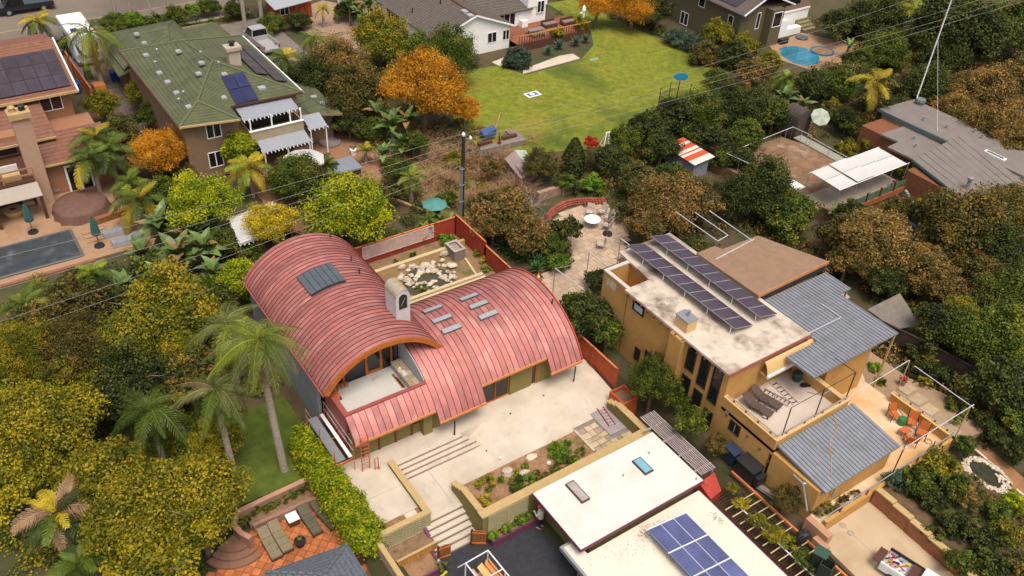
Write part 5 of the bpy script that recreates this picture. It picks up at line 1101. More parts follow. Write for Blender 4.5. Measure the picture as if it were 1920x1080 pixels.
# =================================================================== GREY FLAT-ROOFED HOUSE
kh = thing('grey_roof_house', 'low brown house with several grey flat roofs at the right edge', 'house', (70,35,0))
m_brick = M('brown_board_wall', (.20,.075,.035), .85, .2, 3, .3, 30)
MB().box(69.3,77,28.2,42,0,2.5).build('wall', m_brick, kh); MB().box(65.9,69.29,28.2,34.6,0,2.5).build('wall', m_brick, kh); MB().box(72.3,77,28.5,42.2,2.5,3.0).build('wall', m_flatgrey, kh)
MB().prism([(72.2,42.6),(77.1,42.3),(77.3,28.4),(72.6,28.4)], 3.02, 3.2).build('roof', m_flatgrey, kh)
MB().prism([(69.0,39.8),(72.25,39.7),(72.25,35.2),(67.6,35.2),(67.5,37.9),(69.2,38.0)], 2.55, 2.72).build('roof', m_flatgrey, kh)
roofpoly('roof', [(67.1,35.1,2.95),(74.4,35.3,3.5),(71.6,27.5,3.1),(65.0,27.6,2.75)], m_flatgrey, kh, .16)
MB().bar((67.05,35.1,2.85),(64.95,27.6,2.65),.06,.2).build('fascia', M('teal_fascia', (.07,.13,.14), .7), kh); MB().bar((72.15,42.6,3.1),(72.2,35.2,3.1),.06,.25).build('fascia', MATS['teal_fascia'], kh)
b = MB()
for i in range(9): a = i/9; b.bar((67.1+7.2*a,35.1+.18*a,2.975+.55*a),(65.0+6.5*a,27.6-.1*a,2.775+.35*a),.05,.02)
tag(b.build('roof_laps', M('grey_lap', (.165,.145,.135), .9), kh), kind='stuff')
MB().lathe((66.9,29.8,2.8), [(.16,0),(.15,.9),(.24,.95),(.24,1.15),(.1,1.2)], 12).build('flue', m_grey, kh)
for (x,y,z) in ((70.8,37.6,2.72),(69.6,36.6,2.72),(74.5,37.0,3.2),(75.6,34.2,3.2),(76,35.2,3.2),(73.9,39,3.2)): MB().tube([(x,y,z-.05),(x,y,z+.3)], .07, 8).lathe((x,y,z+.3), [(.12,0),(.12,.08)], 8).build('roof_vent', m_grey, kh)
s_ = MB().box(73.4,73.9,30.7,32.6,3.2,3.32).build('skylight', m_white, kh); MB().box(73.5,73.8,30.85,32.45,3.32,3.335).build('pane', m_sky_glass, s_)
MB().lathe((76.7,41.4,3.2), [(.4,0),(.5,.3),(.45,.5),(.1,.55)], 12).build('turbine_vent', M('dull_teal_metal',(.12,.16,.16),.5), kh)
ms = thing('antenna_mast', 'tall thin white mast with guy wires on the grey flat roof', 'mast', (76.6,41.8,3.2))
MB().tube([(76.6,41.8,3.2),(76.6,41.8,17)], [.07,.05], 8).build('pole', m_white, ms); MB().box(76.4,76.8,41.6,42.0,3.2,3.28).build('base_plate', m_cap, ms)
MB().tube([(76.6,41.8,9.5),(73.2,37.0,3.2)], .012, 4).build('guy_wire', m_grey, ms); MB().tube([(76.6,41.8,9.5),(80.5,46,.2)], .012, 4).build('guy_wire', m_grey, ms)
# =================================================================== RAISED YARD WITH SHADE CANOPY
struct(MB().prism([(54.6,46.0),(63.5,46.0),(66.2,38.2),(66.2,34.5),(57.0,34.3),(55.0,40.5)], -.1, .95), 'raised_yard', M('yard_earth', (.20,.115,.065), .95, .3, 1.1, .6, 12, stain=[((.33,.25,.19), .55, .55, .68), ((.07,.10,.02), .6, .6, .7)]))
ry = thing('yard_deck', 'raised timber deck edge with glass rail panels under the white shade canopy', 'deck', (61,36,0))
MB().box(57.0,66.2,34.3,34.5,.5,1.05).build('edge_beam', M('rust_beam',(.30,.11,.04),.75,.2), ry)
MB().box(57.0,66.2,34.52,37.6,.951,1.02).build('deck_floor', M('deck_grey_tan',(.27,.22,.17),.85,.12,2), ry)
for i in range(5): MB().box(57.2+i*1.8,57.2+i*1.8+1.65,34.36,34.4,1.1,1.75).build('rail_panel', M('green_glass_panel',(.10,.14,.09),.25,.2,2,0), ry)
for i in range(6): MB().box(57.1+i*1.8,57.2+i*1.8,34.3,34.45,1.05,1.9).build('rail_post', m_dkwood, ry)
for x in (59.0,62.5,65.8): MB().box(x,x+.25,34.6,34.85,-.05,.5).build('support_post', m_dkwood, ry)
MB().box(60.2,61.4,34.32,34.42,-.05,.5).build('side_panel', m_brick, ry)
sc_ = thing('shade_canopy', 'row of white cloth shade panels on a pipe frame', 'canopy', (61.5,36.2,1))
for i in range(4):
    x0 = 57.1+i*2.22; dz = .1*math.sin(i*1.7)
    for j in range(2):
        y0, y1 = (34.75,36.3) if j == 0 else (36.34,37.75); zf = lambda x,y,a=x0: 3.1+.12*math.cos((x-a)/2.2*2*PI)*.5-.12*(y-36)*.3
        b = MB(); n = 5
        for p_ in range(n+1):
            for q in range(n+1): x = x0+2.14*p_/n; y = y0+(y1-y0)*q/n; b.v.append((x,y,3.15+dz-.10*math.sin(PI*p_/n)*math.sin(PI*q/n)+.04*(y-36)))
        for p_ in range(n):
            for q in range(n): b.f.append((p_*(n+1)+q,(p_+1)*(n+1)+q,(p_+1)*(n+1)+q+1,p_*(n+1)+q+1)); b.mi.append(0)
        b.build('shade_cloth', m_cloth, sc_, True)
for x in (57.1,59.3,61.5,63.8,65.9):
    for y in (34.7,37.8): MB().tube([(x,y,.95),(x,y,3.15)], .025, 6).build('post', m_grey, sc_)
for y in (34.7,37.8): MB().tube([(57.0,y,3.12),(66,y,3.12)], .03, 6).build('pipe', m_white, sc_)
pf = thing('pipe_fence', 'white pipe rail fence round the bare raised yard', 'fence', (58.5,43,1))
for a,c in (((54.9,44.8),(62.3,45.3)),((62.3,45.3),(64.0,45.4)),((63.9,43.6),(63.8,38.4)),((54.9,44.8),(55.4,42.2)),((64.0,45.4),(64.2,43.4))):
    MB().tube([(a[0],a[1],2.1),(c[0],c[1],2.1)], .03, 6).build('rail', MATS['pale_bar'], pf)
    for k in range(3): q = k/2; MB().tube([(a[0]+(c[0]-a[0])*q,a[1]+(c[1]-a[1])*q,.9),(a[0]+(c[0]-a[0])*q,a[1]+(c[1]-a[1])*q,2.1)], .025, 6).build('post', m_grey, pf)
wp = struct(MB().box(64.2,65.3,38.5,45.2,.95,1.06), 'concrete_walk', M('walk_grey',(.26,.25,.20),.9,.1,1))
sg_ = thing('garden_shed', 'dark brown arched timber shed behind the raised yard', 'shed', (65.5,46,0)); vault(MB(), 64.6,66.4,45.4,47.2,.9,2.5).build('body', M('dark_shed',(.065,.05,.042),.85,.2,3,.3,25), sg_)
um = thing('market_umbrella', 'tilted white and green market umbrella beside the dark shed', 'umbrella', (66.3,44.4,1.0))
MB().tube([(66.3,44.4,1.0),(66.3,44.4,3.0)], .04, 8).build('pole', m_grey, um)
cx, cy, cz = 66.3,44.4,3.1; tilt = Vector((-.35,-.5,.8)).normalized(); u1 = tilt.orthogonal().normalized(); u2 = tilt.cross(u1)
for i in range(8):
    p1 = Vector((cx,cy,cz))+(u1*math.cos(i*PI/4)+u2*math.sin(i*PI/4))*.9-tilt*.2; p2 = Vector((cx,cy,cz))+(u1*math.cos((i+1)*PI/4)+u2*math.sin((i+1)*PI/4))*.9-tilt*.2
    MB().add([(cx,cy,cz),p1,p2], [(0,1,2)]).build('canopy_panel', M('grey_white_cloth',(.36,.35,.33),.8) if i%2 else M('pale_green_cloth',(.26,.31,.22),.8), um)
hc = MB()
for k in range(4): hc.tube([(62.0+.5*(1-.1*k)*math.cos(a*PI/8),39.6+.5*(1-.1*k)*math.sin(a*PI/8),1.0+.03*k) for a in range(17)], .035, 5)
one(hc, 'garden_hose', M('green_hose',(.03,.16,.09),.5), 'coiled green garden hose on the bare yard', 'hose')
one(MB().box(57.2,58.3,38.6,40.0,.96,1.0), 'white_board', m_white, 'white board lying at the corner of the raised yard', 'board')
one(MB().tube([(65.2,34.2,-.0),(64.4,33.3,1.6),(63.6,31.6,1.2),(62.7,31.0,.9)], .12, 8), 'playground_slide', M('teal_bar',(.22,.30,.30),.6), 'pale teal bent bar leading from the deck to the glass frame', 'rail')
gf = thing('glass_frame', 'open teal timber frame with glass panes among the rust coloured trees', 'frame', (61,28.5,0))
m_tf = M('teal_timber', (.20,.27,.27), .75, .12, 3)
P0, P1, P2, P3 = (63.2,32.4),(62.4,26.3),(60.0,26.0),(61.1,30.8)
for z in (.1,1.3):
    for a,c in ((P0,P1),(P1,P2),(P2,P3),(P3,P0)): MB().bar((a[0],a[1],z),(c[0],c[1],z),.1,.1).build('beam', m_tf, gf)
for k in range(4):
    q = k/3; a = (P0[0]+(P1[0]-P0[0])*q,P0[1]+(P1[1]-P0[1])*q); c = (P3[0]+(P2[0]-P3[0])*q,P3[1]+(P2[1]-P3[1])*q)
    MB().bar((*a,1.36),(*c,1.36),.1,.1).build('beam', m_cap if k%2 else m_tf, gf)
    for r_ in (a,c): MB().box(r_[0]-.05,r_[0]+.05,r_[1]-.05,r_[1]+.05,0,1.3).build('post', m_tf, gf)
for k in range(3):
    q0, q1 = (k+.06)/3, (k+.94)/3; c0 = (P3[0]+(P2[0]-P3[0])*q0,P3[1]+(P2[1]-P3[1])*q0); c1 = (P3[0]+(P2[0]-P3[0])*q1,P3[1]+(P2[1]-P3[1])*q1)
    MB().bar((c0[0],c0[1],.7),(c1[0],c1[1],.7),.02,1.0).build('pane', M('frame_glass',(.05,.08,.085),.15,.2,2,0), gf)
# striped shed
sh = thing('garden_shed', 'small grey shed with a rusty red and white striped roof', 'shed', (52.8,47,0))
MB().box(51.9,53.6,45.5,48.9,0,1.55).build('wall', M('blue_grey_board', (.22,.225,.28), .8, .1, 3), sh)
m_rst = M('rusty_red_sheet', (.50,.075,.025), .7, .25, 4, .2, 20); m_wst = M('weathered_white_sheet', (.58,.54,.48), .7, .12, 4, .2, 20)
yb = [49.2,48.55,48.2,47.55,47.15,46.95,46.65,45.95,45.2]
for i in range(8): MB().slab([(51.6,yb[i+1],1.65),(53.95,yb[i+1],1.85),(53.95,yb[i],1.85),(51.6,yb[i],1.65)], .05).build('roof_sheet', m_rst if i%2==0 else m_wst, sh)
# trampoline with basketball hoop
tp = thing('trampoline', 'round trampoline with black net and a blue basketball board', 'trampoline', (59.5,55.6,0))
MB().lathe((59.5,55.6,.75), [(1.9,0),(1.9,.06),(1.7,.07),(.1,.05)], 28).build('mat', m_black, tp)
for i in range(6):
    a = i*PI/3+.3; x, y = 59.5+1.95*math.cos(a), 55.6+1.95*math.sin(a); MB().tube([(x,y,0),(x,y,2.5)], .04, 6).build('pole', m_black, tp)
    a2 = a+PI/3; x2, y2 = 59.5+1.95*math.cos(a2), 55.6+1.95*math.sin(a2); MB().tube([(x,y,2.45),((x+x2)/2,(y+y2)/2,2.3),(x2,y2,2.45)], .015, 4).build('net_rope', m_black, tp)
    MB().add([(x,y,.8),(x2,y2,.8),(x2,y2,1.9),(x,y,1.9)], [(0,1,2,3)]).build('net', M('black_net',(.015,.015,.015),.9,.1,3,0,alpha=.35), tp)
p = Vector((60.6,57.0,2.9)); b_ = MB().tube([(60.55,57.05,.8),(60.6,57.0,2.9)], .05, 6).build('hoop_post', m_black, tp); bd = MB(); n = 16
for s_ in (0,.06): bd.v += [(p.x+.7*math.cos(a*2*PI/n)*.8+s_*-.6, p.y-.7*math.cos(a*2*PI/n)*.6-s_*.8, 3.1+.42*math.sin(a*2*PI/n)) for a in range(n)]
bd.f = [tuple(range(n)), tuple(range(n,2*n))[::-1]]+[(i,n+i,n+(i+1)%n,(i+1)%n) for i in range(n)]; bd.mi = [0]*len(bd.f); bd.build('backboard', M('bright_blue_board',(.02,.22,.40),.4), tp)
MB().tube([(p.x-.3+.22*math.cos(a*PI/6),p.y-.45+.22*math.sin(a*PI/6),2.85) for a in range(13)], .02, 5).build('rim', m_orangep, tp)
# A-frame white swing
sw = thing('swing_frame', 'white A-frame swing at the lawn edge', 'swing', (48.2,53.3,0))
for y0 in (0,1): MB().bar((48.3+y0*.7,54.0+y0*.1,0),(48.6+y0*.3,53.4,1.7),.07).build('leg', m_white, sw); MB().bar((47.7+y0*.7,52.6+y0*.1,0),(48.6+y0*.3,53.4,1.7),.07).build('leg', m_white, sw)
MB().bar((48.5,53.4,1.7),(49.0,53.4,1.7),.08).build('top_bar', m_white, sw); MB().box(48.2,48.9,53.2,53.7,.4,.46).build('seat', m_cap, sw)
# raised bed at the lawn corner with blue tub
rb2 = thing('raised_bed', 'grey timber raised bed with troughs at the near lawn corner', 'planter', (40.5,58.6,0))
MB().prism([(38.2,57.9),(42.8,57.6),(43.0,58.6),(38.3,58.3)], 0, .55).build('front_wall', m_block, rb2); MB().box(42.2,43.0,58.6,60.0,0,.5).build('side_wall', m_block, rb2)
for (x0,x1,y) in ((38.4,39.8,58.5),(40.9,42.4,58.4)): MB().box(x0,x1,y,y+.35,.55,.8).build('trough', m_dkwood, rb2)
bt = thing('blue_tub', 'blue tarp covered cart beside the raised bed', 'cart', (40.4,60.1,0)); MB().prism([(39.7,59.7),(41.0,59.7),(41.1,60.5),(39.8,60.6)], .5, lambda x,y: .8+.25*(x-39.7)).build('tarp', M('blue_tarp',(.05,.10,.24),.6,.3,4,.4,8), bt)
for x,y in ((40,59.9),(40.9,59.9),(40.4,60.4)): MB().tube([(x,y,0),(x,y,.5)], .04, 6).build('leg', m_grey, bt)
one(MB().add([(41.1,60.0,.9),(42.4,61.2,1.8),(41.5,61.4,.4)], [(0,1,2)]).tube([(41.1,60,.9),(42.4,61.2,1.8)], .03, 5), 'leaning_sail', m_cap, 'pale triangular sail leaning beside the blue tarp', 'sail')
rp = thing('red_pot', 'small red pot on the raised bed wall', 'pot', (40.2,58.0,.55)); MB().lathe((40.25,58.05,.56), [(.12,0),(.18,.3),(.15,.3)], 10).build('pot', M('red_glaze',(.35,.02,.015),.4), rp); MB().tube([(40.25,58.05,.8),(40.2,58.1,1.7)], [.1,.03], 6).build('plant', M('dark_plant',(.03,.05,.015),.8), rp)
cs = thing('play_shed', 'small leaning grey shed with a pale green roof beyond the pole', 'shed', (39.4,53.4,0)); MB().prism([(38.5,52.0),(40.0,52.2),(40.2,54.2),(38.7,54.3)], 0, 1.2).build('wall', M('mauve_board',(.22,.16,.16),.85), cs); roofpoly('roof', [(39.3,51.9,1.1),(40.5,52.3,.8),(40.6,54.6,1.5),(39.4,54.5,1.9)], M('pale_green_sheet',(.36,.42,.33),.7), cs, .05); roofpoly('roof', [(39.3,51.9,1.1),(38.3,51.9,.7),(38.4,54.5,1.3),(39.4,54.5,1.9)], M('mauve_sheet',(.25,.19,.18),.8), cs, .05)
one(MB().box(38.2,40.5,49.1,49.5,0,.8).box(40.5,43.3,48.8,49.15,0,.8), 'brick_wall', M('pinkish_block',(.30,.185,.135),.9,.2,3,.5,12), 'low brown block wall behind the round patio garden', 'wall')
one(MB().box(31.6,34.4,48.3,48.6,0,.35), 'timber_edging', m_cap, 'low pale edging right of the utility pole base', 'edging')
one(MB().bar((26.8,58.0,.08),(30.0,51.2,.08),.2,.16), 'kerb_edging', m_cap, 'long thin pale kerb running down to the utility pole', 'edging')
cb_ = thing('compost_bin', 'open dark timber bins behind the red fence corner', 'bin', (32.4,46.5,0))
for (x0,x1,y0,y1) in ((31.4,33.4,47.2,47.3),(31.4,33.4,45.9,46.0),(31.4,31.5,46.0,47.2),(33.3,33.4,46.0,47.2),(32.4,32.48,46,47.2)): MB().box(x0,x1,y0,y1,0,.8).build('side', m_dkwood, cb_)
# =================================================================== ROUND PAVED PATIO (each slab built)
pat_poly = [(37.5,46.3),(39.5,47.0),(42.2,46.3),(43.0,44.5),(42.2,42.3),(39.3,39.6),(36.0,38.9),(33.5,37.2),(31.6,37.2),(31.6,40.3),(33.8,40.9),(35.8,41.3),(36.6,43.0)]
def inpoly(x, y, poly):
    ins = False; j = len(poly)-1
    for i in range(len(poly)):
        (xi,yi),(xj,yj) = poly[i],poly[j]
        if (yi > y) != (yj > y) and x < (xj-xi)*(y-yi)/(yj-yi)+xi: ins = not ins
        j = i
    return ins
pbse = sheet('round_patio', pat_poly, .02, M('grout', (.22,.155,.11), .95))
m_pav = M('tan_paver', (.42,.305,.215), .9, .1, 3, .25, 25, orand=.14)
pav_me = MB().box(-.29,.29,-.29,.29,0,.035).mesh('paver', m_pav)
yy = 37.0; r_ = 0
while yy < 47:
    xx = 31.6+(.3 if r_ % 2 else 0)
    while xx < 43.2:
        if inpoly(xx, yy, pat_poly): inst(pav_me, 'paver', pbse, (xx,yy,.021), (0,0,0))
        xx += .6
    yy += .6; r_ += 1
bk = thing('brick_border', 'low curved wall of red bricks at the back of the round patio', 'wall', (39.8,47,0)); br_me = MB().box(-.1,.1,-.15,.15,0,.12).mesh('brick', M('red_brick',(.28,.075,.045),.85,.2,5,.3,25,orand=.25)); cp_me = None
for lay in range(3):
    for i in range(26):
        a = i/25; x = 37.3+a*5.6; y = 46.5+1.0*math.sin(PI*min(1,a*1.05))-.25*a; inst(br_me, 'brick', bk, (x-39.8,y-47+.12*lay,.12*lay+.02), (0,0,.4*math.cos(PI*a)+(lay%2)*.2))
# patio furniture
tt = thing('patio_table', 'round white patio table on the round paved patio', 'table', (39.7,44.0,.056)); MB().lathe((39.7,44.0,.7), [(.62,0),(.65,.02),(.65,.05),(.1,.055)], 24).build('tabletop', m_white, tt); MB().tube([(39.7,44,.06),(39.7,44,.7)], .06, 8).build('leg', m_grey, tt); MB().lathe((39.7,44,.056), [(.3,0),(.28,.05)], 14).build('base', m_grey, tt)
def patio_chair(name, lab, p, rz, m_seat, m_fr, cat='chair', grp=None):
    c_ = thing(name, lab, cat, (0,0,0), grp)
    MB().slab([(-.27,-.27,.42),(.27,-.27,.42),(.27,.25,.38),(-.27,.25,.38)], .04).build('seat', m_seat, c_); MB().bar((0,.27,.4),(0,.42,.95),.54,.04,up=(0,1,0)).build('backrest', m_seat, c_)
    for s in (-1,1):
        MB().tube([(s*.3,-.25,0),(s*.3,-.28,.6),(s*.3,.3,.62)], .022, 6).build('armrest', m_fr, c_); MB().tube([(s*.3,.3,0),(s*.3,.28,.45),(s*.29,.43,.95)], .022, 6).build('leg', m_fr, c_)
    c_.location = p; c_.rotation_euler = (0,0,rz); return c_
m_bone = M('bone_mesh', (.45,.38,.31), .8, .1)
for i,(x,y,rz,l) in enumerate(((40.5,45.3,-.9,'bone coloured patio chair behind the round white table'),(41.4,44.9,-1.5,'bone coloured patio chair at the right rear of the round white table'),(41.3,43.9,-1.9,'bone coloured patio chair at the far right of the round white table'),(40.5,43.1,-2.6,'bone coloured patio chair right in front of the round white table'),(38.7,44.6,1.2,'bone coloured patio chair left of the round white table'),(38.4,41.3,-2.2,'single bone coloured chair apart on the paving'))): patio_chair('patio_chair', l, (x,y,.056), rz, m_bone, m_bone)
fu = thing('folded_umbrella', 'folded dark umbrella on a round black base on the patio', 'umbrella', (40.1,42.5,.056)); MB().lathe((40.1,42.5,.056), [(.4,0),(.38,.1),(.06,.14)], 16).build('base', m_black, fu); MB().tube([(40.1,42.5,.1),(40.1,42.5,2.4)], .03, 8).build('pole', m_grey, fu); MB().lathe((40.1,42.5,1.1), [(.1,0),(.17,.2),(.12,.8),(.03,1.3)], 10).build('canopy', m_block, fu)
cn = thing('traffic_cone', 'orange and white traffic cone behind the red fence', 'cone', (31.95,40.4,0)); MB().box(31.75,32.15,40.2,40.6,.03,.07).lathe((31.95,40.4,.07), [(.16,0),(.11,.25)], 12).build('cone', m_orangep, cn); MB().lathe((31.95,40.4,.32), [(.11,0),(.075,.2)], 12).build('band', m_white, cn); MB().lathe((31.95,40.4,.52), [(.075,0),(.03,.25)], 12).build('tip', m_orangep, cn)
# =================================================================== BEYOND THE OCHRE HOUSE
dfence = board_fence('board_fence', 'long dark brown board fence behind the ochre house', [(45.6,34.0),(47.3,25.5),(48.6,20.2),(49.6,14.0),(50.2,8)], 0, 1.75, M('dark_fence',(.055,.033,.026),.85,.2,3,.3,25))
bs = thing('reed_screen', 'pale weathered reed screen beyond the dark fence', 'screen', (50.6,15,0))
for i in range(22): MB().box(49.9+.03*i,49.93+.03*i+.04,16.1-i*.17,16.1-i*.17+.15,.6,2.0+.1*((i*7)%3)).build('reed', M('reed',(.25,.21,.20),.9,.25,4,.2,25,orand=.25), bs)
one(MB().add([(48.3,24.6,1.6),(51.0,24.2,2.2),(50.6,21.8,1.2),(48.9,22.6,1.0),(49.8,23.4,1.35)], [(0,1,4),(1,2,4),(2,3,4),(3,0,4)]), 'shade_sail', M('grey_sail',(.17,.145,.125),.9,.15,3), 'sagging grey brown shade sail above the dark fence', 'sail')
tarp = MB(); rr = random.Random(9)
n = 7
for i in range(n+1):
    for j in range(n+1): tarp.v.append((47.6+2.4*i/n+.4*j/n, 27.0+1.6*j/n, .35+.35*math.sin(PI*i/n)*math.sin(PI*j/n)+rr.uniform(-.07,.07)))
for i in range(n):
    for j in range(n): tarp.f.append((i*(n+1)+j,(i+1)*(n+1)+j,(i+1)*(n+1)+j+1,i*(n+1)+j+1)); tarp.mi.append(0)
one(tarp, 'tarpaulin', M('silver_tarp',(.30,.31,.34),.5,.15,3,.2,10), 'crumpled silver tarpaulin over a pile beyond the dark fence', 'tarp')
wpile = thing('timber_pile', 'pile of broken tan planks beside the silver tarpaulin', 'planks', (48.6,25.6,0))
for i in range(11):
    a = rr.uniform(-.5,.9); x, y = 48.4+rr.uniform(-.7,.9), 25.8+rr.uniform(-.8,.7); L = rr.uniform(.5,1.1); MB().bar((x-L/2*math.cos(a),y-L/2*math.sin(a),.1+.04*i),(x+L/2*math.cos(a),y+L/2*math.sin(a),.12+.045*i),.2,.03).build('plank', M('tan_plank',(.42,.29,.18),.85,.2,4,.2,25,orand=.2), wpile)
# stepping terrace right of the deck
struct(MB().prism([(43.3,18.7),(43.9,24.2),(46.2,24.6),(46.2,19.5),(47.3,16),(46.5,13.8),(43.6,14.4)], 0, .45), 'side_terrace', M('side_paving',(.30,.20,.12),.9,.15,1,.3,20))
for i in range(5):
    q = W(1700+i*21, 728+i*20, .47); one(MB().box(q.x-.55,q.x+.5,q.y-.42,q.y+.38,.45,.5), 'paving_slab', M('tan_slab',(.36,.27,.17),.9,.15,3,orand=.12), 'tan stepping slab '+['nearest the potted flowers','second along the deck wall','third, midway along the deck wall','fourth along the deck wall','nearest the outer deck corner'][i], 'slab')
fp_ = W(1690,722,.45); fl_ = thing('flower_pot', 'pot of dark red flowers on the tan slabs', 'plant', fp_); MB().lathe(fp_, [(.16,0),(.24,.4),(.2,.4)], 12).build('pot', m_block, fl_)
b = MB(); rr = random.Random(4)
for i in range(40): a = rr.random()*6.3; q = rr.random()*.28; b.rock((fp_.x+q*math.cos(a),fp_.y+q*math.sin(a),fp_.z+.5+rr.random()*.18),.06,.06,.05,i)
b.build('blooms', M('dark_red_bloom',(.33,.02,.02),.7), fl_)
# deck furniture on the ochre house
for i,(px,py,rz,l,kind) in enumerate(((1677,778,-.4,'orange lounge chair furthest from the deck corner','c'),(1710,792,-1.0,'orange lounge chair behind the green stool','c'),(1697,808,2.3,'orange footstool in front of the green stool','f'),(1728,812,-1.2,'orange lounge chair with a dark cushion near the deck wall','c'),(1707,825,2.4,'orange lounge chair nearest the front rail','c'))):
    p = W(px,py,.95); p.z = .605
    if kind == 'c': patio_chair('lounge_chair', l, p, rz, M('orange_sling',(.44,.11,.025),.7,.12), m_black)
    else:
        f_ = thing('footstool', l, 'stool', p); MB().box(p.x-.3,p.x+.3,p.y-.25,p.y+.25,.98,1.03).build('seat', MATS['orange_sling'], f_)
        for sx in (-.28,.28): MB().tube([(p.x+sx,p.y-.25,.605),(p.x+sx,p.y-.25,1.0),(p.x+sx,p.y+.25,1.0),(p.x+sx,p.y+.25,.605)], .02, 6).build('leg', m_black, f_)
p = W(1692,789,.85); one(MB().lathe((p.x,p.y,.605), [(.22,0),(.27,.12),(.27,.35),(.22,.48),(.05,.49)], 16), 'garden_stool', M('green_glaze',(.03,.17,.05),.35), 'green ceramic drum stool among the orange chairs', 'stool')
p = W(1741,828,.62); one(MB().tube([(p.x+.2*math.cos(a*PI/8),p.y+.2*math.sin(a*PI/8),.62) for a in range(17)], .03, 5), 'hoop', m_wood, 'small orange hoop on the deck near the corner', 'hoop')
p = W(1618,888,.6); ph_ = thing('patio_heater', 'dark patio heater base standing under the light grey metal roof edge', 'heater', p); MB().lathe(p, [(.32,0),(.3,.1),(.22,.75),(.08,.8)], 14).build('base', M('brown_metal',(.10,.06,.045),.6), ph_); MB().tube([(p.x,p.y,p.z+.8),(p.x,p.y,p.z+1.9)], .05, 8).build('pole', m_black, ph_)
# things on the upper deck
for i,(px,py,rz,l) in enumerate(((1420,762,.95,'brown wicker lounger nearer the deck parapet'),(1437,748,.95,'brown wicker lounger beside the ladders'))):
    p = W(px,py,2.9); t_ = thing('wicker_lounger', l, 'lounger', (0,0,0)); m_wk = M('brown_wicker',(.085,.055,.045),.8,.25,8,.4,40)
    MB().slab([(-.95,-.3,.32),(.35,-.3,.32),(.35,.3,.32),(-.95,.3,.32)], .05).build('seat', m_wk, t_); bk_ = MB()
    pts = [(.35,-.3),(.85,-.3),(1.0,-.15),(1.0,.15),(.85,.3),(.35,.3)]; bk_.slab([(x,y,.34+(x-.35)*.55) for x,y in pts], .05).build('backrest', m_wk, t_)
    for x,y in ((-.85,-.25),(-.85,.25),(.3,-.25),(.3,.25)): MB().tube([(x,y,0),(x,y,.3)], .03, 6).build('leg', m_black, t_)
    MB().tube([(-.3,-.34,.3),(-.3,-.36,.55),(.35,-.36,.55),(.4,-.34,.3)], .025, 6).build('armrest', m_wk, t_); MB().tube([(-.3,.34,.3),(-.3,.36,.55),(.35,.36,.55),(.4,.34,.3)], .025, 6).build('armrest', m_wk, t_)
    t_.location = (p.x,p.y,2.62); t_.rotation_euler = (0,0,rz+.85)
def ladder(name, lab, a, b, wd, n, mat, rungm=None):
    a, b = Vector(a), Vector(b); d = (b-a).normalized(); s = d.cross(Vector((0,0,1))).normalized()*wd/2; t_ = thing(name, lab, 'ladder', a)
    for q in (-1,1): MB().bar(a+s*q,b+s*q,.035,.08).build('rail', mat, t_)
    for i in range(n): c = a.lerp(b,(i+.6)/n); MB().bar(c-s,c+s,.05,.035).build('rung', rungm or mat, t_)
m_alu = M('aluminium', (.55,.53,.52), .4, .06, 3, 0, metal=.4)
ladder('step_ladder', 'aluminium ladder lying on the upper deck beside the green bin', W(1448,716,2.66), W(1492,757,2.66), .42, 6, m_alu, m_dkwood)
ladder('step_ladder', 'aluminium ladder lying behind the wicker loungers', W(1430,731,2.72), W(1482,758,2.72), .4, 7, m_alu, m_dkwood)
p = W(1493,712,2.62); one(MB().lathe(p, [(.24,0),(.28,.1),(.28,.5),(.22,.6),(.05,.6)], 14), 'drum_bin', M('dark_teal_drum',(.025,.07,.06),.5), 'dark teal drum on the upper deck beside the parapet', 'drum')
p = W(1507,724,2.62); one(MB().rock((p.x,p.y,2.7),.28,.2,.1,8).rock((p.x+.25,p.y-.15,2.67),.15,.12,.07,9), 'dark_bag', m_black, 'dark bag lying beside the teal drum', 'bag')
p = W(1435,780,2.7); one(MB().rock((p.x,p.y,2.75),.22,.22,.12,4).add([(p.x-.15,p.y+.2,2.62),(p.x-.05,p.y+.2,2.62),(p.x-.12,p.y+.22,3.1)], [(0,1,2)]), 'crumpled_bag', M('pale_teal_bag',(.38,.46,.42),.5,.2), 'crumpled pale bag in front of the wicker loungers', 'bag')
# ladder on the grey pad
ladder('step_ladder', 'red fibreglass ladder lying on the grey pad', W(1125,764,-.33), W(1148,797,-.33), .42, 6, M('red_fibreglass',(.42,.03,.05),.5), m_alu)
# side yard bins and clutter
p = W(1372,867,.0); bn = thing('wheeled_bin', 'dark blue wheeled bin in the narrow side yard', 'bin', (31.6,20.6,0)); MB().prism([(31.3,20.3),(31.85,20.3),(31.85,21.0),(31.3,21.0)], 0, .9).build('body', M('navy_plastic',(.02,.035,.07),.5), bn); MB().slab([(31.2,20.2,.95),(31.9,20.2,.95),(31.9,21.1,1.05),(31.2,21.1,1.05)], .06).build('lid', MATS['navy_plastic'], bn)
bg_ = thing('barbecue', 'large black covered grill in the narrow side yard', 'grill', (31.55,19.2,0)); MB().box(31.1,31.95,18.7,19.9,.0,1.05).build('body', m_black, bg_); MB().box(31.0,31.97,18.6,20.0,1.05,1.12).build('lid', m_black, bg_); MB().box(31.2,31.9,18.3,18.6,.2,.8).build('side_shelf', m_black, bg_)
one(MB().bar((31.5,18.4,.1),(31.8,16.9,.1),.3,.1).bar((31.2,18.3,.2),(31.5,16.8,.2),.05,.05), 'stacked_boards', m_block, 'stacked boards leaning beyond the black grill', 'boards')
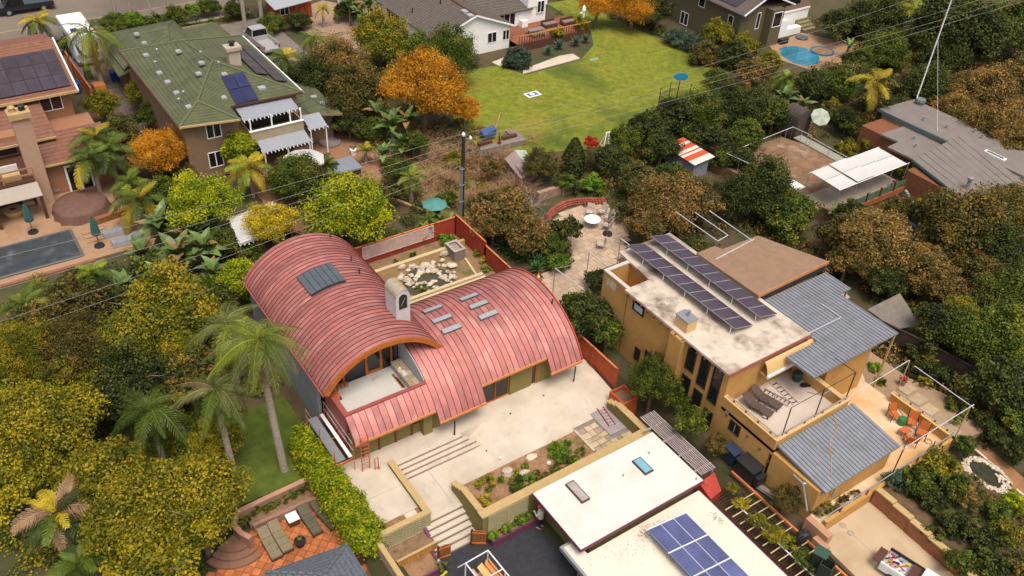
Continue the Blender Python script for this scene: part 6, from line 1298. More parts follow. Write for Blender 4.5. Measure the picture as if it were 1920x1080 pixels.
# right driveway
struct(MB().prism([(31.4,14.26),(36.1,14.26),(36.0,-6),(30.6,-6),(31.2,10)], -.1, .2), 'right_driveway', M('tan_concrete', (.45,.335,.215), .9, .08, .7, .2, 30, stain=[((.36,.245,.14), .3, .5, .7)]))
struct(MB().bar(W(1565,970,.2),W(1650,1050,.2),.03,.012), 'paving_joint', jm)
struct(MB().prism([(36.1,14.2),(36.05,-6),(52,-6),(52,12),(43.3,14.2)], -.2, lambda x,y: .95-.125*(x-36)), 'garden_slope', M('slope_soil',(.13,.075,.04),.95,.35,1.5,.7,10,stain=[((.05,.06,.018),.6,.45,.6)]))
for i,(px,py) in enumerate(((1580,985),(1595,1000))):
    p = W(px,py,.2); one(MB().tube([(p.x+.17*math.cos(a*PI/8),p.y+.17*math.sin(a*PI/8),.21) for a in range(17)], .022, 4).lathe((p.x,p.y,.2), [(.15,0),(.15,.012)], 12), 'valve_cover', M('concrete_lid',(.33,.27,.2),.9), ['round valve cover in the tan drive nearest the ochre wall','round valve cover in the tan drive, second from the ochre wall'][i], 'cover')
rw2 = thing('retaining_wall', 'sloping red brown retaining wall with stepped sand coping beside the tan drive', 'wall', (36,10,.2))
for i in range(6):
    y1 = 14.2-i*1.15; x = 35.85-i*.04; zt_ = 1.25-i*.07
    MB().box(x,x+.28,y1-1.15,y1,.1,zt_).build('wall', M('red_brown_render',(.26,.105,.05),.9,.15,3,.4,30), rw2); MB().box(x-.03,x+.36,y1-1.15,y1-.02,zt_,zt_+.08).build('coping', m_cap, rw2)
def bin2(lab, x, y, rz, open_):
    t_ = thing('wheeled_bin', lab, 'bin', (x,y,.2)); c_, s_ = math.cos(rz), math.sin(rz)
    R = lambda a,b: (x+a*c_-b*s_, y+a*s_+b*c_)
    if open_:
        for (a0,b0,a1,b1) in ((-.3,-.32,.3,-.28),(-.3,.28,.3,.32),(-.3,-.28,-.26,.28),(.26,-.28,.3,.28)): MB().prism([R(a0,b0),R(a1,b0),R(a1,b1),R(a0,b1)], .25, 1.2).build('side', MATS['dark_bin'], t_)
        MB().prism([R(-.26,-.28),R(.26,-.28),R(.26,.28),R(-.26,.28)], .3, .6).build('rubbish', m_dkwood, t_)
    else: MB().prism([R(-.3,-.32),R(.3,-.32),R(.3,.32),R(-.3,.32)], .25, 1.2).build('body', MATS['dark_bin'], t_); MB().prism([R(-.34,-.36),R(.34,-.36),R(.34,.36),R(-.34,.36)], 1.2, 1.27).build('lid', M('green_lid',(.03,.075,.05),.5), t_)
    for q in (-.22,.22): p_ = R(q,.34); MB().tube([(p_[0]-.03,p_[1],.35),(p_[0]+.03,p_[1],.35)], .13, 10).build('wheel', m_black, t_)
M('dark_bin',(.022,.03,.026),.5)
p = W(1541,1036,1.2); bin2('dark green lidded bin on the tan drive beside the vine trellis', p.x, p.y, .3, False)
p = W(1553,1056,1.2); bin2('open black bin full of rubbish on the tan drive', p.x, p.y, .3, True)
p = W(1507,1005,.5); one(MB().rock((p.x,p.y,.5),.45,.35,.35,21).box(p.x-.05,p.x+.2,p.y-.05,p.y+.2,.82,.86), 'rubbish_bag', m_black, 'bulging black rubbish bag against the ochre wall', 'bag')
one(MB().box(31.35,31.75,13.6,15.1,-.2,.9).box(31.0,31.35,13.3,14.2,-.2,.5), 'gate_pier', M('salmon_pier',(.40,.22,.13),.9), 'salmon coloured gate pier at the corner of the ochre house', 'pier')
# pond at the lower right
pn = thing('stone_pond', 'oval garden pond ringed with small stones at the lower right', 'pond', (46.3,9.8,.1))
c0 = W(1852,888,.2)
b = MB(); n = 26
for k_,(r_,z) in enumerate(((1.0,.0),(.98,.1),(.7,.02),(.1,-.05+.08))): b.v += [(c0.x+r_*1.3*math.cos(a*2*PI/n)*.75, c0.y+r_*1.3*math.sin(a*2*PI/n)*1.1, .05+z) for a in range(n)]
for i in range(3):
    for a in range(n): b.f.append((i*n+a,i*n+(a+1)%n,(i+1)*n+(a+1)%n,(i+1)*n+a)); b.mi.append(0)
b.f.append(tuple(3*n+a for a in range(n))); b.mi.append(0); b.build('basin', M('dark_pond',(.03,.03,.016),.85,.5,4,.8,10), pn); pn.location = (0,0,0)
rr = random.Random(6); st_me = [MB().rock((0,0,0),.1,.085,.06,q).mesh('stone', m_stone) for q in range(5)]
for i in range(230):
    a = rr.random()*2*PI; q = rr.uniform(.78,1.05) if not (-.9 < a-6.28*.85 < .6) else rr.uniform(.45,1.05)
    inst(st_me[i%5], 'stone', pn, (c0.x+q*1.3*math.cos(a)*.75, c0.y+q*1.3*math.sin(a)*1.1, .13), (0,0,rr.random()*6), rr.uniform(.7,1.3))
for ch in pn.children:
    if ch.name.startswith('basin'): ch.location = (46.3,9.8,.1)
struct(MB().prism([tuple(W(*q,.1)[:2]) for q in ((1828,838),(1842,828),(1925,898),(1925,945),(1893,908))], -.06, .03), 'dirt_path', M('rust_path',(.27,.135,.06),.95,.2,2,.4,15))
for i,(a,c) in enumerate((((1827,842),(1850,862)),((1852,864),(1893,902)),((1905,918),(1920,930)))): one(MB().bar(W(*a,.12),W(*c,.12),.14,.12), 'path_edging', m_stone, ['pale edging stone at the head of the dirt path','long pale edging beside the pond','pale edging stone at the right frame edge'][i], 'edging')
# =================================================================== LOWER LEFT PATIO
pb0 = sheet('tile_patio', [(3.6,24),(11.7,24),(11.7,31.2),(10.8,31.9),(6.6,31.9),(5.0,30.5),(3.6,30.2)], -1.70, M('dark_grout', (.12,.06,.035), .95))
tl_me = MB().box(-.2,.2,-.2,.2,0,.03).mesh('tile', m_terr)
poly = [(3.7,26.2),(11.65,26.2),(11.65,31.1),(10.8,31.75),(6.7,31.75),(5.0,30.4),(3.7,30.1)]
ca, sa_ = math.cos(.72), math.sin(.72); k = 0
for i in range(-40,40):
    for j in range(-40,40):
        x, y = 8+(i*ca-j*sa_)*.43, 29+(i*sa_+j*ca)*.43
        if inpoly(x,y,poly) and not (5.8 < x < 9.9 and y < 27.3) and k < 300: inst(tl_me, 'tile', pb0, (x,y,-1.699), (0,0,.72)); k += 1
gw = thing('garden_wall', 'curved low pink garden wall with terracotta coping below the palm lawn', 'wall', (8.5,32.3,-1.7))
pth = [(11.7,32.75),(10.5,32.45),(8.5,32.4),(6.5,32.3),(6.05,31.6),(6.2,30.9),(6.5,30.35)]
for a, c in zip(pth, pth[1:]):
    MB().bar((a[0],a[1],-1.15),(c[0],c[1],-1.15),.2,1.25).build('wall', M('dusty_pink_wall',(.29,.16,.115),.9,.1,2,.3,40), gw); MB().bar((a[0],a[1],-.48),(c[0],c[1],-.48),.28,.1).build('coping', M('salmon_coping',(.40,.22,.145),.85,.12), gw)
gw2 = MB().box(7.0,11.7,31.45,31.65,-1.7,-1.1); one(gw2, 'planter_kerb', MATS['dusty_pink_wall'], 'low pink kerb of the ivy bed above the lounger patio', 'kerb')
struct(MB().box(6.9,11.75,31.65,32.35,-1.75,-1.15), 'planting_bed', m_dirt)
cst = thing('curved_steps', 'three curved brown steps at the left of the tile patio', 'steps', (5.2,30.6,-1.7))
for i in range(3):
    b = MB(); n = 8; pts = []
    for q in range(n+1): a = rad(200)+rad(95)*q/n; pts.append((6.0+(1.9-.38*i)*math.cos(a), 31.6+(1.9-.38*i)*math.sin(a)))
    pts.append((6.0,31.6)); b.prism(pts, -1.7, -1.52+.18*i); b.build('step', M('brown_step',(.22,.115,.075),.85,.15,3), cst)
m_cush = M('khaki_cushion', (.20,.165,.10), .9, .12, 4, .2, 30); m_cush2 = M('olive_cushion', (.10,.092,.06), .9, .12, 4, .2, 30)
def sun_lounger(lab, x, y, rz, mc):
    t_ = thing('sun_lounger', lab, 'lounger', (0,0,0))
    for i in range(3): MB().box(-.29,.29,-.95+i*.47,-.95+i*.47+.45,.28,.38).build('cushion', mc, t_)
    MB().slab([(-.29,.47,.38),(.29,.47,.38),(.29,1.0,.72),(-.29,1.0,.72)], .1).build('backrest', mc, t_)
    MB().box(-.31,.31,-.97,.5,.2,.275).build('frame', m_dkwood, t_)
    for sx in (-.27,.27):
        for sy in (-.85,.4): MB().box(sx-.03,sx+.03,sy-.03,sy+.03,0,.2).build('leg', m_dkwood, t_)
    t_.location = (x,y,-1.668); t_.rotation_euler = (0,0,rz)
sun_lounger('khaki sun lounger furthest left on the tile patio', 7.35, 30.1, .02, m_cush); sun_lounger('khaki sun lounger second from left on the tile patio', 7.98, 30.2, .03, m_cush)
sun_lounger('dark olive sun lounger right of the white side table', 9.75, 30.4, .05, m_cush2); sun_lounger('dark olive sun lounger furthest right beside the hedge', 10.6, 30.3, .16, m_cush2)
st_ = thing('side_table', 'square side table with white top between the sun loungers', 'table', (9.0,31.05,-1.67)); MB().box(8.72,9.3,30.75,31.35,-1.67,-1.25).build('body', m_dkwood, st_); MB().box(8.7,9.32,30.73,31.37,-1.25,-1.2).build('top', m_white, st_)
pt2 = thing('potted_plant', 'small agave in a round black pot on the tile patio', 'plant', (8.75,29.45,-1.67)); MB().lathe((8.75,29.45,-1.67), [(.2,0),(.3,.3),(.32,.42),(.26,.42),(.24,.34)], 16).build('pot', m_black, pt2)
b = MB()
for i in range(9): a = i*2.4; b.add([(8.75-.03*math.sin(a),29.45+.03*math.cos(a),-1.3),(8.75+.03*math.sin(a),29.45-.03*math.cos(a),-1.3),(8.75+.22*math.cos(a),29.45+.22*math.sin(a),-1.0+.06*(i%3))], [(0,1,2)])
b.build('leaves', M('yellow_green_leaf',(.17,.20,.03),.7), pt2)
gz = thing('gazebo', 'pavilion with a grey slate tiled hip roof at the bottom edge', 'gazebo', (8.6,25,-1.7))
apx1, apx2 = (8.35,25.0,1.5), (8.35,23.2,1.5)
for pl_ in ([(6.2,27.3,.5),(10.3,26.7,.5),apx1],[(10.3,26.7,.5),(10.3,21.5,.5),apx2,apx1],[(6.2,27.3,.5),apx1,apx2,(6.2,21.5,.5)]): roofpoly('roof_plane', pl_, m_gtile, gz, .1)
MB().bar((6.2,27.3,.53),apx1,.14,.1).build('ridge', m_gtile, gz); MB().bar((10.3,26.7,.53),apx1,.14,.1).build('ridge', m_gtile, gz)
for x,y in ((6.5,26.8),(10.0,26.3)): MB().box(x-.1,x+.1,y-.1,y+.1,-1.7,.4).build('post', m_dkwood, gz)
board_fence('board_fence', 'short dark brown fence right of the slate pavilion roof', [(10.4,26.6),(11.75,26.6)], -1.7, -.9, m_dkwood)
# =================================================================== VEHICLES
def wheel(par, x, y, z, r=.36, ax='y'):
    d = Vector((0,.11,0)) if ax == 'y' else Vector((.11,0,0)); c = Vector((x,y,z))
    w_ = MB().tube([c-d,c+d], r, 18).build('wheel', m_black, par); MB().tube([c-d*1.08,c+d*1.08], r*.6, 14).build('rim', m_grey, w_)
def pickup(lab, length, width, body, loc, heading='x', open_bed=True, mat=None, rack=False):
    # modelled along local +X = front
    t_ = thing('pickup_truck', lab, 'truck', (0,0,0)); L, Wd = length, width
    sec = [(-L/2,.55,.95),(-L/2+.05,.5,1.02),(L*.12,.5,1.05),(L*.34,.5,1.02),(L*.47,.5,.95),(L/2,.55,.8)]
    b = MB()
    for x,zb,zt_ in sec: b.v += [(x,-Wd/2,zb),(x,-Wd/2+.05,zt_),(x,Wd/2-.05,zt_),(x,Wd/2,zb)]
    for i in range(len(sec)-1):
        k = i*4
        for j in range(4): b.f.append((k+j,k+(j+1)%4,k+4+(j+1)%4,k+4+j))
    b.f += [(3,2,1,0),(20,21,22,23)]; b.mi = [0]*len(b.f)
    if open_bed:     # lower body only up to the bed floor behind the cab
        b = MB().box(-L/2,L*.02,-Wd/2,Wd/2,.5,.68).box(-L/2,L*.02,-Wd/2,-Wd/2+.08,.68,1.15).box(-L/2,L*.02,Wd/2-.08,Wd/2,.68,1.15).box(L*.02-.08,L*.02,-Wd/2+.08,Wd/2-.08,.68,1.15)
        b.add([(L*.02,-Wd/2,.5),(L*.02,Wd/2,.5),(L/2,Wd/2,.5),(L/2,-Wd/2,.5),(L*.02,-Wd/2,1.08),(L*.02,Wd/2,1.08),(L/2-.12,Wd/2-.08,.98),(L/2-.12,-Wd/2+.08,.98)], [(3,2,1,0),(4,7,6,5),(0,4,5,1),(2,6,7,3),(1,5,6,2),(0,3,7,4)])
    b.build('body', mat, t_)
    cabx0, cabx1 = L*.02, L*.30
    c_ = MB().add([(cabx0,-Wd/2+.04,1.06),(cabx0,Wd/2-.04,1.06),(cabx1+.35,Wd/2-.06,1.06),(cabx1+.35,-Wd/2+.06,1.06),(cabx0+.1,-Wd/2+.2,1.78),(cabx0+.1,Wd/2-.2,1.78),(cabx1-.2,Wd/2-.2,1.78),(cabx1-.2,-Wd/2+.2,1.78)], [(3,2,1,0),(4,7,6,5),(0,4,5,1),(2,6,7,3),(1,5,6,2),(0,3,7,4)]).build('cab', m_glass, t_)
    MB().box(cabx0+.08,cabx1-.18,-Wd/2+.19,Wd/2-.19,1.77,1.84).build('roof', mat, c_)
    for s in (-1,1):
        MB().bar((cabx0+.02,s*(Wd/2-.05),1.06),(cabx0+.11,s*(Wd/2-.2),1.8),.09,.06).build('pillar', mat, c_); MB().bar((cabx1+.33,s*(Wd/2-.07),1.06),(cabx1-.19,s*(Wd/2-.2),1.8),.07,.06).build('pillar', mat, c_)
        MB().box(cabx1+.2,cabx1+.35,s*(Wd/2+.02)-.06,s*(Wd/2+.02)+.12*s,1.1,1.26).build('mirror', mat, t_)
        MB().box(L/2-.14,L/2+.005,s*(Wd/2-.35)-.18,s*(Wd/2-.35)+.18,.78,.93).build('headlight', m_white, t_); MB().box(-L/2-.02,-L/2+.03,s*(Wd/2-.1)-.07,s*(Wd/2-.1)+.07,.75,1.05).build('tail_light', M('tail_red',(.4,.01,.01),.4), t_)
    MB().box(L/2,L/2+.1,-Wd/2+.05,Wd/2-.05,.42,.68).build('bumper', m_grey, t_); MB().box(-L/2-.1,-L/2,-Wd/2+.05,Wd/2-.05,.42,.6).build('bumper', m_grey, t_)
    for x in (-L*.3,L*.31):
        for s in (-1,1): wheel(t_, x, s*(Wd/2-.06), .37)
    t_.location = loc; t_.rotation_euler = (0,0,heading); return t_
tk = pickup('black pickup truck parked on the street at the top left', 5.8, 2.0, 1, (11.4,110.3,.03), PI, mat=M('black_car_paint',(.012,.013,.018),.2,.1,2,0,coat=.6), open_bed=False)
pickup('pale grey pickup truck with open bed behind the green roof', 5.4, 1.9, 1, (30.5,89.2,.03), PI/2+.05, mat=M('silver_car_paint',(.34,.33,.32),.3,.05,2,0,coat=.4))
pickup('white car partly cut off at the left frame edge on the street', 5.0, 1.9, 1, (4.6,112.3,.03), PI, mat=m_white, open_bed=False)
# tool truck on the right drive
tt_ = pickup('white utility truck with an open bed full of tools on the tan drive', 5.6, 2.0, 1, (33.35,9.55,.2), -1.36, mat=M('white_car_paint',(.62,.64,.67),.3,.04,2,0,coat=.4))
def in_truck(t_, a, b, z): c_, s_ = math.cos(t_.rotation_euler.z), math.sin(t_.rotation_euler.z); return Vector((t_.location.x+.62*(a*c_-b*s_), t_.location.y+.62*(a*s_+b*c_), t_.location.z+.62*z))
MB().box(-3.5,-2.85,-.85,.85,.95,1.0).build('tailgate', m_dkwood, None)
tg = bpy.data.objects[[o.name for o in bpy.data.objects if o.name.startswith('tailgate')][-1]]; tg.parent = tt_
for (x0,x1,y0,y1) in ((-2.8,.1,-1.02,-.9),(-2.8,.1,.9,1.02)):
    o = MB().box(x0,x1,y0,y1,1.15,1.42).build('tool_chest', m_white if y0 < 0 else m_black, None); o.parent = tt_
tt_.scale = (.62,)*3
o = MB().box(-.75,.1,-.9,.9,1.16,1.3).build('tonneau_panel', m_dkwood, None); o.parent = tt_
rr = random.Random(12); tcols = [('red_tool',(.40,.02,.02)),('yellow_tool',(.55,.45,.02)),('orange_tool',(.5,.18,.03)),('white_tool',(.6,.58,.55)),('black_tool',(.02,.02,.02)),('pink_tool',(.5,.2,.18))]
words = ['red','yellow','orange','white','black','pink']
for i in range(12):
    a = rr.uniform(-2.4,-1.1); b2 = rr.uniform(-.65,.65); lg = i < 6; L = rr.uniform(.65,.8) if lg else rr.uniform(.22,.32); th = rr.uniform(-.6,1.6); kx = i % 6
    p0 = in_truck(tt_, a-L*math.cos(th), b2-L*math.sin(th), .9+.04*i); p1 = in_truck(tt_, a+L*math.cos(th), b2+L*math.sin(th), .92+.04*i)
    one(MB().bar(p0,p1,.05 if lg else .12,.05), 'hand_tool', M(tcols[kx][0],tcols[kx][1],.5), ('long ' if lg else 'short ')+words[kx]+' tool lying in the open truck bed', 'tool', group='tools in the truck bed')
# rack truck in the driveway
trk = thing('rack_truck', 'work truck with a white ladder rack carrying orange planks in the drive', 'truck', (14.6,22.1,-1.65))
ty0, ty1, tx0, tx1 = 18.5, 23.0, 13.9, 16.1
p1_, p2_, p3_ = W(873,1056,.6), W(915,1032,.6), W(954,1080,.6)
ux = (p2_-p1_).normalized(); uy = (p3_-p2_).normalized(); Wd = (p2_-p1_).length
q = lambda a, b, z: (p1_.x+ux.x*a+uy.x*b, p1_.y+ux.y*a+uy.y*b, z)
rack = M('white_rack',(.66,.63,.66),.4,.05,3,0)
for a in (0,Wd):
    MB().tube([q(a,0,.6),q(a,4.2,.6)], .04, 8).build('rack_rail', rack, trk)
    for b_ in (0,1.5,3.0): MB().tube([q(a,b_,-.75),q(a,b_,.6)], .035, 8).build('rack_post', rack, trk)
for b_ in (0,1.3,2.6): MB().tube([q(0,b_,.6),q(Wd,b_,.6)], .035, 8).build('rack_bar', rack, trk)
MB().tube([q(-.25,-.3,.1),q(0,0,.6)], .03, 8).build('rack_brace', rack, trk)
MB().prism([q(-.05,-.1,0)[:2],q(Wd+.05,-.1,0)[:2],q(Wd+.05,4.6,0)[:2],q(-.05,4.6,0)[:2]], -1.25, -1.05).build('bed_floor', m_grey, trk)
for a in (-.08,Wd): MB().prism([q(a,-.1,0)[:2],q(a+.08,-.1,0)[:2],q(a+.08,4.6,0)[:2],q(a,4.6,0)[:2]], -1.05, -.6).build('bed_side', m_white, trk)
MB().prism([q(Wd-.1,1.6,0)[:2],q(Wd+.35,1.6,0)[:2],q(Wd+.35,3.6,0)[:2],q(Wd-.1,3.6,0)[:2]], -1.0, -.2).build('tool_box', m_white, trk)
for a in (0,Wd): 
    for b_ in (.8,): MB().tube([q(a-.1,b_,-1.3),q(a+.1,b_,-1.3)], .35, 16).build('wheel', m_black, trk)
for i,(a,wd,m_) in enumerate(((.3,.25,'salmon'),(.75,.5,'pale'),(1.3,.3,'orange'),(1.62,.14,'orange'))):
    a = a*Wd/1.9; o = MB().prism([q(a,.15+.1*i,0)[:2],q(a+wd*Wd/1.9,.15,0)[:2],q(a+wd*Wd/1.9,4.2,0)[:2],q(a,4.2,0)[:2]], -.05+.1*i, .02+.1*i)
    one(o, 'plank', {'salmon':M('salmon_board',(.50,.22,.13),.7,.15),'pale':M('pale_board',(.60,.36,.13),.7,.1,2),'orange':M('orange_board',(.52,.20,.05),.7,.2)}[m_], ['salmon board at the left of the rack truck load','wide pale plywood board in the rack truck','orange board in the rack truck right of the plywood','narrow orange board at the right of the rack truck load'][i], 'board')
# motorhome
rv = thing('motorhome', 'white motorhome with dark swoosh stripes parked beside the green roofed house', 'motorhome', (14,95.5,0))
bdy = MB(); xs0, xs1, yb0, yb1 = 12.75, 15.2, 92.2, 99.5
bdy.add([(xs0,yb0+.15,.55),(xs1,yb0+.15,.55),(xs1,yb1,.55),(xs0,yb1,.55),(xs0,yb0+.3,3.0),(xs1,yb0+.3,3.0),(xs1,yb1-.4,3.0),(xs0,yb1-.4,3.0),(xs0+.1,yb0,1.3),(xs1-.1,yb0,1.3)], [(3,2,1,0),(4,5,6,7),(0,1,9,8),(8,9,5,4),(1,2,6,5,9),(2,3,7,6),(3,0,8,4,7)]); bdy.build('body', M('rv_white',(.55,.56,.58),.4,.05,2,0,coat=.3), rv)
MB().box(xs0+.1,xs1-.1,yb0+.4,yb1-.5,3.0,3.06).build('roof', m_white, rv)
for (x,y) in ((13.4,94),(14.5,96),(14.0,97.8)): MB().box(x-.3,x+.3,y-.3,y+.3,3.06,3.25).build('roof_unit', m_white if y > 95 else M('navy_vent',(.02,.02,.12),.4), rv)
def sw(cx, flip):
    b = MB(); n = 10
    for i in range(n+1):
        a = i/n*PI*.5; x = cx+flip*(.95-.95*math.cos(a)); z = 2.5-1.7*math.sin(a)*.95; wd = .16*math.sin(PI*i/n)+.02; yy_ = yb0+.15-.16*(1-abs(z-1.3)/1.7)-.02 if z < 1.3 else yb0+.3*(z-1.3)/1.7-.025
        b.v += [(x,yy_,z-wd),(x+flip*wd,yy_,z+wd)]
    for i in range(n): b.f.append((i*2,i*2+1,i*2+3,i*2+2)); b.mi.append(0)
    b.build('stripe', M('navy_stripe',(.02,.02,.07),.4), rv)
sw(12.95,1); sw(15.0,-1)
MB().box(xs0+.1,xs1-.1,yb0-.05,yb0+.14,.35,.6).build('bumper', m_grey, rv); MB().box(xs0-.01,xs0+.01,95,97,1.6,2.3).build('window', m_glass, rv)
for y in (94.2,98.2):
    for x in (xs0+.1,xs1-.1): wheel(rv, x, y, .45, .42, 'x')
for x in (13.0,13.35,14.6,14.95): MB().box(x-.08,x+.08,yb0-.06,yb0-.04,.42,.55).build('tail_light', M('tail_red',(.4,.01,.01),.4) if x in (13.0,14.95) else m_white, rv)
board_fence('board_fence', 'orange red fence between pink house and motorhome', [(12.05,83.6),(11.95,90.0),(12.0,93)], 0, 1.6, M('rust_orange_fence',(.42,.12,.045),.8,.15), bw=.2)
for i,(x,y,m_,l) in enumerate(((10.9,88.6,m_greenp,'dark green bin furthest along the pink house side'),(11.1,87.7,M('grey_green_bin',(.06,.085,.07),.5),'grey green bin in the middle beside the pink house'),(11.3,86.6,m_blue,'blue recycling bin nearest in the row beside the pink house'),(13.0,89.2,m_greenp,'green bin on the motorhome side of the orange fence'),(15.0,87.6,m_blue,'blue barrel bin against the green roofed house'))):
    t_ = thing('wheeled_bin', l, 'bin', (x,y,0)); MB().prism([(x-.3,y-.33),(x+.3,y-.33),(x+.33,y+.33),(x-.33,y+.33)], .05, 1.0).build('body', m_, t_); MB().slab([(x-.36,y-.38,1.02),(x+.36,y-.38,1.02),(x+.36,y+.38,1.1),(x-.36,y+.38,1.1)], .06).build('lid', m_, t_)
    for s in (-.25,.25): MB().tube([(x+s-.03,y+.36,.14),(x+s+.03,y+.36,.14)], .13, 10).build('wheel', m_black, t_)
one(MB().box(12.7,13.7,85.4,86.6,0,.8), 'orange_cabinet', M('orange_cab',(.5,.19,.06),.7), 'orange cabinet at the end of the orange fence', 'cabinet')
p = W(65,68,.0); t_ = thing('wheeled_bin', 'black bin on the street verge near the small palm', 'bin', (p.x,p.y,0)); MB().prism([(p.x-.3,p.y-.3),(p.x+.3,p.y-.3),(p.x+.33,p.y+.33),(p.x-.33,p.y+.33)], .05, 1.0).build('body', m_black, t_); MB().box(p.x-.35,p.x+.35,p.y-.35,p.y+.4,1.0,1.06).build('lid', m_black, t_)
one(MB().box(5.5,11.5,97.9,98.05,0,.5), 'low_wall', m_dkwood, 'low dark wall along the street before the pink house', 'wall')
# red barn shed at the top
bs2 = thing('barn_shed', 'red timber shed with white window and pale metal roof at the top edge', 'shed', (36.5,96,0))
MB().box(34.6,38.7,94.6,98,0,2.45).build('wall', M('barn_red',(.33,.07,.025),.8,.15,3), bs2); roofpoly('roof', [(33.6,92.6,2.35),(38.4,93.6,2.35),(39.0,99,2.9),(33.6,99,2.9)], M('pale_metal_roof',(.36,.38,.40),.5,.05,3,.05,20,metal=.2), bs2, .08)
win_y(bs2,34.9,36.0,.8,1.9,94.6); dd = MB().box(36.6,38.4,94.5,94.595,.1,2.2).build('door', M('barn_red2',(.38,.09,.03),.8,.15), bs2); MB().bar((36.7,94.48,.2),(37.5,94.48,2.1),.08,.03).bar((38.3,94.48,.2),(37.5,94.48,2.1),.08,.03).build('brace', m_dkwood, dd)
one(MB().box(43.0,43.2,95,97,0,2.4), 'white_wall', m_white, 'white garden wall end at the top edge', 'wall')
# =================================================================== WHITE CANOPY TENT
ct = thing('canopy_tent', 'white peaked canopy tent with string lights behind the left barrel roof', 'tent', (16.6,53.5,0))
p1_, p2_, p3_, p4_ = W(428,408,2.2), W(512,378,2.2), W(545,425,2.2), W(450,456,2.2); pk = (p1_+p2_+p3_+p4_)/4+Vector((0,0,.75))
for a,c in ((p1_,p2_),(p2_,p3_),(p3_,p4_),(p4_,p1_)):
    md = (a+c)/2-Vector((0,0,.03)); MB().add([pk,a,md,c,a-Vector((0,0,.18)),c-Vector((0,0,.18)),md-Vector((0,0,.18))], [(0,1,2),(0,2,3),(1,4,6,2),(2,6,5,3)]).build('canopy_panel', m_cloth, ct)
for a in (p1_,p2_,p3_,p4_): MB().tube([(a.x,a.y,0),(a.x,a.y,2.2)], .03, 6).build('post', m_grey, ct)
b = MB()
for a,c in ((p3_,p4_),(p4_,p1_)):
    for i in range(12): q_ = a.lerp(c,i/12); b.rock((q_.x,q_.y,2.0-.12*math.sin(i*.8)**2),.06,.06,.08,i)
tag(b.build('string_lights', m_white, ct), kind='stuff')
sheet('tent_terrace', [(14,48.5),(20,49),(20.5,56),(14,56.5)], .02, M('red_dark_patio',(.16,.07,.045),.95,.2,2))
# =================================================================== UTILITY POLE AND WIRES
PX, PY = 31.6, 50.3
up_ = thing('utility_pole', 'tall dark utility pole with conduits at the red fence corner', 'pole', (PX,PY,0))
MB().tube([(PX,PY,0),(PX,PY,7.15)], [.17,.13], 12).build('shaft', M('tarred_pole',(.028,.022,.02),.85,.3,4,.3,20), up_)
for dx_,dy_ in ((-.22,-.12),(-.16,-.2),(-.28,-.02)): MB().tube([(PX+dx_,PY+dy_,0),(PX+dx_,PY+dy_,4.6)], .045, 8).build('conduit', m_grey, up_)
for z in (1.5,3.0,4.4): MB().box(PX-.32,PX+.05,PY-.24,PY-.02,z,z+.06).build('bracket', m_grey, up_)
MB().bar((PX-.1,PY,6.9),(PX+.75,PY,6.75),.09,.09).build('crossarm', m_block, up_); MB().lathe((PX,PY,7.15), [(.12,0),(.14,.15),(.05,.3)], 10).build('insulator', m_white, up_); MB().lathe((PX+.55,PY-.1,6.75), [(.08,0),(.12,.15),(.05,.3)], 10).build('insulator', m_white, up_)
MB().bar((PX,PY,5.0),(PX+.7,PY-.4,4.75),.08,.08).build('crossarm', m_dkwood, up_)
m_wire = M('cable', (.27,.255,.22), .6, .05, 1, 0); m_wire2 = M('dark_cable', (.04,.04,.04), .6, .05, 1, 0)
def wire(nm, a, c, sag, r_, mat, lab):
    a, c = Vector(a), Vector(c); one(MB().tube([a.lerp(c,i/24)-Vector((0,0,sag*4*(i/24)*(1-i/24))) for i in range(25)], r_, 4), nm, mat, lab, 'cable')
top = Vector((PX,PY,7.3))
for i,(z,px,py,zz) in enumerate(((7.35,-60,497,6.6),(6.7,-60,536,6.2),(6.2,-60,558,5.8),(5.3,-60,622,4.9),(4.7,-60,652,4.4))):
    e = W(px,py,zz); wire('power_line', (PX,PY,z), e, .35, .012, m_wire, ['topmost','second','third','fourth','lowest'][i]+' of the pale wires running left from the utility pole')
for i,(z,px,py,zz) in enumerate(((7.3,1600,30,8.0),(6.8,1720,30,8.0),(6.5,1800,22,8),(5.6,1860,15,7.5),(5.0,1900,0,7.5))):
    e = W(px,py,zz); e2 = Vector((PX,PY,z)); wire('power_line', e2, e2+(e-e2)*1.25, .5, .012, m_wire if i < 4 else m_wire2, ['topmost','second','third','fourth','lowest dark'][i]+' wire running right from the utility pole over the lawn')
wire('service_drop', (PX+.5,PY-.3,4.8), (38.6,34.6,5.4), .3, .014, m_wire2, 'dark service cable from the utility pole to the ochre house')
wire('string_light_cable', W(1164,447,3.2), W(1041,503,3.1), .5, .02, m_wire, 'thin drooping cable between the white shade rails')
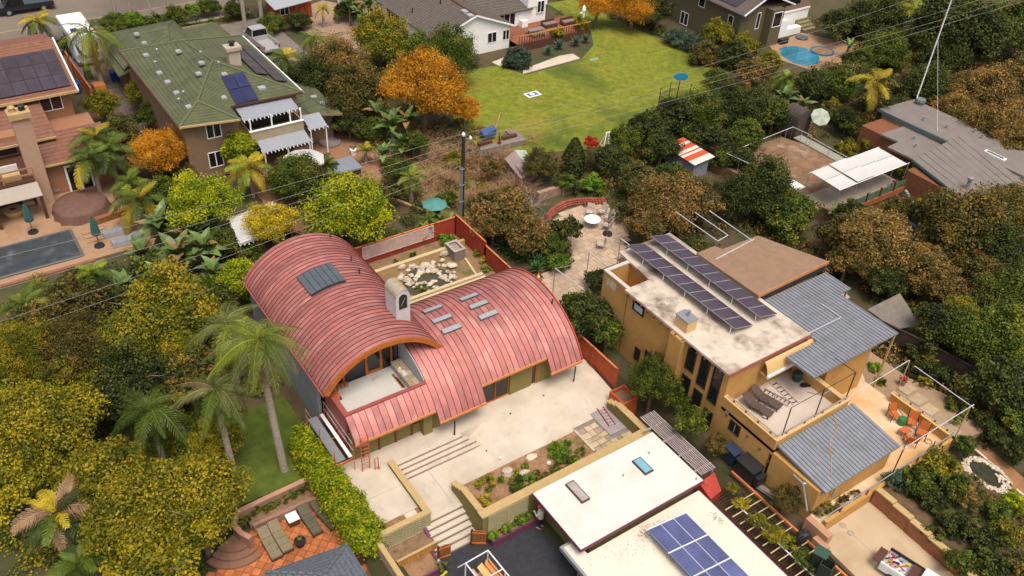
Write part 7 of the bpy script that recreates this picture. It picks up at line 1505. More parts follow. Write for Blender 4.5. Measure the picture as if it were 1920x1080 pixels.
# =================================================================== PLANTS
def leafmat(name, c1, c2, c3, tl=.3):
    m = bpy.data.materials.new(name); m.use_nodes = True; n, l = m.node_tree.nodes, m.node_tree.links
    at = n.new('ShaderNodeAttribute'); at.attribute_name = 'tint'
    oi = n.new('ShaderNodeObjectInfo'); rp = n.new('ShaderNodeValToRGB'); cr = rp.color_ramp
    cr.elements[0].color = (*c1,1); cr.elements[0].position = .1; cr.elements[1].color = (*c3,1); cr.elements[1].position = .95; e = cr.elements.new(.5); e.color = (*c2,1)
    l.new(at.outputs['Fac'], rp.inputs[0])
    mr = n.new('ShaderNodeMapRange'); l.new(oi.outputs['Random'], mr.inputs[0]); mr.inputs[3].default_value = .8; mr.inputs[4].default_value = 1.2
    vm = n.new('ShaderNodeVectorMath'); vm.operation = 'SCALE'; l.new(rp.outputs[0], vm.inputs[0]); l.new(mr.outputs[0], vm.inputs['Scale'])
    b = n['Principled BSDF']; b.inputs['Roughness'].default_value = .55; b.inputs['Specular IOR Level'].default_value = .25; l.new(vm.outputs[0], b.inputs['Base Color'])
    tr_ = n.new('ShaderNodeBsdfTranslucent'); l.new(vm.outputs[0], tr_.inputs[0]); mx = n.new('ShaderNodeMixShader'); mx.inputs[0].default_value = tl
    l.new(b.outputs[0], mx.inputs[1]); l.new(tr_.outputs[0], mx.inputs[2]); l.new(mx.outputs[0], n['Material Output'].inputs[0]); MATS[name] = m; return m
LM = {k: leafmat('leaf_'+k, *c) for k, c in {
 'lime': ((.06,.12,.004), (.26,.32,.006), (.56,.50,.012)), 'yellow': ((.22,.22,.006), (.50,.38,.012), (.65,.46,.03)),
 'ochre': ((.035,.055,.004), (.20,.185,.008), (.48,.36,.016)), 'golden': ((.035,.060,.005), (.17,.175,.008), (.45,.29,.018)),
 'orange': ((.16,.08,.006), (.50,.215,.010), (.72,.35,.025)), 'rust': ((.028,.042,.008), (.165,.115,.026), (.43,.23,.065)),
 'dark': ((.008,.016,.003), (.040,.055,.009), (.14,.15,.022)), 'mid': ((.015,.034,.004), (.075,.11,.010), (.23,.23,.024)),
 'olive': ((.025,.030,.006), (.11,.105,.022), (.25,.20,.05)), 'brown': ((.016,.026,.006), (.095,.085,.016), (.30,.18,.03)),
 'blue': ((.015,.035,.022), (.065,.105,.060), (.15,.19,.12)), 'fresh': ((.03,.08,.006), (.11,.20,.012), (.28,.34,.03)),
 'red': ((.25,.02,.01), (.45,.03,.015), (.55,.06,.03))}.items()}
def leaf_mesh(name, pos, nrm, ln, wd, tint, rs, mats):
    N = len(pos); nrm = nrm/np.maximum(1e-6, np.linalg.norm(nrm, axis=1))[:,None]
    t = np.cross(nrm, rs.normal(size=(N,3))); t /= np.maximum(1e-6, np.linalg.norm(t, axis=1))[:,None]; b = np.cross(nrm, t)
    ln = ln*(.65+.7*rs.rand(N)); wd = wd*(.65+.7*rs.rand(N))
    v = np.empty((N,4,3)); v[:,0] = pos-t*ln[:,None]/2; v[:,1] = pos+b*wd[:,None]/2-nrm*.1*wd[:,None]; v[:,2] = pos+t*ln[:,None]/2; v[:,3] = pos-b*wd[:,None]/2-nrm*.1*wd[:,None]
    me = bpy.data.meshes.new(name); me.vertices.add(4*N); me.vertices.foreach_set('co', v.reshape(-1)); me.loops.add(4*N); me.loops.foreach_set('vertex_index', np.arange(4*N)); me.polygons.add(N)
    me.polygons.foreach_set('loop_start', np.arange(N)*4); me.polygons.foreach_set('loop_total', np.full(N,4)); me.update(calc_edges=True)
    a = me.attributes.new('tint', 'FLOAT', 'FACE'); a.data.foreach_set('value', np.clip(tint,0,1)); me.materials.append(mats); return me
def crown_mesh(name, R, vs_, ncl, nl, ln, wd, seed, rcl=.25, low=-.35, up=.45):
    rs = np.random.RandomState(seed); d = rs.normal(size=(ncl*3,3)); d /= np.linalg.norm(d,axis=1)[:,None]; d = d[d[:,2] > low][:ncl]; k = len(d)
    lob = .82+.18*np.sin(d[:,0]*3.1+seed)*np.cos(d[:,1]*2.7+seed*1.3)+.12*rs.normal(size=k)
    c = d*R*(.50+.42*rs.rand(k)**.6)[:,None]*lob[:,None]; c[:,2] *= vs_
    cs = rcl*R*(.6+.8*rs.rand(k)); ct = rs.rand(k)
    i = rs.randint(0,k,nl); o = rs.normal(size=(nl,3)); o /= np.linalg.norm(o,axis=1)[:,None]; q = rs.rand(nl)**.45
    pos = c[i]+o*(cs[i]*q)[:,None]*np.array([1,1,.75]); nr = o*.55+rs.normal(size=(nl,3))*.45+np.array([0,0,up])
    tint = .62*ct[i]+.38*rs.rand(nl)
    return leaf_mesh(name, pos, nr, ln, wd, tint, rs, LM['mid'])
PROTO = {}
def proto(style, R):
    key = (style, min((.5,1.0,2.0,3.2), key=lambda s: abs(math.log(s/R))), rnd.randint(0,1))
    if key in PROTO: return PROTO[key], key[1]
    st_, R0, v = key; sd = 31*v+int(R0*10)+{'round':1,'fine':200,'big':400}[st_]
    n = {.5:800,1.0:2800,2.0:10500,3.2:27000}[R0]; l_, w_ = {.5:(.12,.07),1.0:(.15,.09),2.0:(.185,.11),3.2:(.19,.115)}[R0]; nc = {.5:16,1.0:44,2.0:95,3.2:170}[R0]
    if st_ == 'fine': me = crown_mesh('crown', R0, .78, int(nc*1.5), int(n*1.35), l_*.95, w_*.5, sd, .22, -.25, .2)
    elif st_ == 'big': me = crown_mesh('crown', R0, .8, int(nc*1.2), int(n*.75), l_*1.5, w_*1.25, sd, .25)
    else: me = crown_mesh('crown', R0, .8, nc, n, l_, w_, sd)
    PROTO[key] = me; return me, R0
def setmat(o, m):
    o.material_slots[0].link = 'OBJECT'; o.material_slots[0].material = m
def trunk_mesh(h, r, R, seed, zb=-.3):
    rr = random.Random(seed); b = MB(); lean = (rr.uniform(-.12,.12), rr.uniform(-.12,.12))
    P = lambda q: (lean[0]*h*q*q, lean[1]*h*q*q, zb+(h-zb)*q)
    b.tube([P(i/5) for i in range(6)], [r*(1.25-.75*i/5) for i in range(6)], 8)
    for k in range(6):
        a = k*1.05+rr.uniform(-.3,.3); s = P(.45+.09*k); L = R*rr.uniform(.55,.85); e = (s[0]+L*math.cos(a), s[1]+L*math.sin(a), s[2]+R*rr.uniform(.3,.7)); md = ((s[0]+e[0])/2+.05*L, (s[1]+e[1])/2, (s[2]+e[2])/2+.12*L)
        b.tube([s, md, e], [r*.42, r*.28, r*.08], 5)
    return b
def tree(lab, px, py, zc, rpx, mat, style='round', vs_=1.0, name='broadleaf_tree', cat='tree', group=None, trunk=True, tr=None, R=None):
    p = W(px,py,zc); R = R or rpx*mpp(p)*(1.17 if trunk and rpx >= 44 else 1); g0 = ground_h(p.x,p.y); me, R0 = proto(style, R); s = R/R0
    if not trunk:
        o = bpy.data.objects.new(name, me); COL.objects.link(o); o.location = p; o.scale = (s,s,s*vs_); o.rotation_euler = (0,0,rnd.uniform(0,6.28)); setmat(o, LM[mat]); return tag(o, lab, cat, group)
    t_ = thing(name, lab, cat, (p.x,p.y,g0), group)
    c_ = inst(me, 'crown', t_, (0,0,zc-g0), (0,0,rnd.uniform(0,6.28)), (s,s,s*vs_)); setmat(c_, LM[mat])
    h = max(.6, zc-g0+.2*R); o = bpy.data.objects.new('trunk', trunk_mesh(h, tr or max(.06,.055*R+.03), R, int(px*7+py)).mesh('trunk', m_bark)); COL.objects.link(o); o.parent = t_
    return t_
def shrub(lab, px, py, zc, rpx, mat, style='round', vs_=1.0, group=None, name='shrub', cat='shrub'): return tree(lab, px, py, zc, rpx, mat, style, vs_, name, cat, group, trunk=False)
T = tree
# ---- left side, bottom to top
T('golden olive tree at the left edge below the orange brown crowns', 88, 800, 3.2, 92, 'ochre')
T('bright golden tree with broad crown left of the lounger steps', 262, 965, 2.6, 100, 'ochre')
T('bright golden tree touching the curved steps', 368, 945, 2.4, 88, 'ochre')
T('golden tree rising behind the bottom left palm', 190, 890, 2.6, 70, 'ochre')
T('small golden crown in the bottom left corner behind the palm', 40, 900, 2.0, 60, 'ochre')
T('golden crown at the bottom edge below the other golden trees', 300, 1065, 1.6, 85, 'ochre')
T('orange brown tree at the left edge under the covered pool', 40, 665, 3.8, 75, 'golden','fine')
T('dark orange tipped tree second from the left edge below the pool', 140, 655, 3.6, 72, 'brown','fine')
T('dark leafy tree below the big paddle leaved plants', 150, 575, 3.2, 62, 'brown')
T('large golden green tree left of the left barrel roof', 315, 585, 4.4, 88, 'golden')
T('golden green tree just below the large golden one', 235, 640, 3.6, 62, 'golden')
T('small orange tipped crown beside the feathery palm', 335, 655, 3.4, 45, 'golden','fine')
T('dark tree between the palms left of the lower lawn', 250, 715, 3.0, 75, 'dark')
T('dark crown behind the dark palm at the lower left', 350, 700, 2.6, 60, 'brown')
T('dark tree filling the left edge under the pool', 20, 745, 2.6, 60, 'golden','fine')
shrub('lime shrub hugging the left eave of the left barrel roof', 445, 520, 2.2, 46, 'lime')
shrub('lime shrub behind the left eave of the left barrel roof', 470, 545, 1.2, 34, 'fresh')
T('dense lime green tree between the covered loungers and the tent', 375, 382, 3.2, 60, 'lime', vs_=1.05)
T('big lime tree behind the left barrel roof', 655, 396, 3.2, 78, 'lime', vs_=.95, tr=.12)
T('loose bright yellow tree in front of the canopy tent', 508, 418, 3.0, 46, 'yellow','fine')
shrub('dark shrub under the yellow tree behind the barrel roof', 530, 445, 1.2, 35, 'mid')
shrub('fern like dark shrub left of the barrel roof crest', 480, 480, 1.2, 34, 'mid','fine')
T('bright green mango tree at the front corner of the green roofed house', 445, 272, 2.4, 40, 'lime','big')
T('rust orange tree at the side of the green roofed house', 300, 285, 2.6, 52, 'orange','fine')
shrub('dark shrub below the rust orange tree', 330, 318, 1.0, 42, 'brown')
T('yellow green shrubby tree between pink and green roofed houses', 190, 195, 2.2, 36, 'golden')
T('yellow green bush along the wall of the green roofed house', 262, 175, 2.0, 34, 'golden')
T('dark green bush below the yellow green bush by the tan wall', 285, 215, 1.6, 36, 'mid')
shrub('olive bush between the triple palms and the tan house', 225, 245, 1.6, 40, 'olive')
T('clipped mid green tree in front of the patio umbrella', 555, 335, 1.8, 52, 'mid')
shrub('clipped mid green shrub right of the patio umbrella tree', 600, 350, 1.0, 30, 'mid')
shrub('fern like shrub between the palms below the hot tub', 640, 345, .9, 32, 'mid','fine')
T('golden tree low at the left edge beside the bottom palm', 95, 880, 1.6, 55, 'ochre'); T('dark tree under the feathery pale palm', 430, 660, 1.8, 52, 'mid'); T('golden tipped dark tree in front of the dark palm', 190, 735, 2.2, 60, 'golden'); T('dark leafy tree left of the lime eave shrub', 395, 560, 1.6, 46, 'mid'); T('dark green tree below the spreading left palm', 70, 615, 2.4, 58, 'brown'); T('olive tree above the golden left edge tree', 110, 720, 2.6, 56, 'golden'); T('dark shrubby tree below the low pool palm', 210, 580, 1.8, 50, 'mid'); T('dark green shrubby tree under the paddle plants', 280, 520, 1.2, 48, 'dark'); T('leafy tree between paddle plants and lime tree', 420, 455, 1.4, 40, 'mid'); T('dark leafy tree left of the dense lime tree', 300, 365, 1.8, 42, 'mid'); T('golden tree behind the lawn queen palms', 400, 830, 1.4, 48, 'ochre'); T('dark leafy tree behind the pool corner palm', 150, 530, 1.2, 40, 'dark')
T('leafy green tree left of the dry bushes', 745, 318, 1.6, 34, 'mid'); T('green tree behind the banana plants', 775, 268, 1.6, 32, 'mid'); T('olive tree beside the pale feathery palm', 735, 365, 1.2, 28, 'olive'); shrub('olive shrub right of the utility pole base', 895, 385, .8, 24, 'olive','fine'); shrub('green shrub left of the utility pole base', 838, 372, .8, 22, 'mid'); shrub('rusty shrub between the pole and the leaning shed', 925, 318, .9, 28, 'rust','fine'); shrub('golden shrub right below the autumn tree', 850, 300, .8, 24, 'golden','fine')
# hot centre top
T('big orange autumn tree with feathery foliage at the lawn edge', 795, 165, 4.0, 78, 'orange','fine', tr=.32)
T('lower orange limb of the autumn tree reaching to the right', 872, 205, 2.4, 36, 'orange','fine')
T('weeping green tree at the corner of the white house', 838, 108, 3.0, 58, 'mid','fine', vs_=1.15)
T('dark green weeping crown left of the white gable', 790, 95, 2.6, 42, 'mid')
T('yellow green tree on the gravel beside the white house', 715, 75, 2.6, 52, 'golden')
T('rust and green tree between palms and autumn tree', 640, 125, 2.8, 54, 'rust')
T('dark green tree with yellow tips beside the autumn tree', 665, 180, 2.8, 58, 'brown')
T('dark tree behind the side wing of the green roofed house', 590, 160, 2.2, 55, 'dark')
T('dark narrow tree over the side patio', 655, 230, 1.6, 36, 'dark')
shrub('glossy dark green shrub at the edge of the tan patio', 695, 245, 1.0, 32, 'mid')
shrub('small grey green shrub behind the gravel yard', 750, 130, .8, 30, 'olive')
shrub('rusty dry shrub beside the white house wall', 710, 30, .8, 22, 'rust','fine')
T('orange tree at the top edge behind the deck', 1120, 8, 2.8, 42, 'orange','fine')
T('orange tree at the top edge in front of the olive house', 1188, 14, 2.6, 46, 'orange','fine')
T('dark tree right of the orange trees at the top edge', 1235, 18, 2.6, 34, 'dark')
shrub('vine mass over the outer corner of the timber deck', 1090, 45, 1.4, 18, 'golden')
shrub('vine trailing along the timber deck rail', 1045, 62, 1.2, 16, 'ochre')
shrub('rounded dark blue green bush at the white house steps', 968, 112, .7, 32, 'blue')
shrub('grey green ball shrub at the lawn edge below the olive house', 1270, 72, .8, 28, 'blue')
shrub('second grey green ball shrub against the dark hedge', 1300, 82, .8, 24, 'blue')
shrub('dark purple shrub beside the grey green balls', 1320, 105, .8, 36, 'brown')
shrub('round dark green ball shrub at the right end of the lawn', 1343, 147, .9, 26, 'mid')
T('yellow green tree leaning on the olive house', 1348, 62, 1.8, 34, 'golden')
T('yellow green hedge tree before the bay window', 1398, 88, 1.4, 32, 'golden')
T('yellow green hedge tree beside the blue pool', 1440, 118, 1.2, 30, 'golden')
T('amber bush below the yellow green pool hedge', 1412, 135, 1.6, 36, 'rust')
T('dark tree under the yellow green pool hedge', 1370, 105, 1.0, 40, 'dark')
# long dark hedge along the lawn
for i,(x,y,r_) in enumerate(((1175,262,36),(1215,240,42),(1262,222,44),(1312,212,48),(1362,205,50),(1412,205,48),(1452,215,42),(1240,275,40),(1330,258,40),(1395,255,42))):
    T('dark glossy hedge tree '+['at the left end of the long lawn hedge','second from the left in the long lawn hedge','behind the trampoline post in the lawn hedge','right of the trampoline in the lawn hedge','fifth along the long lawn hedge','sixth along the long lawn hedge','at the right end of the long lawn hedge','below the hedge left of the striped shed','below the hedge right of the striped shed','below the hedge before the pipe fence'][i], x, y, 2.0, r_, 'dark' if i%3 else 'mid')
shrub('small dark crown above the striped shed', 1290, 250, 1.6, 24, 'mid')
T('dark green tree left of the white swing', 1145, 300, 1.8, 38, 'dark'); T('olive green tree below the striped shed', 1190, 335, 1.6, 42, 'olive'); T('dark bush right below the striped shed', 1260, 335, 1.4, 42, 'mid')
shrub('bright green bush behind the brick wall of the round patio', 1112, 345, .8, 28, 'fresh'); shrub('dark leafy bush above the brick border', 1062, 345, .8, 28, 'mid'); shrub('grey green bush right of the patio chairs', 1172, 398, .9, 28, 'olive')
shrub('scarlet flowering bush beside the dark cypress', 1108, 268, 1.3, 17, 'red')
T('grey twiggy bush with pale blossom left of the cypress', 1015, 310, 1.6, 42, 'olive','fine')
# rust trees in the middle
T('rust brown tree right of the utility pole', 945, 395, 2.2, 52, 'rust'); T('rust brown tree in front of the round patio', 985, 440, 2.0, 44, 'rust'); T('rust brown tree closest behind the red fence', 925, 425, 1.6, 40, 'rust')
T('citrus tree with dark leaves overhanging the round patio', 1062, 428, 1.8, 34, 'dark'); shrub('bright green shrub under the citrus tree', 1030, 455, .9, 36, 'mid'); shrub('green ground shrub beside the traffic cone', 1045, 495, .6, 28, 'fresh')
T('large rust and olive tree right of the round patio', 1245, 385, 2.6, 66, 'rust'); T('rust tree behind the white pergola bars', 1300, 380, 2.4, 46, 'rust'); T('amber tree just below the shade rails', 1215, 425, 2.2, 42, 'rust')
T('dark green tree with pale tips before the raised yard', 1432, 358, 2.6, 62, 'dark'); T('dark green tree right behind the white pergola', 1480, 400, 2.0, 50, 'mid'); T('dark tree left of the dark green pale tipped tree', 1385, 380, 1.8, 42, 'dark')
shrub('small olive shrub at the yard corner by the striped shed', 1360, 300, 1.2, 30, 'mid')
# beyond the brown gravel roof
T('rust tree with bare grey twigs below the glass frame', 1640, 455, 2.6, 70, 'rust'); T('rust tree left of the glass frame', 1580, 440, 2.2, 46, 'brown'); T('rust tree at the far corner of the brown gravel roof', 1590, 490, 2.0, 42, 'rust'); T('rust tree right below the glass frame', 1725, 500, 2.2, 52, 'rust'); T('dark tree above the silver tarpaulin', 1660, 530, 1.4, 42, 'dark'); T('pale brown tree right of the silver tarpaulin', 1770, 540, 2.2, 44, 'rust')
T('large dark tree in front of the grey flat roofs', 1800, 425, 2.8, 78, 'brown'); T('dark tree at the right edge before the grey roofs', 1885, 400, 2.6, 58, 'brown'); T('dark leafy tree under the grey roof corner', 1745, 400, 1.8, 42, 'dark'); T('dark crown at the right edge with red flowers below', 1860, 470, 2.2, 58, 'dark'); T('brown tree at the right edge below the dark crowns', 1835, 510, 2.0, 46, 'brown')
shrub('red flowering shrub among the dark crowns', 1835, 472, 2.6, 12, 'red')
T('dark tree with a yellow flowering top beyond the dark fence', 1768, 610, 2.2, 50, 'dark'); T('yellow topped hedge running beyond the silver tarpaulin', 1800, 585, 2.4, 40, 'golden'); T('yellow topped hedge tree further right beyond the fence', 1825, 628, 2.2, 34, 'golden')
T('big mid green tree at the right edge beyond the fence', 1868, 640, 3.0, 72, 'mid'); T('green tree at the far right edge above the big one', 1900, 560, 2.8, 60, 'mid'); T('dark green tree at the right edge below the shade sail', 1880, 730, 2.2, 62, 'dark'); T('dark green crown beside the shade sail', 1845, 575, 2.0, 44, 'olive'); T('dark green tree at the right edge above the reed screen', 1905, 790, 1.6, 36, 'mid')
# top right
T('big dark green tree at the top right', 1800, 65, 3.6, 82, 'dark'); T('dark tree at the top right corner', 1885, 55, 3.2, 62, 'mid'); T('dark tree behind the pool steps', 1575, 45, 2.2, 40, 'dark'); T('dark tree at the top edge behind the pool', 1640, 40, 2.4, 52, 'dark'); T('yellow green tree top at the top edge', 1660, 6, 2.6, 36, 'golden'); T('leafy green hedge right of the pool deck', 1605, 118, 1.6, 36, 'mid'); T('leafy green hedge further right of the pool deck', 1655, 100, 1.8, 44, 'mid'); T('dark tree between mast and rust trees', 1740, 170, 2.0, 55, 'dark'); T('green bush right of the tall mast', 1765, 105, 2.2, 44, 'dark')
T('green bush before the blue pool', 1545, 150, 1.0, 26, 'mid'); T('flowering olive bush right of the pool bush', 1600, 145, 1.4, 40, 'olive'); T('rust bush beside the leaning palm', 1700, 165, 1.4, 38, 'rust')
for i,(x,y,r_,zc) in enumerate(((1840,185,62,3.0),(1900,160,52,3.0),(1790,215,44,2.6),(1860,245,56,2.8),(1910,225,46,2.6),(1900,285,44,2.4),(1815,160,40,2.6))): T('rust coloured avocado tree '+['central in the top right grove','at the right edge of the top right grove','left in the top right grove near the grey roof','low in the top right grove above the grey roof','at the right edge midway down the grove','lowest in the grove at the right edge','at the upper left of the grove'][i], x, y, zc, r_, 'rust')
T('dark tree behind the market umbrella', 1520, 165, 1.6, 40, 'dark'); T('dark tree between slanting palm and grey house', 1625, 215, 1.8, 42, 'brown'); T('dark tree below the tall mast', 1690, 205, 1.6, 38, 'dark'); T('olive green tree over the pool hedge', 1575, 160, 1.8, 40, 'mid'); T('dark tree left of the raised yard fence', 1385, 300, 1.4, 36, 'dark'); T('dark tree before the glass frame', 1600, 405, 1.4, 38, 'dark'); T('brown tree in the gap below the grey house', 1690, 395, 1.4, 36, 'brown')
shrub('olive bush beside the dark arched shed', 1555, 210, 1.0, 22, 'olive'); shrub('yellow green bush behind the market umbrella', 1560, 195, 1.2, 18, 'golden'); T('dark tree between dark shed and grey house', 1590, 225, 1.6, 34, 'dark'); shrub('amber hedge along the concrete walk', 1590, 280, .9, 26, 'ochre'); shrub('amber hedge at the far end of the canopy', 1630, 272, .9, 22, 'ochre'); T('yellow conifer at the corner of the canopy deck', 1712, 325, 1.4, 28, 'golden', vs_=1.4); shrub('dry pale tuft on the canopy deck end', 1682, 345, 1.3, 12, 'rust','fine')
# between the barrel house and the ochre house
T('dark green tree leaning over the red wall', 1105, 590, 2.4, 46, 'dark'); T('dark green tree at the rear corner of the ochre house', 1140, 620, 2.0, 40, 'mid'); T('small dark shrubby tree behind the right barrel end', 1075, 570, 1.6, 30, 'mid'); shrub('dark shrub under the courtyard wall', 1120, 525, .8, 26, 'dark'); T('dark leafy tree against the ochre wall', 1165, 575, 1.2, 34, 'dark')
T('feathery conifer in the rust red box planter', 1225, 715, 1.9, 46, 'mid','fine', vs_=1.3, name='conifer_tree'); T('feathery conifer between trellis and ochre house', 1290, 790, 1.5, 40, 'mid','fine', vs_=1.3, name='conifer_tree'); shrub('dark green conifer shrub above the slatted trellis', 1265, 745, 1.2, 32, 'mid','fine'); shrub('dry brown vine on the side yard trellis', 1345, 835, .8, 26, 'brown','fine')
T('twiggy brown tree at the corner of the ochre house', 1475, 935, 1.0, 34, 'brown','fine')
for i,(x,y,r_,m_) in enumerate(((1392,945,20,'yellow'),(1420,975,22,'golden'),(1450,1000,26,'golden'),(1480,1020,22,'golden'),(1375,915,16,'golden'),(1505,1045,24,'mid'),(1525,1065,18,'mid'))): shrub('vine tuft on the trellis bars, number '+['three','four','five','six','two','seven','eight'][i]+' from the red tarpaulin', x, y, .25, r_, m_, 'fine', .6)
# ochre deck vines
for i,(x,y,r_) in enumerate(((1520,948,14),(1540,955,16),(1560,950,16),(1582,937,14),(1605,925,11))): shrub('dark vine clump on the deck rail '+['at the downpipe','second from the downpipe','midway along the vine','fourth from the downpipe','at the thin end'][i], x, y, .9, r_, 'brown')
shrub('large leaved green plant row along the ochre wall', 1640, 690, .6, 16, 'fresh','big'); shrub('green plant beside the red flower pot on the terrace', 1650, 715, .5, 14, 'mid','big')
for i,(x,y,r_,m_) in enumerate(((1715,660,24,'dark'),(1740,690,24,'dark'),(1770,705,26,'dark'),(1735,715,14,'golden'),(1790,755,20,'mid'),(1815,770,18,'mid'),(1795,790,13,'fresh'),(1845,790,26,'dark'),(1870,820,28,'dark'),(1900,850,26,'dark'),(1808,835,26,'mid'))): shrub('shrub beyond the ochre deck: '+['dark one nearest the dark fence top','dark one behind the pergola bar','large dark rounded one by the fence','small yellowish spiky one','mid green one along the fence','mid green one right of the pergola corner','small bright one under the pergola corner','dark hedge piece right of the pergola','dark hedge piece above the dirt path','dark hedge piece at the right edge','rounded green one at the deck corner'][i], x, y, .8, r_, m_)
for i,(x,y,r_,m_) in enumerate(((1760,880,46,'golden'),(1720,905,40,'mid'),(1790,915,36,'mid'),(1680,900,26,'blue'),(1745,940,34,'dark'),(1815,935,30,'rust'),(1870,960,30,'mid'),(1790,990,38,'dark'),(1840,1010,40,'dark'),(1750,1000,24,'dark'),(1890,1000,34,'golden'),(1900,940,26,'lime'),(1860,1060,44,'dark'),(1800,1055,34,'mid'),(1910,1060,36,'brown'),(1825,905,20,'olive'),(1788,1038,9,'fresh'))): shrub('slope shrub by the tan drive: '+['large yellow green one under the deck corner','mid green one under the deck','mid green one beside the pond','blue grey one at the top of the retaining wall','dark one midway down the slope','rusty one below the pond','green one right of the rusty patch','dark one in the middle of the lower slope','dark one right of the lower slope','dark one along the retaining wall','yellow green one at the right edge','bright lime one at the right edge','large dark one at the bottom edge','mid green one near the truck','brown one in the bottom right corner','olive one at the pond rim','tiny bright green one near the truck'][i], x, y, 1.1, r_, m_)
# rear yard and planter plants
for i,(x,y,r_,m_,z) in enumerate(((840,452,22,'fresh',.2),(895,475,12,'fresh',.15),(905,488,10,'yellow',.25),(912,505,12,'fresh',.1),(775,478,9,'mid',.15),(742,492,8,'mid',.1),(842,498,8,'fresh',.1),(790,540,14,'mid',.05))): shrub(['fresh green clump in the fence corner of the pond yard','green clump along the red fence','small yellow plant along the red fence','green tuft nearest the right barrel roof','tuft before the lattice fence','tuft at the left of the pond yard','green tuft under the block planter','water plant in the stone pond'][i], x, y, z, r_, m_)
for i,(x,y,r_,m_) in enumerate(((912,905,15,'golden'),(911,937,10,'yellow'),(968,910,17,'mid'),(990,902,15,'fresh'),(1012,892,13,'olive'),(1052,850,17,'fresh'),(1038,838,11,'fresh'),(1060,870,14,'mid'),(1078,862,10,'fresh'),(1025,905,9,'mid'),(985,873,7,'fresh'),(966,885,7,'lime'),(1090,845,8,'mid'),(1065,832,9,'fresh'),(940,900,8,'fresh'),(1040,880,9,'mid'))): shrub('planter plant: '+['round yellow grass tuft at the left end','bright yellow cushion at the near corner','broad green clump below the boulder','fresh green clump right of the flat rock','grey green clump midway along','largest fresh green clump at the right','fresh green clump at the terrace edge','green clump before the flagstones','small fresh clump at the far right','small green clump along the garage wall','small clump above the flat rock','lime tuft beside the boulder','small tuft next to the flagstone kerb','fresh tuft near the terrace corner','tuft left of the boulder','green tuft above the garage wall'][i], x, y, -.2, r_*1.4, m_)
for i,(x,y,r_) in enumerate(((925,1003,14),(950,990,14),(975,975,16),(990,965,12))): shrub('leafy green plant in the plum planter '+['nearest the gate','second from the gate','third from the gate','nearest the person'][i], x, y, -1.0, r_, 'fresh','big')
shrub('dark ivy mound at the left end of the ivy bed', 455, 975, -1.0, 16, 'mid'); 
for i in range(7): shrub('dark ivy mound '+['second','third','fourth','fifth','sixth','seventh','eighth'][i]+' along the bed below the palm lawn', 478+i*17, 958-i*7.5, -.95, 14, 'mid')
shrub('small dark shrub behind the hedge post', 690, 1005, -1.2, 14, 'dark'); shrub('dry plant in the lower plum planter', 830, 1062, -1.2, 12, 'olive'); shrub('tuft in the dirt bed left of the lower steps', 775, 985, -.85, 7, 'mid')
# street side planting
for i,(x,y,r_,m_) in enumerate(((215,45,30,'mid'),(250,40,26,'fresh'),(290,45,24,'mid'),(330,30,26,'mid'),(360,20,20,'fresh'),(120,85,22,'dark'),(390,14,24,'mid'),(510,45,28,'mid'),(560,40,24,'dark'),(655,20,30,'dark'),(440,20,24,'dark'))): shrub('street side bush: '+['mid green one behind the motorhome','fresh green one left of the palm trunks','mid green one between the palm trunks','green one above the green ridge','fresh green one beside the pale rock','dark one under the queen palm','green one at the top edge above the green roof','green one beside the pale pickup','dark one before the red shed','dark one under the banana clump','dark one left of the pale pickup'][i], x, y, 1.0, r_, m_)

# ---- bright clipped hedge beside the terrace
def hedge_cloud(name, path, n, ln, wd, seed, mat):
    rs = np.random.RandomState(seed); P = [np.array(p) for p in path]; seg = rs.randint(0,len(P)-1,n); t = rs.rand(n)
    A = np.array([P[i] for i in seg]); B = np.array([P[i+1] for i in seg]); c = A+(B-A)*t[:,None]
    d = rs.normal(size=(n,3)); d /= np.linalg.norm(d,axis=1)[:,None]; d[:,2] = np.abs(d[:,2])*1.0-.25*rs.rand(n)
    lump = 1+.16*np.sin(c[:,0]*2.3+d[:,0]*4)*np.sin(c[:,1]*2.9+d[:,2]*5)+.08*rs.normal(size=n)
    rx, rz = c[:,3]*lump, c[:,4]*lump; q = .78+.25*rs.rand(n)
    pos = np.stack([c[:,0]+d[:,0]*rx*q, c[:,1]+d[:,1]*rx*q, c[:,2]+d[:,2]*rz*q],1)
    cl = np.sin(pos[:,0]*5.1+seed)*np.sin(pos[:,1]*4.3)*np.sin(pos[:,2]*4.9)
    return leaf_mesh(name, pos, d*.6+rs.normal(size=(n,3))*.4+np.array([0,0,.35]), ln, wd, .5+.3*cl+.5*(rs.rand(n)-.5), rs, mat)
hg = thing('hedge', 'long bright lime hedge running down beside the pale terrace', 'hedge', (11.6,31,-1))
o = bpy.data.objects.new('foliage', hedge_cloud('foliage', [(11.2,34.6,.0,.75,1.7),(11.3,32.5,-.2,.85,1.9),(11.4,30,-.4,.95,2.0),(11.5,28,-.5,.95,2.1),(11.6,26.9,-.5,.9,1.9)], 26000, .17, .11, 5, LM['lime'])); COL.objects.link(o); o.parent = hg; o.location = (-11.6,-31,1)
MB().box(11.3,11.45,27,34.4,-1.6,.6).build('stems', m_bark, hg)
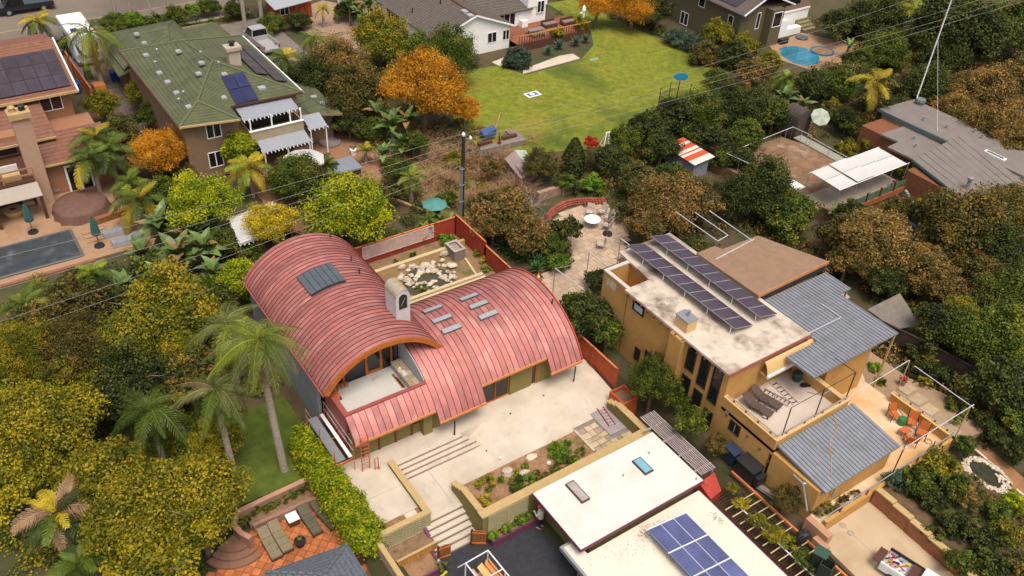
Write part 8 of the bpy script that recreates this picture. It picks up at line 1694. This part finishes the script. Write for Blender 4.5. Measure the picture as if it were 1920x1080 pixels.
# ---- columnar cypress
def cypress(lab, px, py, h, r_):
    p = W(px,py,0); t_ = thing('cypress_tree', lab, 'tree', (p.x,p.y,0)); rs = np.random.RandomState(2); n = 5200; z = rs.rand(n)**.8*h; a = rs.rand(n)*6.28; q = r_*np.clip(np.sin(np.clip(z/h,0.02,1)**.6*PI*.97)+.12,.1,1)*(.75+.35*rs.rand(n))*(1+.12*np.sin(a*5))
    pos = np.stack([q*np.cos(a),q*np.sin(a),z+.2],1); nr = np.stack([np.cos(a),np.sin(a),.6+0*a],1)+rs.normal(size=(n,3))*.4
    o = bpy.data.objects.new('crown', leaf_mesh('crown', pos, nr, .26, .1, rs.rand(n), rs, LM['dark'])); COL.objects.link(o); o.parent = t_; MB().tube([(p.x,p.y,0),(p.x,p.y,h*.8)], [.12,.04], 6).build('trunk', m_bark, t_)
cypress('dark narrow cypress at the near edge of the lawn', 1072, 335, 3.6, .95)
# ---- bare twiggy shrubs and the brush heap
def twigs(b, c, R, n, rr, up=.6, r0=.03):
    for k in range(n):
        a = rr.uniform(0,6.28); e = rr.uniform(.1,1.2)*up; L = R*rr.uniform(.5,1); p = [Vector(c)]
        d = Vector((math.cos(a)*math.cos(e), math.sin(a)*math.cos(e), math.sin(e)))
        for s in range(3):
            p.append(p[-1]+d*L/3); d = (d+Vector((rr.uniform(-.5,.5),rr.uniform(-.5,.5),rr.uniform(-.3,.35)))).normalized()
        b.tube(p, [r0,r0*.7,r0*.5,r0*.2], 4, cap=False)
        for s in (1,2):
            q = p[s]; dd = (d+Vector((rr.uniform(-1,1),rr.uniform(-1,1),rr.uniform(-.2,.8)))).normalized(); b.tube([q,q+dd*L*.35], [r0*.5,r0*.15], 3, cap=False)
rr = random.Random(33); m_twig = M('bare_twig', (.26,.20,.16), .9, .2, 4, 0); m_brush = M('dry_brush', (.33,.19,.11), .9, .25, 4, 0)
for i,(px,py,R) in enumerate(((1000,372,1.6),(1012,395,1.2),(1640,455,2.0),(1680,445,1.4),(60,655,1.6))):
    p = W(px,py,.8 if i < 2 else 2.6); b = MB(); twigs(b, (p.x,p.y,p.z-.8), R*1.2, 26, rr); t_ = one(b, 'bare_shrub', m_twig, ['leafless grey shrub behind the rust trees near the pole','smaller leafless grey shrub beside the brick wall','bare grey branches in the rust tree below the glass frame','bare grey branches right of the glass frame tree','bare branches in the orange tree at the left edge'][i], 'shrub', (p.x,p.y,p.z-.8))
for i,(px,py,R) in enumerate(((812,300,2.2),(862,292,2.0),(838,338,2.2),(905,335,2.2),(945,300,1.8),(965,345,2.0),(800,345,1.6),(890,372,1.7))):
    p = W(px,py,.1); b = MB(); twigs(b, (p.x,p.y,0), R, 60, rr, 1.0, .026); one(b, 'dry_bush', m_brush, 'leafless brown bush: '+['below the autumn tree trunk','right of the autumn tree trunk','left of the utility pole midway','right of the utility pole','behind the pole near the raised bed','before the leaning grey shed','beside the pale feathery palm','low right of the pole base'][i], 'bush', (p.x,p.y,0))
b = MB()
for k in range(120):
    p = W(rr.uniform(770,1010), rr.uniform(250,390), .1)
    if p.x < 32.2 and p.y < 51.5: continue
    twigs(b, (p.x,p.y,.05), rr.uniform(.8,1.9), 10, rr, .75, .024)
tag(b.build('brush_heap', m_brush), 'tangled heaps of dry brown brush beside the utility pole', 'brush', kind='stuff')
# ---- palms
def frond_mesh(seed, n=22, ll=.42, w_=.034, arch=.85, dro=.35):
    rr = random.Random(seed); b = MB(); N = 9
    def R(t): return Vector((t*.92-.12*arch*t**3, .05*math.sin(t*3+seed), .45*t-arch*t*t))
    b.tube([R(i/N) for i in range(N+1)], [.018*(1-.8*i/N)+.003 for i in range(N+1)], 4, cap=False)
    for i in range(n):
        t = .14+.85*i/n; p = R(t); tg_ = (R(min(1,t+.02))-R(t-.02)).normalized(); s0 = tg_.cross(Vector((0,0,1))).normalized(); L = ll*max(.18,math.sin(PI*(.12+.83*t))**.7)*rr.uniform(.85,1.12)
        for sg in (-1,1):
            d = (s0*sg*.8+tg_*.5+Vector((0,0,rr.uniform(-.15,.3)-.35*dro*t))).normalized(); q1 = p+d*L*.55; q2 = q1+(d+Vector((0,0,-dro*2))).normalized()*L*.5; wv = tg_*w_/2
            b.add([p-wv*.6,p+wv*.6,q1+wv,q1-wv,q2], [(0,1,2,3),(3,2,4)])
    return b
FR = {}
def fmat(nm, c1, c2): return M(nm, c1, .5, .3, 3, 0, orand=.35, spec=.2)
m_fr = {'green': fmat('frond_green',(.075,.105,.012),0), 'dark': fmat('frond_dark',(.032,.050,.008),0), 'lime': fmat('frond_lime',(.17,.205,.018),0), 'yellow': fmat('frond_yellow',(.30,.225,.015),0), 'silver': fmat('frond_silver',(.15,.165,.045),0), 'brown': fmat('frond_brown',(.24,.15,.08),0)}
def fmesh(kind, k):
    if (kind,k) not in FR:
        prm = {'queen':dict(n=40,ll=.36,w_=.012,arch=1.3,dro=2.0),'coco':dict(n=30,ll=.33,w_=.028,arch=.85,dro=.8),'sago':dict(n=26,ll=.25,w_=.032,arch=.6,dro=.1)}[kind]; FR[kind,k] = frond_mesh(k+{'queen':0,'coco':10,'sago':20}[kind], **prm).mesh('frond', m_fr['green'])
    return FR[kind,k]
def palm(lab, x, y, g0, zc, L, nf, kind, cols, lean=(0,0), tr=.14, name='palm_tree', crown_tilt=None, shaft=False):
    t_ = thing(name, lab, 'palm tree', (x,y,g0)); rr = random.Random(int(x*31+y*17)); h = zc-g0
    if h > .35:
        pts = [(lean[0]*(1-(1-i/8)**1.6)-0, lean[1]*(1-(1-i/8)**1.6), h*i/8) for i in range(9)]; b = MB(); b.tube([(0,0,-.2)]+pts, [tr*1.6]+[tr*(1.35-.5*i/8) for i in range(9)], 10)
        for k in range(int(h/.28)): q = k*.28/h; r_ = tr*(1.36-.5*q)+.012; i0 = min(7,int(q*8)); f = q*8-i0; c = [pts[i0][j]+(pts[i0+1][j]-pts[i0][j])*f for j in range(3)]; b.lathe(c, [(r_-.02,0),(r_,.03),(r_-.02,.06)], 10)
        o = bpy.data.objects.new('trunk', b.mesh('trunk', m_palmtrunk)); COL.objects.link(o); o.parent = t_
    cx, cy = lean
    for i in range(nf):
        a = i*2.39996+rr.uniform(-.15,.15); q = i/nf; el = (rad(66)-rad(118)*q if kind == 'queen' else rad(72)-rad(98)*q)+rr.uniform(-.15,.15); s = L*rr.uniform(.85,1.1)*(1 if q > .12 else .75)
        o = inst(fmesh(kind, i % 3), 'frond', t_, (cx,cy,h), (0,-el+rad(12),a), s); o.rotation_euler = (rr.uniform(-.15,.15), -el+rad(10), a); o.material_slots[0].link = 'OBJECT'; o.material_slots[0].material = m_fr[cols[min(len(cols)-1, int(q*len(cols)*.999))] if rr.random() < .7 else cols[rr.randrange(len(cols))]]
    return t_
def palm_px(lab, px, py, zc, L, nf, kind, cols, **k): p = W(px,py,zc); return palm(lab, p.x, p.y, k.pop('g0', ground_h(p.x,p.y)), zc, L, nf, kind, cols, **k)
def crown_z(x, y, px, py): return zcol(py, x, y, px)
palm('tall queen palm with pale trunk beside the bright hedge', 9.8, 33.85, -.62, crown_z(9.6,33.9,492,640), 2.5, 32, 'queen', ['lime','green','silver','silver','green','brown'], lean=(-.25,.15), tr=.17)
palm('queen palm with bluish trunk left of the lower lawn', 7.2, 34.2, -.62, crown_z(7.2,34.2,408,735), 2.3, 26, 'queen', ['silver','green','green','dark','brown'], lean=(-.1,.2), tr=.15)
palm_px('dark queen palm between the golden trees and the lawn palms', 280, 770, 4.2, 2.5, 26, 'queen', ['green','green','dark','dark'])
palm_px('feathery pale palm leaning on the left barrel roof', 425, 610, 4.6, 2.7, 22, 'queen', ['silver','lime','silver','lime'])
palm_px('broad palm with brown old fronds in the bottom left corner', 108, 965, 2.6, 2.3, 20, 'coco', ['yellow','green','dark','brown','brown'])
palm_px('dark palm at the bottom edge of the bottom left corner', 150, 1060, 1.6, 1.9, 16, 'coco', ['green','dark','dark'])
for i,(px,py) in enumerate(((182,262),(207,285),(172,300))): palm_px('palm of the triple clump before the pink house, '+['tallest and furthest back','middle stem','front stem with yellow fronds'][i], px, py, 3.4-.2*i, 2.6, 15, 'coco', [['yellow','green','dark','dark'],['green','dark','green'],['yellow','green','dark','yellow']][i], tr=.13)
palm_px('tall queen palm in front of the motorhome', 168, 62, 5.5, 3.6, 17, 'queen', ['green','lime','green','yellow'], tr=.18)
palm_px('small palm beside the street at the top left', 72, 42, 2.4, 2.3, 13, 'coco', ['yellow','green','dark'])
for i,(px,py,x2,y2) in enumerate(((222,50,0,0),(246,30,0,0),(284,28,0,0),(318,24,0,0),(462,66,0,0),(492,46,0,0))):
    p = W(px,py,0); palm('tall bare street palm trunk, crown above the frame, '+['leftmost','second from left','third from left, slender','fourth from left','in front of the pale pickup','behind the pale pickup'][i], p.x, p.y, 0, 13+i%3, 2.8, 12, 'queen', ['green','dark'], tr=.17 if i != 2 else .09)
palm_px('palm with arching yellowish fronds beside the pale pickup', 535, 112, 1.8, 2.4, 13, 'coco', ['yellow','green','green'])
palm_px('feathery palm before the red shed', 588, 70, 2.6, 2.2, 15, 'queen', ['lime','green','green']); palm_px('drooping feathery palm right of the red shed', 622, 78, 2.4, 2.4, 15, 'queen', ['green','green','lime']); palm_px('dark low palm beside the far slope solar panels', 548, 160, .8, 1.8, 12, 'sago', ['dark','dark'])
palm_px('bright yellow green palm at the red shed door', 605, 18, 2.0, 1.4, 10, 'coco', ['yellow','lime'])
palm_px('yellow coconut palm below the lower awning', 468, 318, 2.4, 2.5, 14, 'coco', ['yellow','lime','yellow','green'], tr=.1)
palm_px('stiff dark sago palm before the hot tub', 612, 310, 1.0, 1.35, 20, 'sago', ['green','dark','green']); palm_px('small yellowish palm behind the hot tub', 685, 283, 1.2, 1.2, 14, 'sago', ['yellow','green','brown']); 
palm_px('arching palm beside the paddle plants below the covered loungers', 262, 378, 2.2, 2.7, 14, 'coco', ['green','dark','yellow']); palm_px('palm with upright fan of fronds above the curved planter wall', 243, 345, 1.4, 2.0, 13, 'coco', ['green','lime','dark'])
palm_px('spreading palm at the left edge below the covered pool', 45, 575, 2.0, 2.2, 14, 'coco', ['green','lime','dark']); palm_px('palm with pale spiky fronds below the pool wall', 175, 515, 1.8, 1.9, 13, 'coco', ['lime','green','dark']); palm_px('low palm under the pool retaining wall', 105, 545, 1.4, 1.7, 11, 'coco', ['green','dark'])
palm_px('pale feathery palm beside the big lime tree', 770, 335, 2.0, 1.7, 13, 'coco', ['lime','green','silver']); palm_px('low palm behind the pond yard fence', 800, 415, 1.2, 1.3, 10, 'coco', ['green','lime'])
palm_px('palm with a slanting trunk left of the grey house', 1643, 158, 5.2, 2.8, 13, 'coco', ['yellow','yellow','green','dark'], g0=0, tr=.13)
palm_px('pale palm at the top edge left of the mast', 1716, 24, 3.2, 2.8, 14, 'coco', ['lime','yellow','green']); palm_px('short palm behind the right barrel roof trees', 1475, 150, 2.0, 2.0, 15, 'coco', ['green','lime','dark'])
palm_px('small curved yellow frond plant beside the glass frame', 1750, 385, 1.0, 1.6, 6, 'coco', ['yellow','yellow'])
palm_px('spiky palm lily by the dark fence', 1740, 680, .6, 1.0, 14, 'sago', ['yellow','green'])
# ---- paddle leaved plants (banana, bird of paradise)
def paddle_mesh(seed, w_):
    b = MB(); N = 7
    for i in range(N+1):
        t = i/N; hw = w_*math.sin(PI*min(1,.10+.9*t))**.75*(1 if t < .99 else .2); c = (t*.9, 0, .35*t-.62*t*t); b.v += [(c[0],-hw,c[2]+.25*hw+.02*math.sin(i*3+seed)),(c[0],0,c[2]-.02),(c[0],hw,c[2]+.25*hw+.02*math.cos(i*3+seed))]
    for i in range(N): k = i*3; b.f += [(k,k+1,k+4,k+3),(k+1,k+2,k+5,k+4)]
    b.tube([(-.25,0,-.12),(0,0,0)], .012, 4); b.mi = [0]*len(b.f); return b.mesh('leaf', M('paddle_leaf',(.095,.15,.035),.45,.35,4,0,orand=.4,spec=.4))
PAD = [paddle_mesh(i, .17+.03*i) for i in range(3)]
def paddle(lab, px, py, z, L, n, g0=0, name='paddle_plant', mat=None):
    p = W(px,py,z); t_ = thing(name, lab, 'plant', (p.x,p.y,ground_h(p.x,p.y))); rr = random.Random(int(px*3+py)); h = p.z-t_.location.z
    b = MB()
    for k in range(3): b.tube([(p.x+.12*k-.1,p.y+.1*(k%2),t_.location.z),(p.x,p.y,p.z)], [.08,.05], 6)
    b.build('stem', m_bark, t_)
    for i in range(n):
        a = i*2.4+rr.uniform(-.3,.3); el = rad(80)-rad(70)*i/n; s = L*rr.uniform(.75,1.1); o = inst(PAD[i%3], 'leaf', t_, (rr.uniform(-.15,.15),rr.uniform(-.15,.15),h-rr.uniform(0,.4)), (0,-el,a), s)
        if mat or rr.random() < .12: o.material_slots[0].link = 'OBJECT'; o.material_slots[0].material = M(mat or 'dry_paddle', (.22,.13,.05), .7, .2) if not mat else MATS[mat]
for i,(px,py,z,L,n) in enumerate(((335,480,1.6,1.5,11),(300,530,1.3,1.4,11),(382,470,1.5,1.5,11),(400,515,1.0,1.3,9),(270,480,1.4,1.4,10),(335,545,.9,1.2,9),(360,440,1.4,1.3,9),(235,545,1.2,1.3,9),(300,425,1.5,1.5,10),(390,430,1.2,1.4,9))): paddle('bird of paradise clump: '+['tallest in the middle below the wires','broad one above the golden green tree','one right of the dry stalks','low one beside the lime shrub','one right of the covered loungers','low one above the golden crown','one behind the dry stalks','one at the left below the pool corner','one at the foot of the arching palm','one below the dense lime tree'][i], px, py, z+.3, L*1.45, n+4)
for i,(px,py,z,L,n) in enumerate(((735,235,2.0,2.1,10),(752,275,1.4,1.8,9),(712,215,2.0,1.9,8),(720,290,1.0,1.5,8),(762,225,2.2,1.8,8))): paddle('banana plant: '+['tall one under the autumn tree','lower one left of the dry brush','leftmost tall one','low one beside the tan patio','right one with torn leaves under the autumn tree'][i], px, py, z, L, n, name='banana_plant')
for i,(px,py,z,L,n) in enumerate(((655,10,2.4,1.9,9),(690,8,2.4,1.8,9),(672,25,2.0,1.6,8),(1470,185,2.0,1.8,12),(1505,200,1.6,1.6,10),(1455,215,1.4,1.5,8),(1565,405,1.0,1.6,9),(820,395,1.2,1.2,8),(795,430,1.0,1.1,8),(845,410,.8,1.0,7),(1592,85+0,1.6,1.4,8),(700,378+0,.6,.9,5))): paddle('tropical plant with long leaves: '+['left of the clump beside the white house gravel','right of the clump beside the white house gravel','front of the clump beside the white house gravel','tall dark clump left of the dark shed','second dark clump left of the dark shed','low clump at the hedge end by the shed','at the dark side of the raised deck','beside the green umbrella behind the red fence','low one before the green umbrella','right of the green umbrella near the pole','beside the pool hedge','under the big lime tree'][i], px, py, z, L, n)
# green umbrella behind the fence
gu = thing('patio_umbrella', 'faded teal umbrella among the tropical plants behind the red fence', 'umbrella', (27.6,52.6,0)); p = W(815,380,1.9)
for i in range(8):
    a, c = i*PI/4, (i+1)*PI/4; MB().add([(p.x,p.y,2.15),(p.x+1.0*math.cos(a),p.y+1.0*math.sin(a),1.75),(p.x+1.0*math.cos(c),p.y+1.0*math.sin(c),1.75)], [(0,1,2)]).build('canopy_panel', M('faded_teal',(.07,.22,.20),.8,.1), gu)
MB().tube([(p.x,p.y,0),(p.x,p.y,2.15)], .03, 6).build('pole', m_grey, gu)
# ---- agaves
def agave(lab, px, py, z, R, col):
    p = W(px,py,z); b = MB(); rr = random.Random(int(px))
    for i in range(26):
        a = i*2.4; el = rad(80)-rad(72)*i/26; d = Vector((math.cos(a)*math.cos(el),math.sin(a)*math.cos(el),math.sin(el))); s = Vector((-math.sin(a),math.cos(a),0))*R*.1; q = Vector(p); b.add([q-s*.6,q+s*.6,q+d*R*.5+s,q+d*R*.5-s,q+d*R], [(0,1,2,3),(3,2,4)])
    one(b, 'agave_plant', M('agave_'+col, {'blue':(.06,.115,.065),'green':(.05,.12,.03)}[col], .6, .2, 3, 0), lab, 'plant', (p.x,p.y,p.z))
for i,(px,py,R,c) in enumerate(((1028,98,.9,'blue'),(1048,88,1.0,'blue'),(1080,82,1.0,'blue'),(1098,76,.9,'blue'),(942,462,.9,'blue'),(982,485,1.0,'green'),(962,478,.8,'green'),(1010,492,.8,'green'),(1005,505,.8,'green'))): agave('spiky agave rosette: '+['left of the row under the timber deck','second in the row under the timber deck','third in the row under the timber deck','right end of the row under the timber deck','blue one behind the red fence','large green one behind the red fence','green one between the blue and the large one','green one right of the large one','green one nearest the traffic cone'][i], px, py, .25, R, c)
# ---- undergrowth: mounds of small shrubs too dense to count
def cover(lab, areas, seed, mat, sp=1.25, rr_=(.5,1.1), skip=()):
    rs = np.random.RandomState(seed); P_, N_, T_ = [], [], []
    for (x0,x1,y0,y1,z) in areas:
        for _ in range(int((x1-x0)*(y1-y0)/sp**2)):
            x, y = x0+(x1-x0)*rs.rand(), y0+(y1-y0)*rs.rand()
            if any(inpoly(x,y,q) for q in skip): continue
            r_ = rr_[0]+(rr_[1]-rr_[0])*rs.rand(); n = int(150*r_*r_)+25; d = rs.normal(size=(n,3)); d /= np.linalg.norm(d,axis=1)[:,None]; d[:,2] = np.abs(d[:,2]); q = r_*(.65+.45*rs.rand(n))
            P_.append(np.array([x,y,z])+d*q[:,None]*np.array([1,1,.9])); N_.append(d*.6+rs.normal(size=(n,3))*.45+np.array([0,0,.35])); T_.append(.6*rs.rand()+.4*rs.rand(n))
    o = bpy.data.objects.new('undergrowth', leaf_mesh('undergrowth', np.concatenate(P_), np.concatenate(N_), .19, .11, np.concatenate(T_), rs, LM[mat])); COL.objects.link(o); tag(o, lab, 'undergrowth', kind='stuff')
pat = [(x+(x-38)*.08, y+(y-42)*.08) for x,y in pat_poly]; rect = lambda a,b,c,d: [(a,c),(b,c),(b,d),(a,d)]
L_ = [(-14,12,39,58,-.4),(-12,5.6,32.7,38.9,-.6),(-10,3.4,20,32.5,-1.7)]
cover('dark green undergrowth below the trees on the left', L_, 1, 'mid', 1.35); cover('golden undergrowth below the trees on the left', L_, 7, 'golden', 2.2)
R_ = [(44,54,34.5,53,0),(46.5,64,12,33.5,0),(64,77,43,56,0),(77.6,112,26,56,0),(64.5,77,12,27,0),(90,112,56,66,0)]
sk = [rect(62.5,66.5,43,46.2), rect(59.5,64,25.5,33), rect(51.3,54.3,44.8,49.4), rect(47,51,24.3,29), rect(48,51.2,20.5,25)]
cover('dark green undergrowth beyond the ochre house and raised yard', R_, 2, 'dark', 1.45, skip=sk); cover('rusty undergrowth beyond the ochre house and raised yard', R_, 8, 'rust', 1.9, skip=sk)
cover('mixed plants on the slope right of the tan drive', [(36.8,45,-4,13.6,.35),(45,53,-4,14,.1),(46.5,50,14,24,.1)], 3, 'brown', 1.2, (.25,.65), skip=[rect(c0.x-1.7,c0.x+1.7,c0.y-2.3,c0.y+2.3)]); cover('green plants on the slope right of the tan drive', [(36.8,45,-4,13.6,.35),(45,53,-4,14,.1)], 9, 'mid', 1.2, (.25,.6), skip=[rect(c0.x-1.7,c0.x+1.7,c0.y-2.3,c0.y+2.3)])
cover('green undergrowth round the patio and behind the red fence', [(30.4,37.5,40.3,48,0),(20.5,30,49.2,58,0),(12.4,14,46,58,0),(30.4,31.8,33,39,0),(43,46,30,47,0)], 4, 'mid', 1.15, (.35,.8), skip=[pat, rect(31,34,45.5,47.8)])
cover('dry rusty weeds under the autumn tree and round the utility pole', [(31.8,38,47.6,58,0),(29,41,59,73,0)], 6, 'rust', 1.3, (.35,.9), skip=[rect(37.8,43.2,57.3,61), rect(38,41,51.5,55)])
cover('mixed undergrowth between the houses at the top', [(29,43,72,84,0),(71.8,76,56,80,0),(16.5,34,93,98.5,0),(62,66,50,55.5,0),(64.5,73,72,90,0)], 5, 'mid', 1.6, (.4,1.0), skip=[lawn_poly, rect(22,27.5,89,97), rect(27.5,34,84,97)])
# =================================================================== PERSON with orange cap beside the garage
def person():
    px_, py_, z0 = 19.35, 23.3, -1.65
    p0 = W(1013,989,z0); px_, py_ = p0.x, p0.y
    t_ = thing('person', 'person in a pale hooded jacket, dark trousers and orange cap beside the garage', 'person', (px_,py_,z0))
    J = {'pel':(0,0,.95),'sp1':(.01,.03,1.12),'sp2':(.02,.06,1.32),'neck':(.02,.10,1.48),'head':(.02,.15,1.58),'top':(.02,.17,1.72),
         'hl':(-.10,0,.90),'kl':(-.11,.03,.50),'al':(-.12,-.03,.09),'tl':(-.12,.13,.04),'hr':(.10,0,.90),'kr':(.11,-.02,.50),'ar':(.13,-.10,.09),'tr':(.13,.06,.04),
         'sl':(-.19,.08,1.40),'el':(-.27,.16,1.13),'wl':(-.14,.33,1.22),'sr':(.21,.06,1.40),'er':(.26,.10,1.12),'wr':(.20,.22,.92)}
    rad_ = {'pel':(.15,.12),'sp1':(.15,.115),'sp2':(.165,.12),'neck':(.06,.06),'head':(.085,.095),'top':(.06,.07),'hl':(.095,.095),'kl':(.065,.07),'al':(.045,.05),'tl':(.045,.03),'hr':(.095,.095),'kr':(.065,.07),'ar':(.045,.05),'tr':(.045,.03),'sl':(.075,.075),'el':(.055,.055),'wl':(.035,.035),'sr':(.075,.075),'er':(.055,.055),'wr':(.035,.035)}
    E = [('pel','sp1'),('sp1','sp2'),('sp2','neck'),('neck','head'),('head','top'),('pel','hl'),('hl','kl'),('kl','al'),('al','tl'),('pel','hr'),('hr','kr'),('kr','ar'),('ar','tr'),('sp2','sl'),('sl','el'),('el','wl'),('sp2','sr'),('sr','er'),('er','wr')]
    # hands: palm plus five fingers
    for s,wn,d in (('l','wl',Vector((.35,.8,.45)).normalized()),('r','wr',Vector((-.1,.35,-.93)).normalized())):
        w0 = Vector(J[wn]); up = Vector((0,0,1)) if abs(d.z) < .8 else Vector((0,1,0)); sd = d.cross(up).normalized(); pn = 'pm'+s; J[pn] = tuple(w0+d*.07); rad_[pn] = (.036,.022); E.append((wn,pn))
        for k in range(4):
            a = 'f%s%d'%(s,k); J[a] = tuple(w0+d*(.115)+sd*(.024*(k-1.5))); J[a+'e'] = tuple(w0+d*(.16+.012*(1.5-abs(k-1.2)))+sd*(.026*(k-1.5))-up*.025); rad_[a] = (.010,.010); rad_[a+'e'] = (.008,.008); E += [(pn,a),(a,a+'e')]
        J['th'+s] = tuple(w0+d*.06+sd*.05); J['th'+s+'e'] = tuple(w0+d*.10+sd*.065); rad_['th'+s] = (.012,.012); rad_['th'+s+'e'] = (.009,.009); E += [(pn,'th'+s),('th'+s,'th'+s+'e')]
    names = list(J); me = bpy.data.meshes.new('body'); me.from_pydata([J[k] for k in names], [(names.index(a),names.index(b)) for a,b in E], [])
    o = bpy.data.objects.new('body', me); COL.objects.link(o); o.parent = t_
    sm = o.modifiers.new('skin','SKIN'); sm.use_smooth_shade = True; sk_ = me.skin_vertices[0].data
    for i,k in enumerate(names): sk_[i].radius = rad_[k]
    sk_[0].use_root = True; ss = o.modifiers.new('sub','SUBSURF'); ss.levels = 1; ss.render_levels = 2
    # one body mesh coloured by height: trousers, jacket, skin
    m = bpy.data.materials.new('clothes'); m.use_nodes = True; n, l = m.node_tree.nodes, m.node_tree.links; tc = n.new('ShaderNodeTexCoord'); sx = n.new('ShaderNodeSeparateXYZ'); l.new(tc.outputs['Object'], sx.inputs[0])
    rp = n.new('ShaderNodeValToRGB'); rp.color_ramp.interpolation = 'CONSTANT'; cr = rp.color_ramp; cr.elements[0].color = (.28,.20,.15,1); cr.elements[0].position = 0; cr.elements[1].position = .055; cr.elements[1].color = (.012,.014,.024,1)
    e = cr.elements.new(.455); e.color = (.55,.49,.42,1); e = cr.elements.new(.755); e.color = (.32,.17,.10,1)
    dv = n.new('ShaderNodeMath'); dv.operation = 'DIVIDE'; dv.inputs[1].default_value = 2; l.new(sx.outputs[2], dv.inputs[0]); l.new(dv.outputs[0], rp.inputs[0]); l.new(rp.outputs[0], n['Principled BSDF'].inputs['Base Color']); n['Principled BSDF'].inputs['Roughness'].default_value = .85
    me.materials.append(m)
    b = MB(); b.lathe((px_,py_+.06,z0+.86), [(.20,0),(.205,.05),(.19,.25),(.20,.42),(.17,.52),(.08,.58)], 14); b.build('jacket', M('pale_jacket',(.52,.46,.40),.9,.15,6,.4,20), t_, True)
    c = (px_+.02,py_+.155,z0+1.66); b = MB().lathe(c, [(.115,-.02),(.118,.03),(.10,.09),(.05,.125)], 16); b.add([(c[0]-.08,c[1]+.09,c[2]-.01),(c[0]+.08,c[1]+.09,c[2]-.01),(c[0]+.06,c[1]+.2,c[2]-.03),(c[0]-.06,c[1]+.2,c[2]-.03),(c[0]-.08,c[1]+.09,c[2]-.03),(c[0]+.08,c[1]+.09,c[2]-.03)], [(0,1,2,3),(3,2,5,4)]); b.build('cap', M('bright_orange_cap',(.75,.07,.008),.7,.05), t_, True)
    b = MB().rock((px_+.02,py_+.11,z0+1.5),.13,.11,.09,3); b.build('hood', MATS['pale_jacket'], t_)
    b = MB().lathe((px_+.02,py_+.235,z0+1.57), [(.012,0),(.02,.015),(.008,.045)], 6); b.build('nose', M('skin',(.35,.19,.12),.6), t_)
    for s in (-1,1): MB().rock((px_+.02+s*.035,py_+.235,z0+1.625),.012,.008,.01,1).build('eye', m_black, t_); MB().rock((px_+.02+s*.09,py_+.155,z0+1.59),.014,.03,.03,2).build('ear', MATS['skin'], t_)
    MB().bar((px_-.005,py_+.238,z0+1.545),(px_+.045,py_+.238,z0+1.545),.012,.01).build('mouth', M('lips',(.26,.09,.07),.6), t_)
    for s,y in ((-1,.05),(1,-.02)): MB().rock((px_+s*.125,py_+y,z0+.05),.055,.14,.05,5).build('shoe', M('tan_shoe',(.36,.27,.21),.8), t_)
    t_.rotation_euler = (0,0,.5)
    return t_
person()
# second, seated figure by the gate: bag and pots on the plum planter
p = W(822,1056,-1.2); bag = thing('garden_bag', 'small grey pack beside the board screen planter', 'bag', p); MB().rock((p.x,p.y,-1.05),.13,.1,.2,4).build('pack', m_grey, bag); MB().tube([(p.x+.1,p.y,-.9),(p.x+.2,p.y+.03,-.75),(p.x+.25,p.y,-1.0)], .02, 5).build('strap', m_dkwood, bag)
p = W(832,1078,-1.55); one(MB().bar((p.x-.2,p.y,-1.6),(p.x+.25,p.y+.1,-1.55),.12,.05), 'yellow_level', M('yellow_tool',(.55,.45,.02),.5), 'bright yellow tool on the asphalt by the plum planter', 'tool')
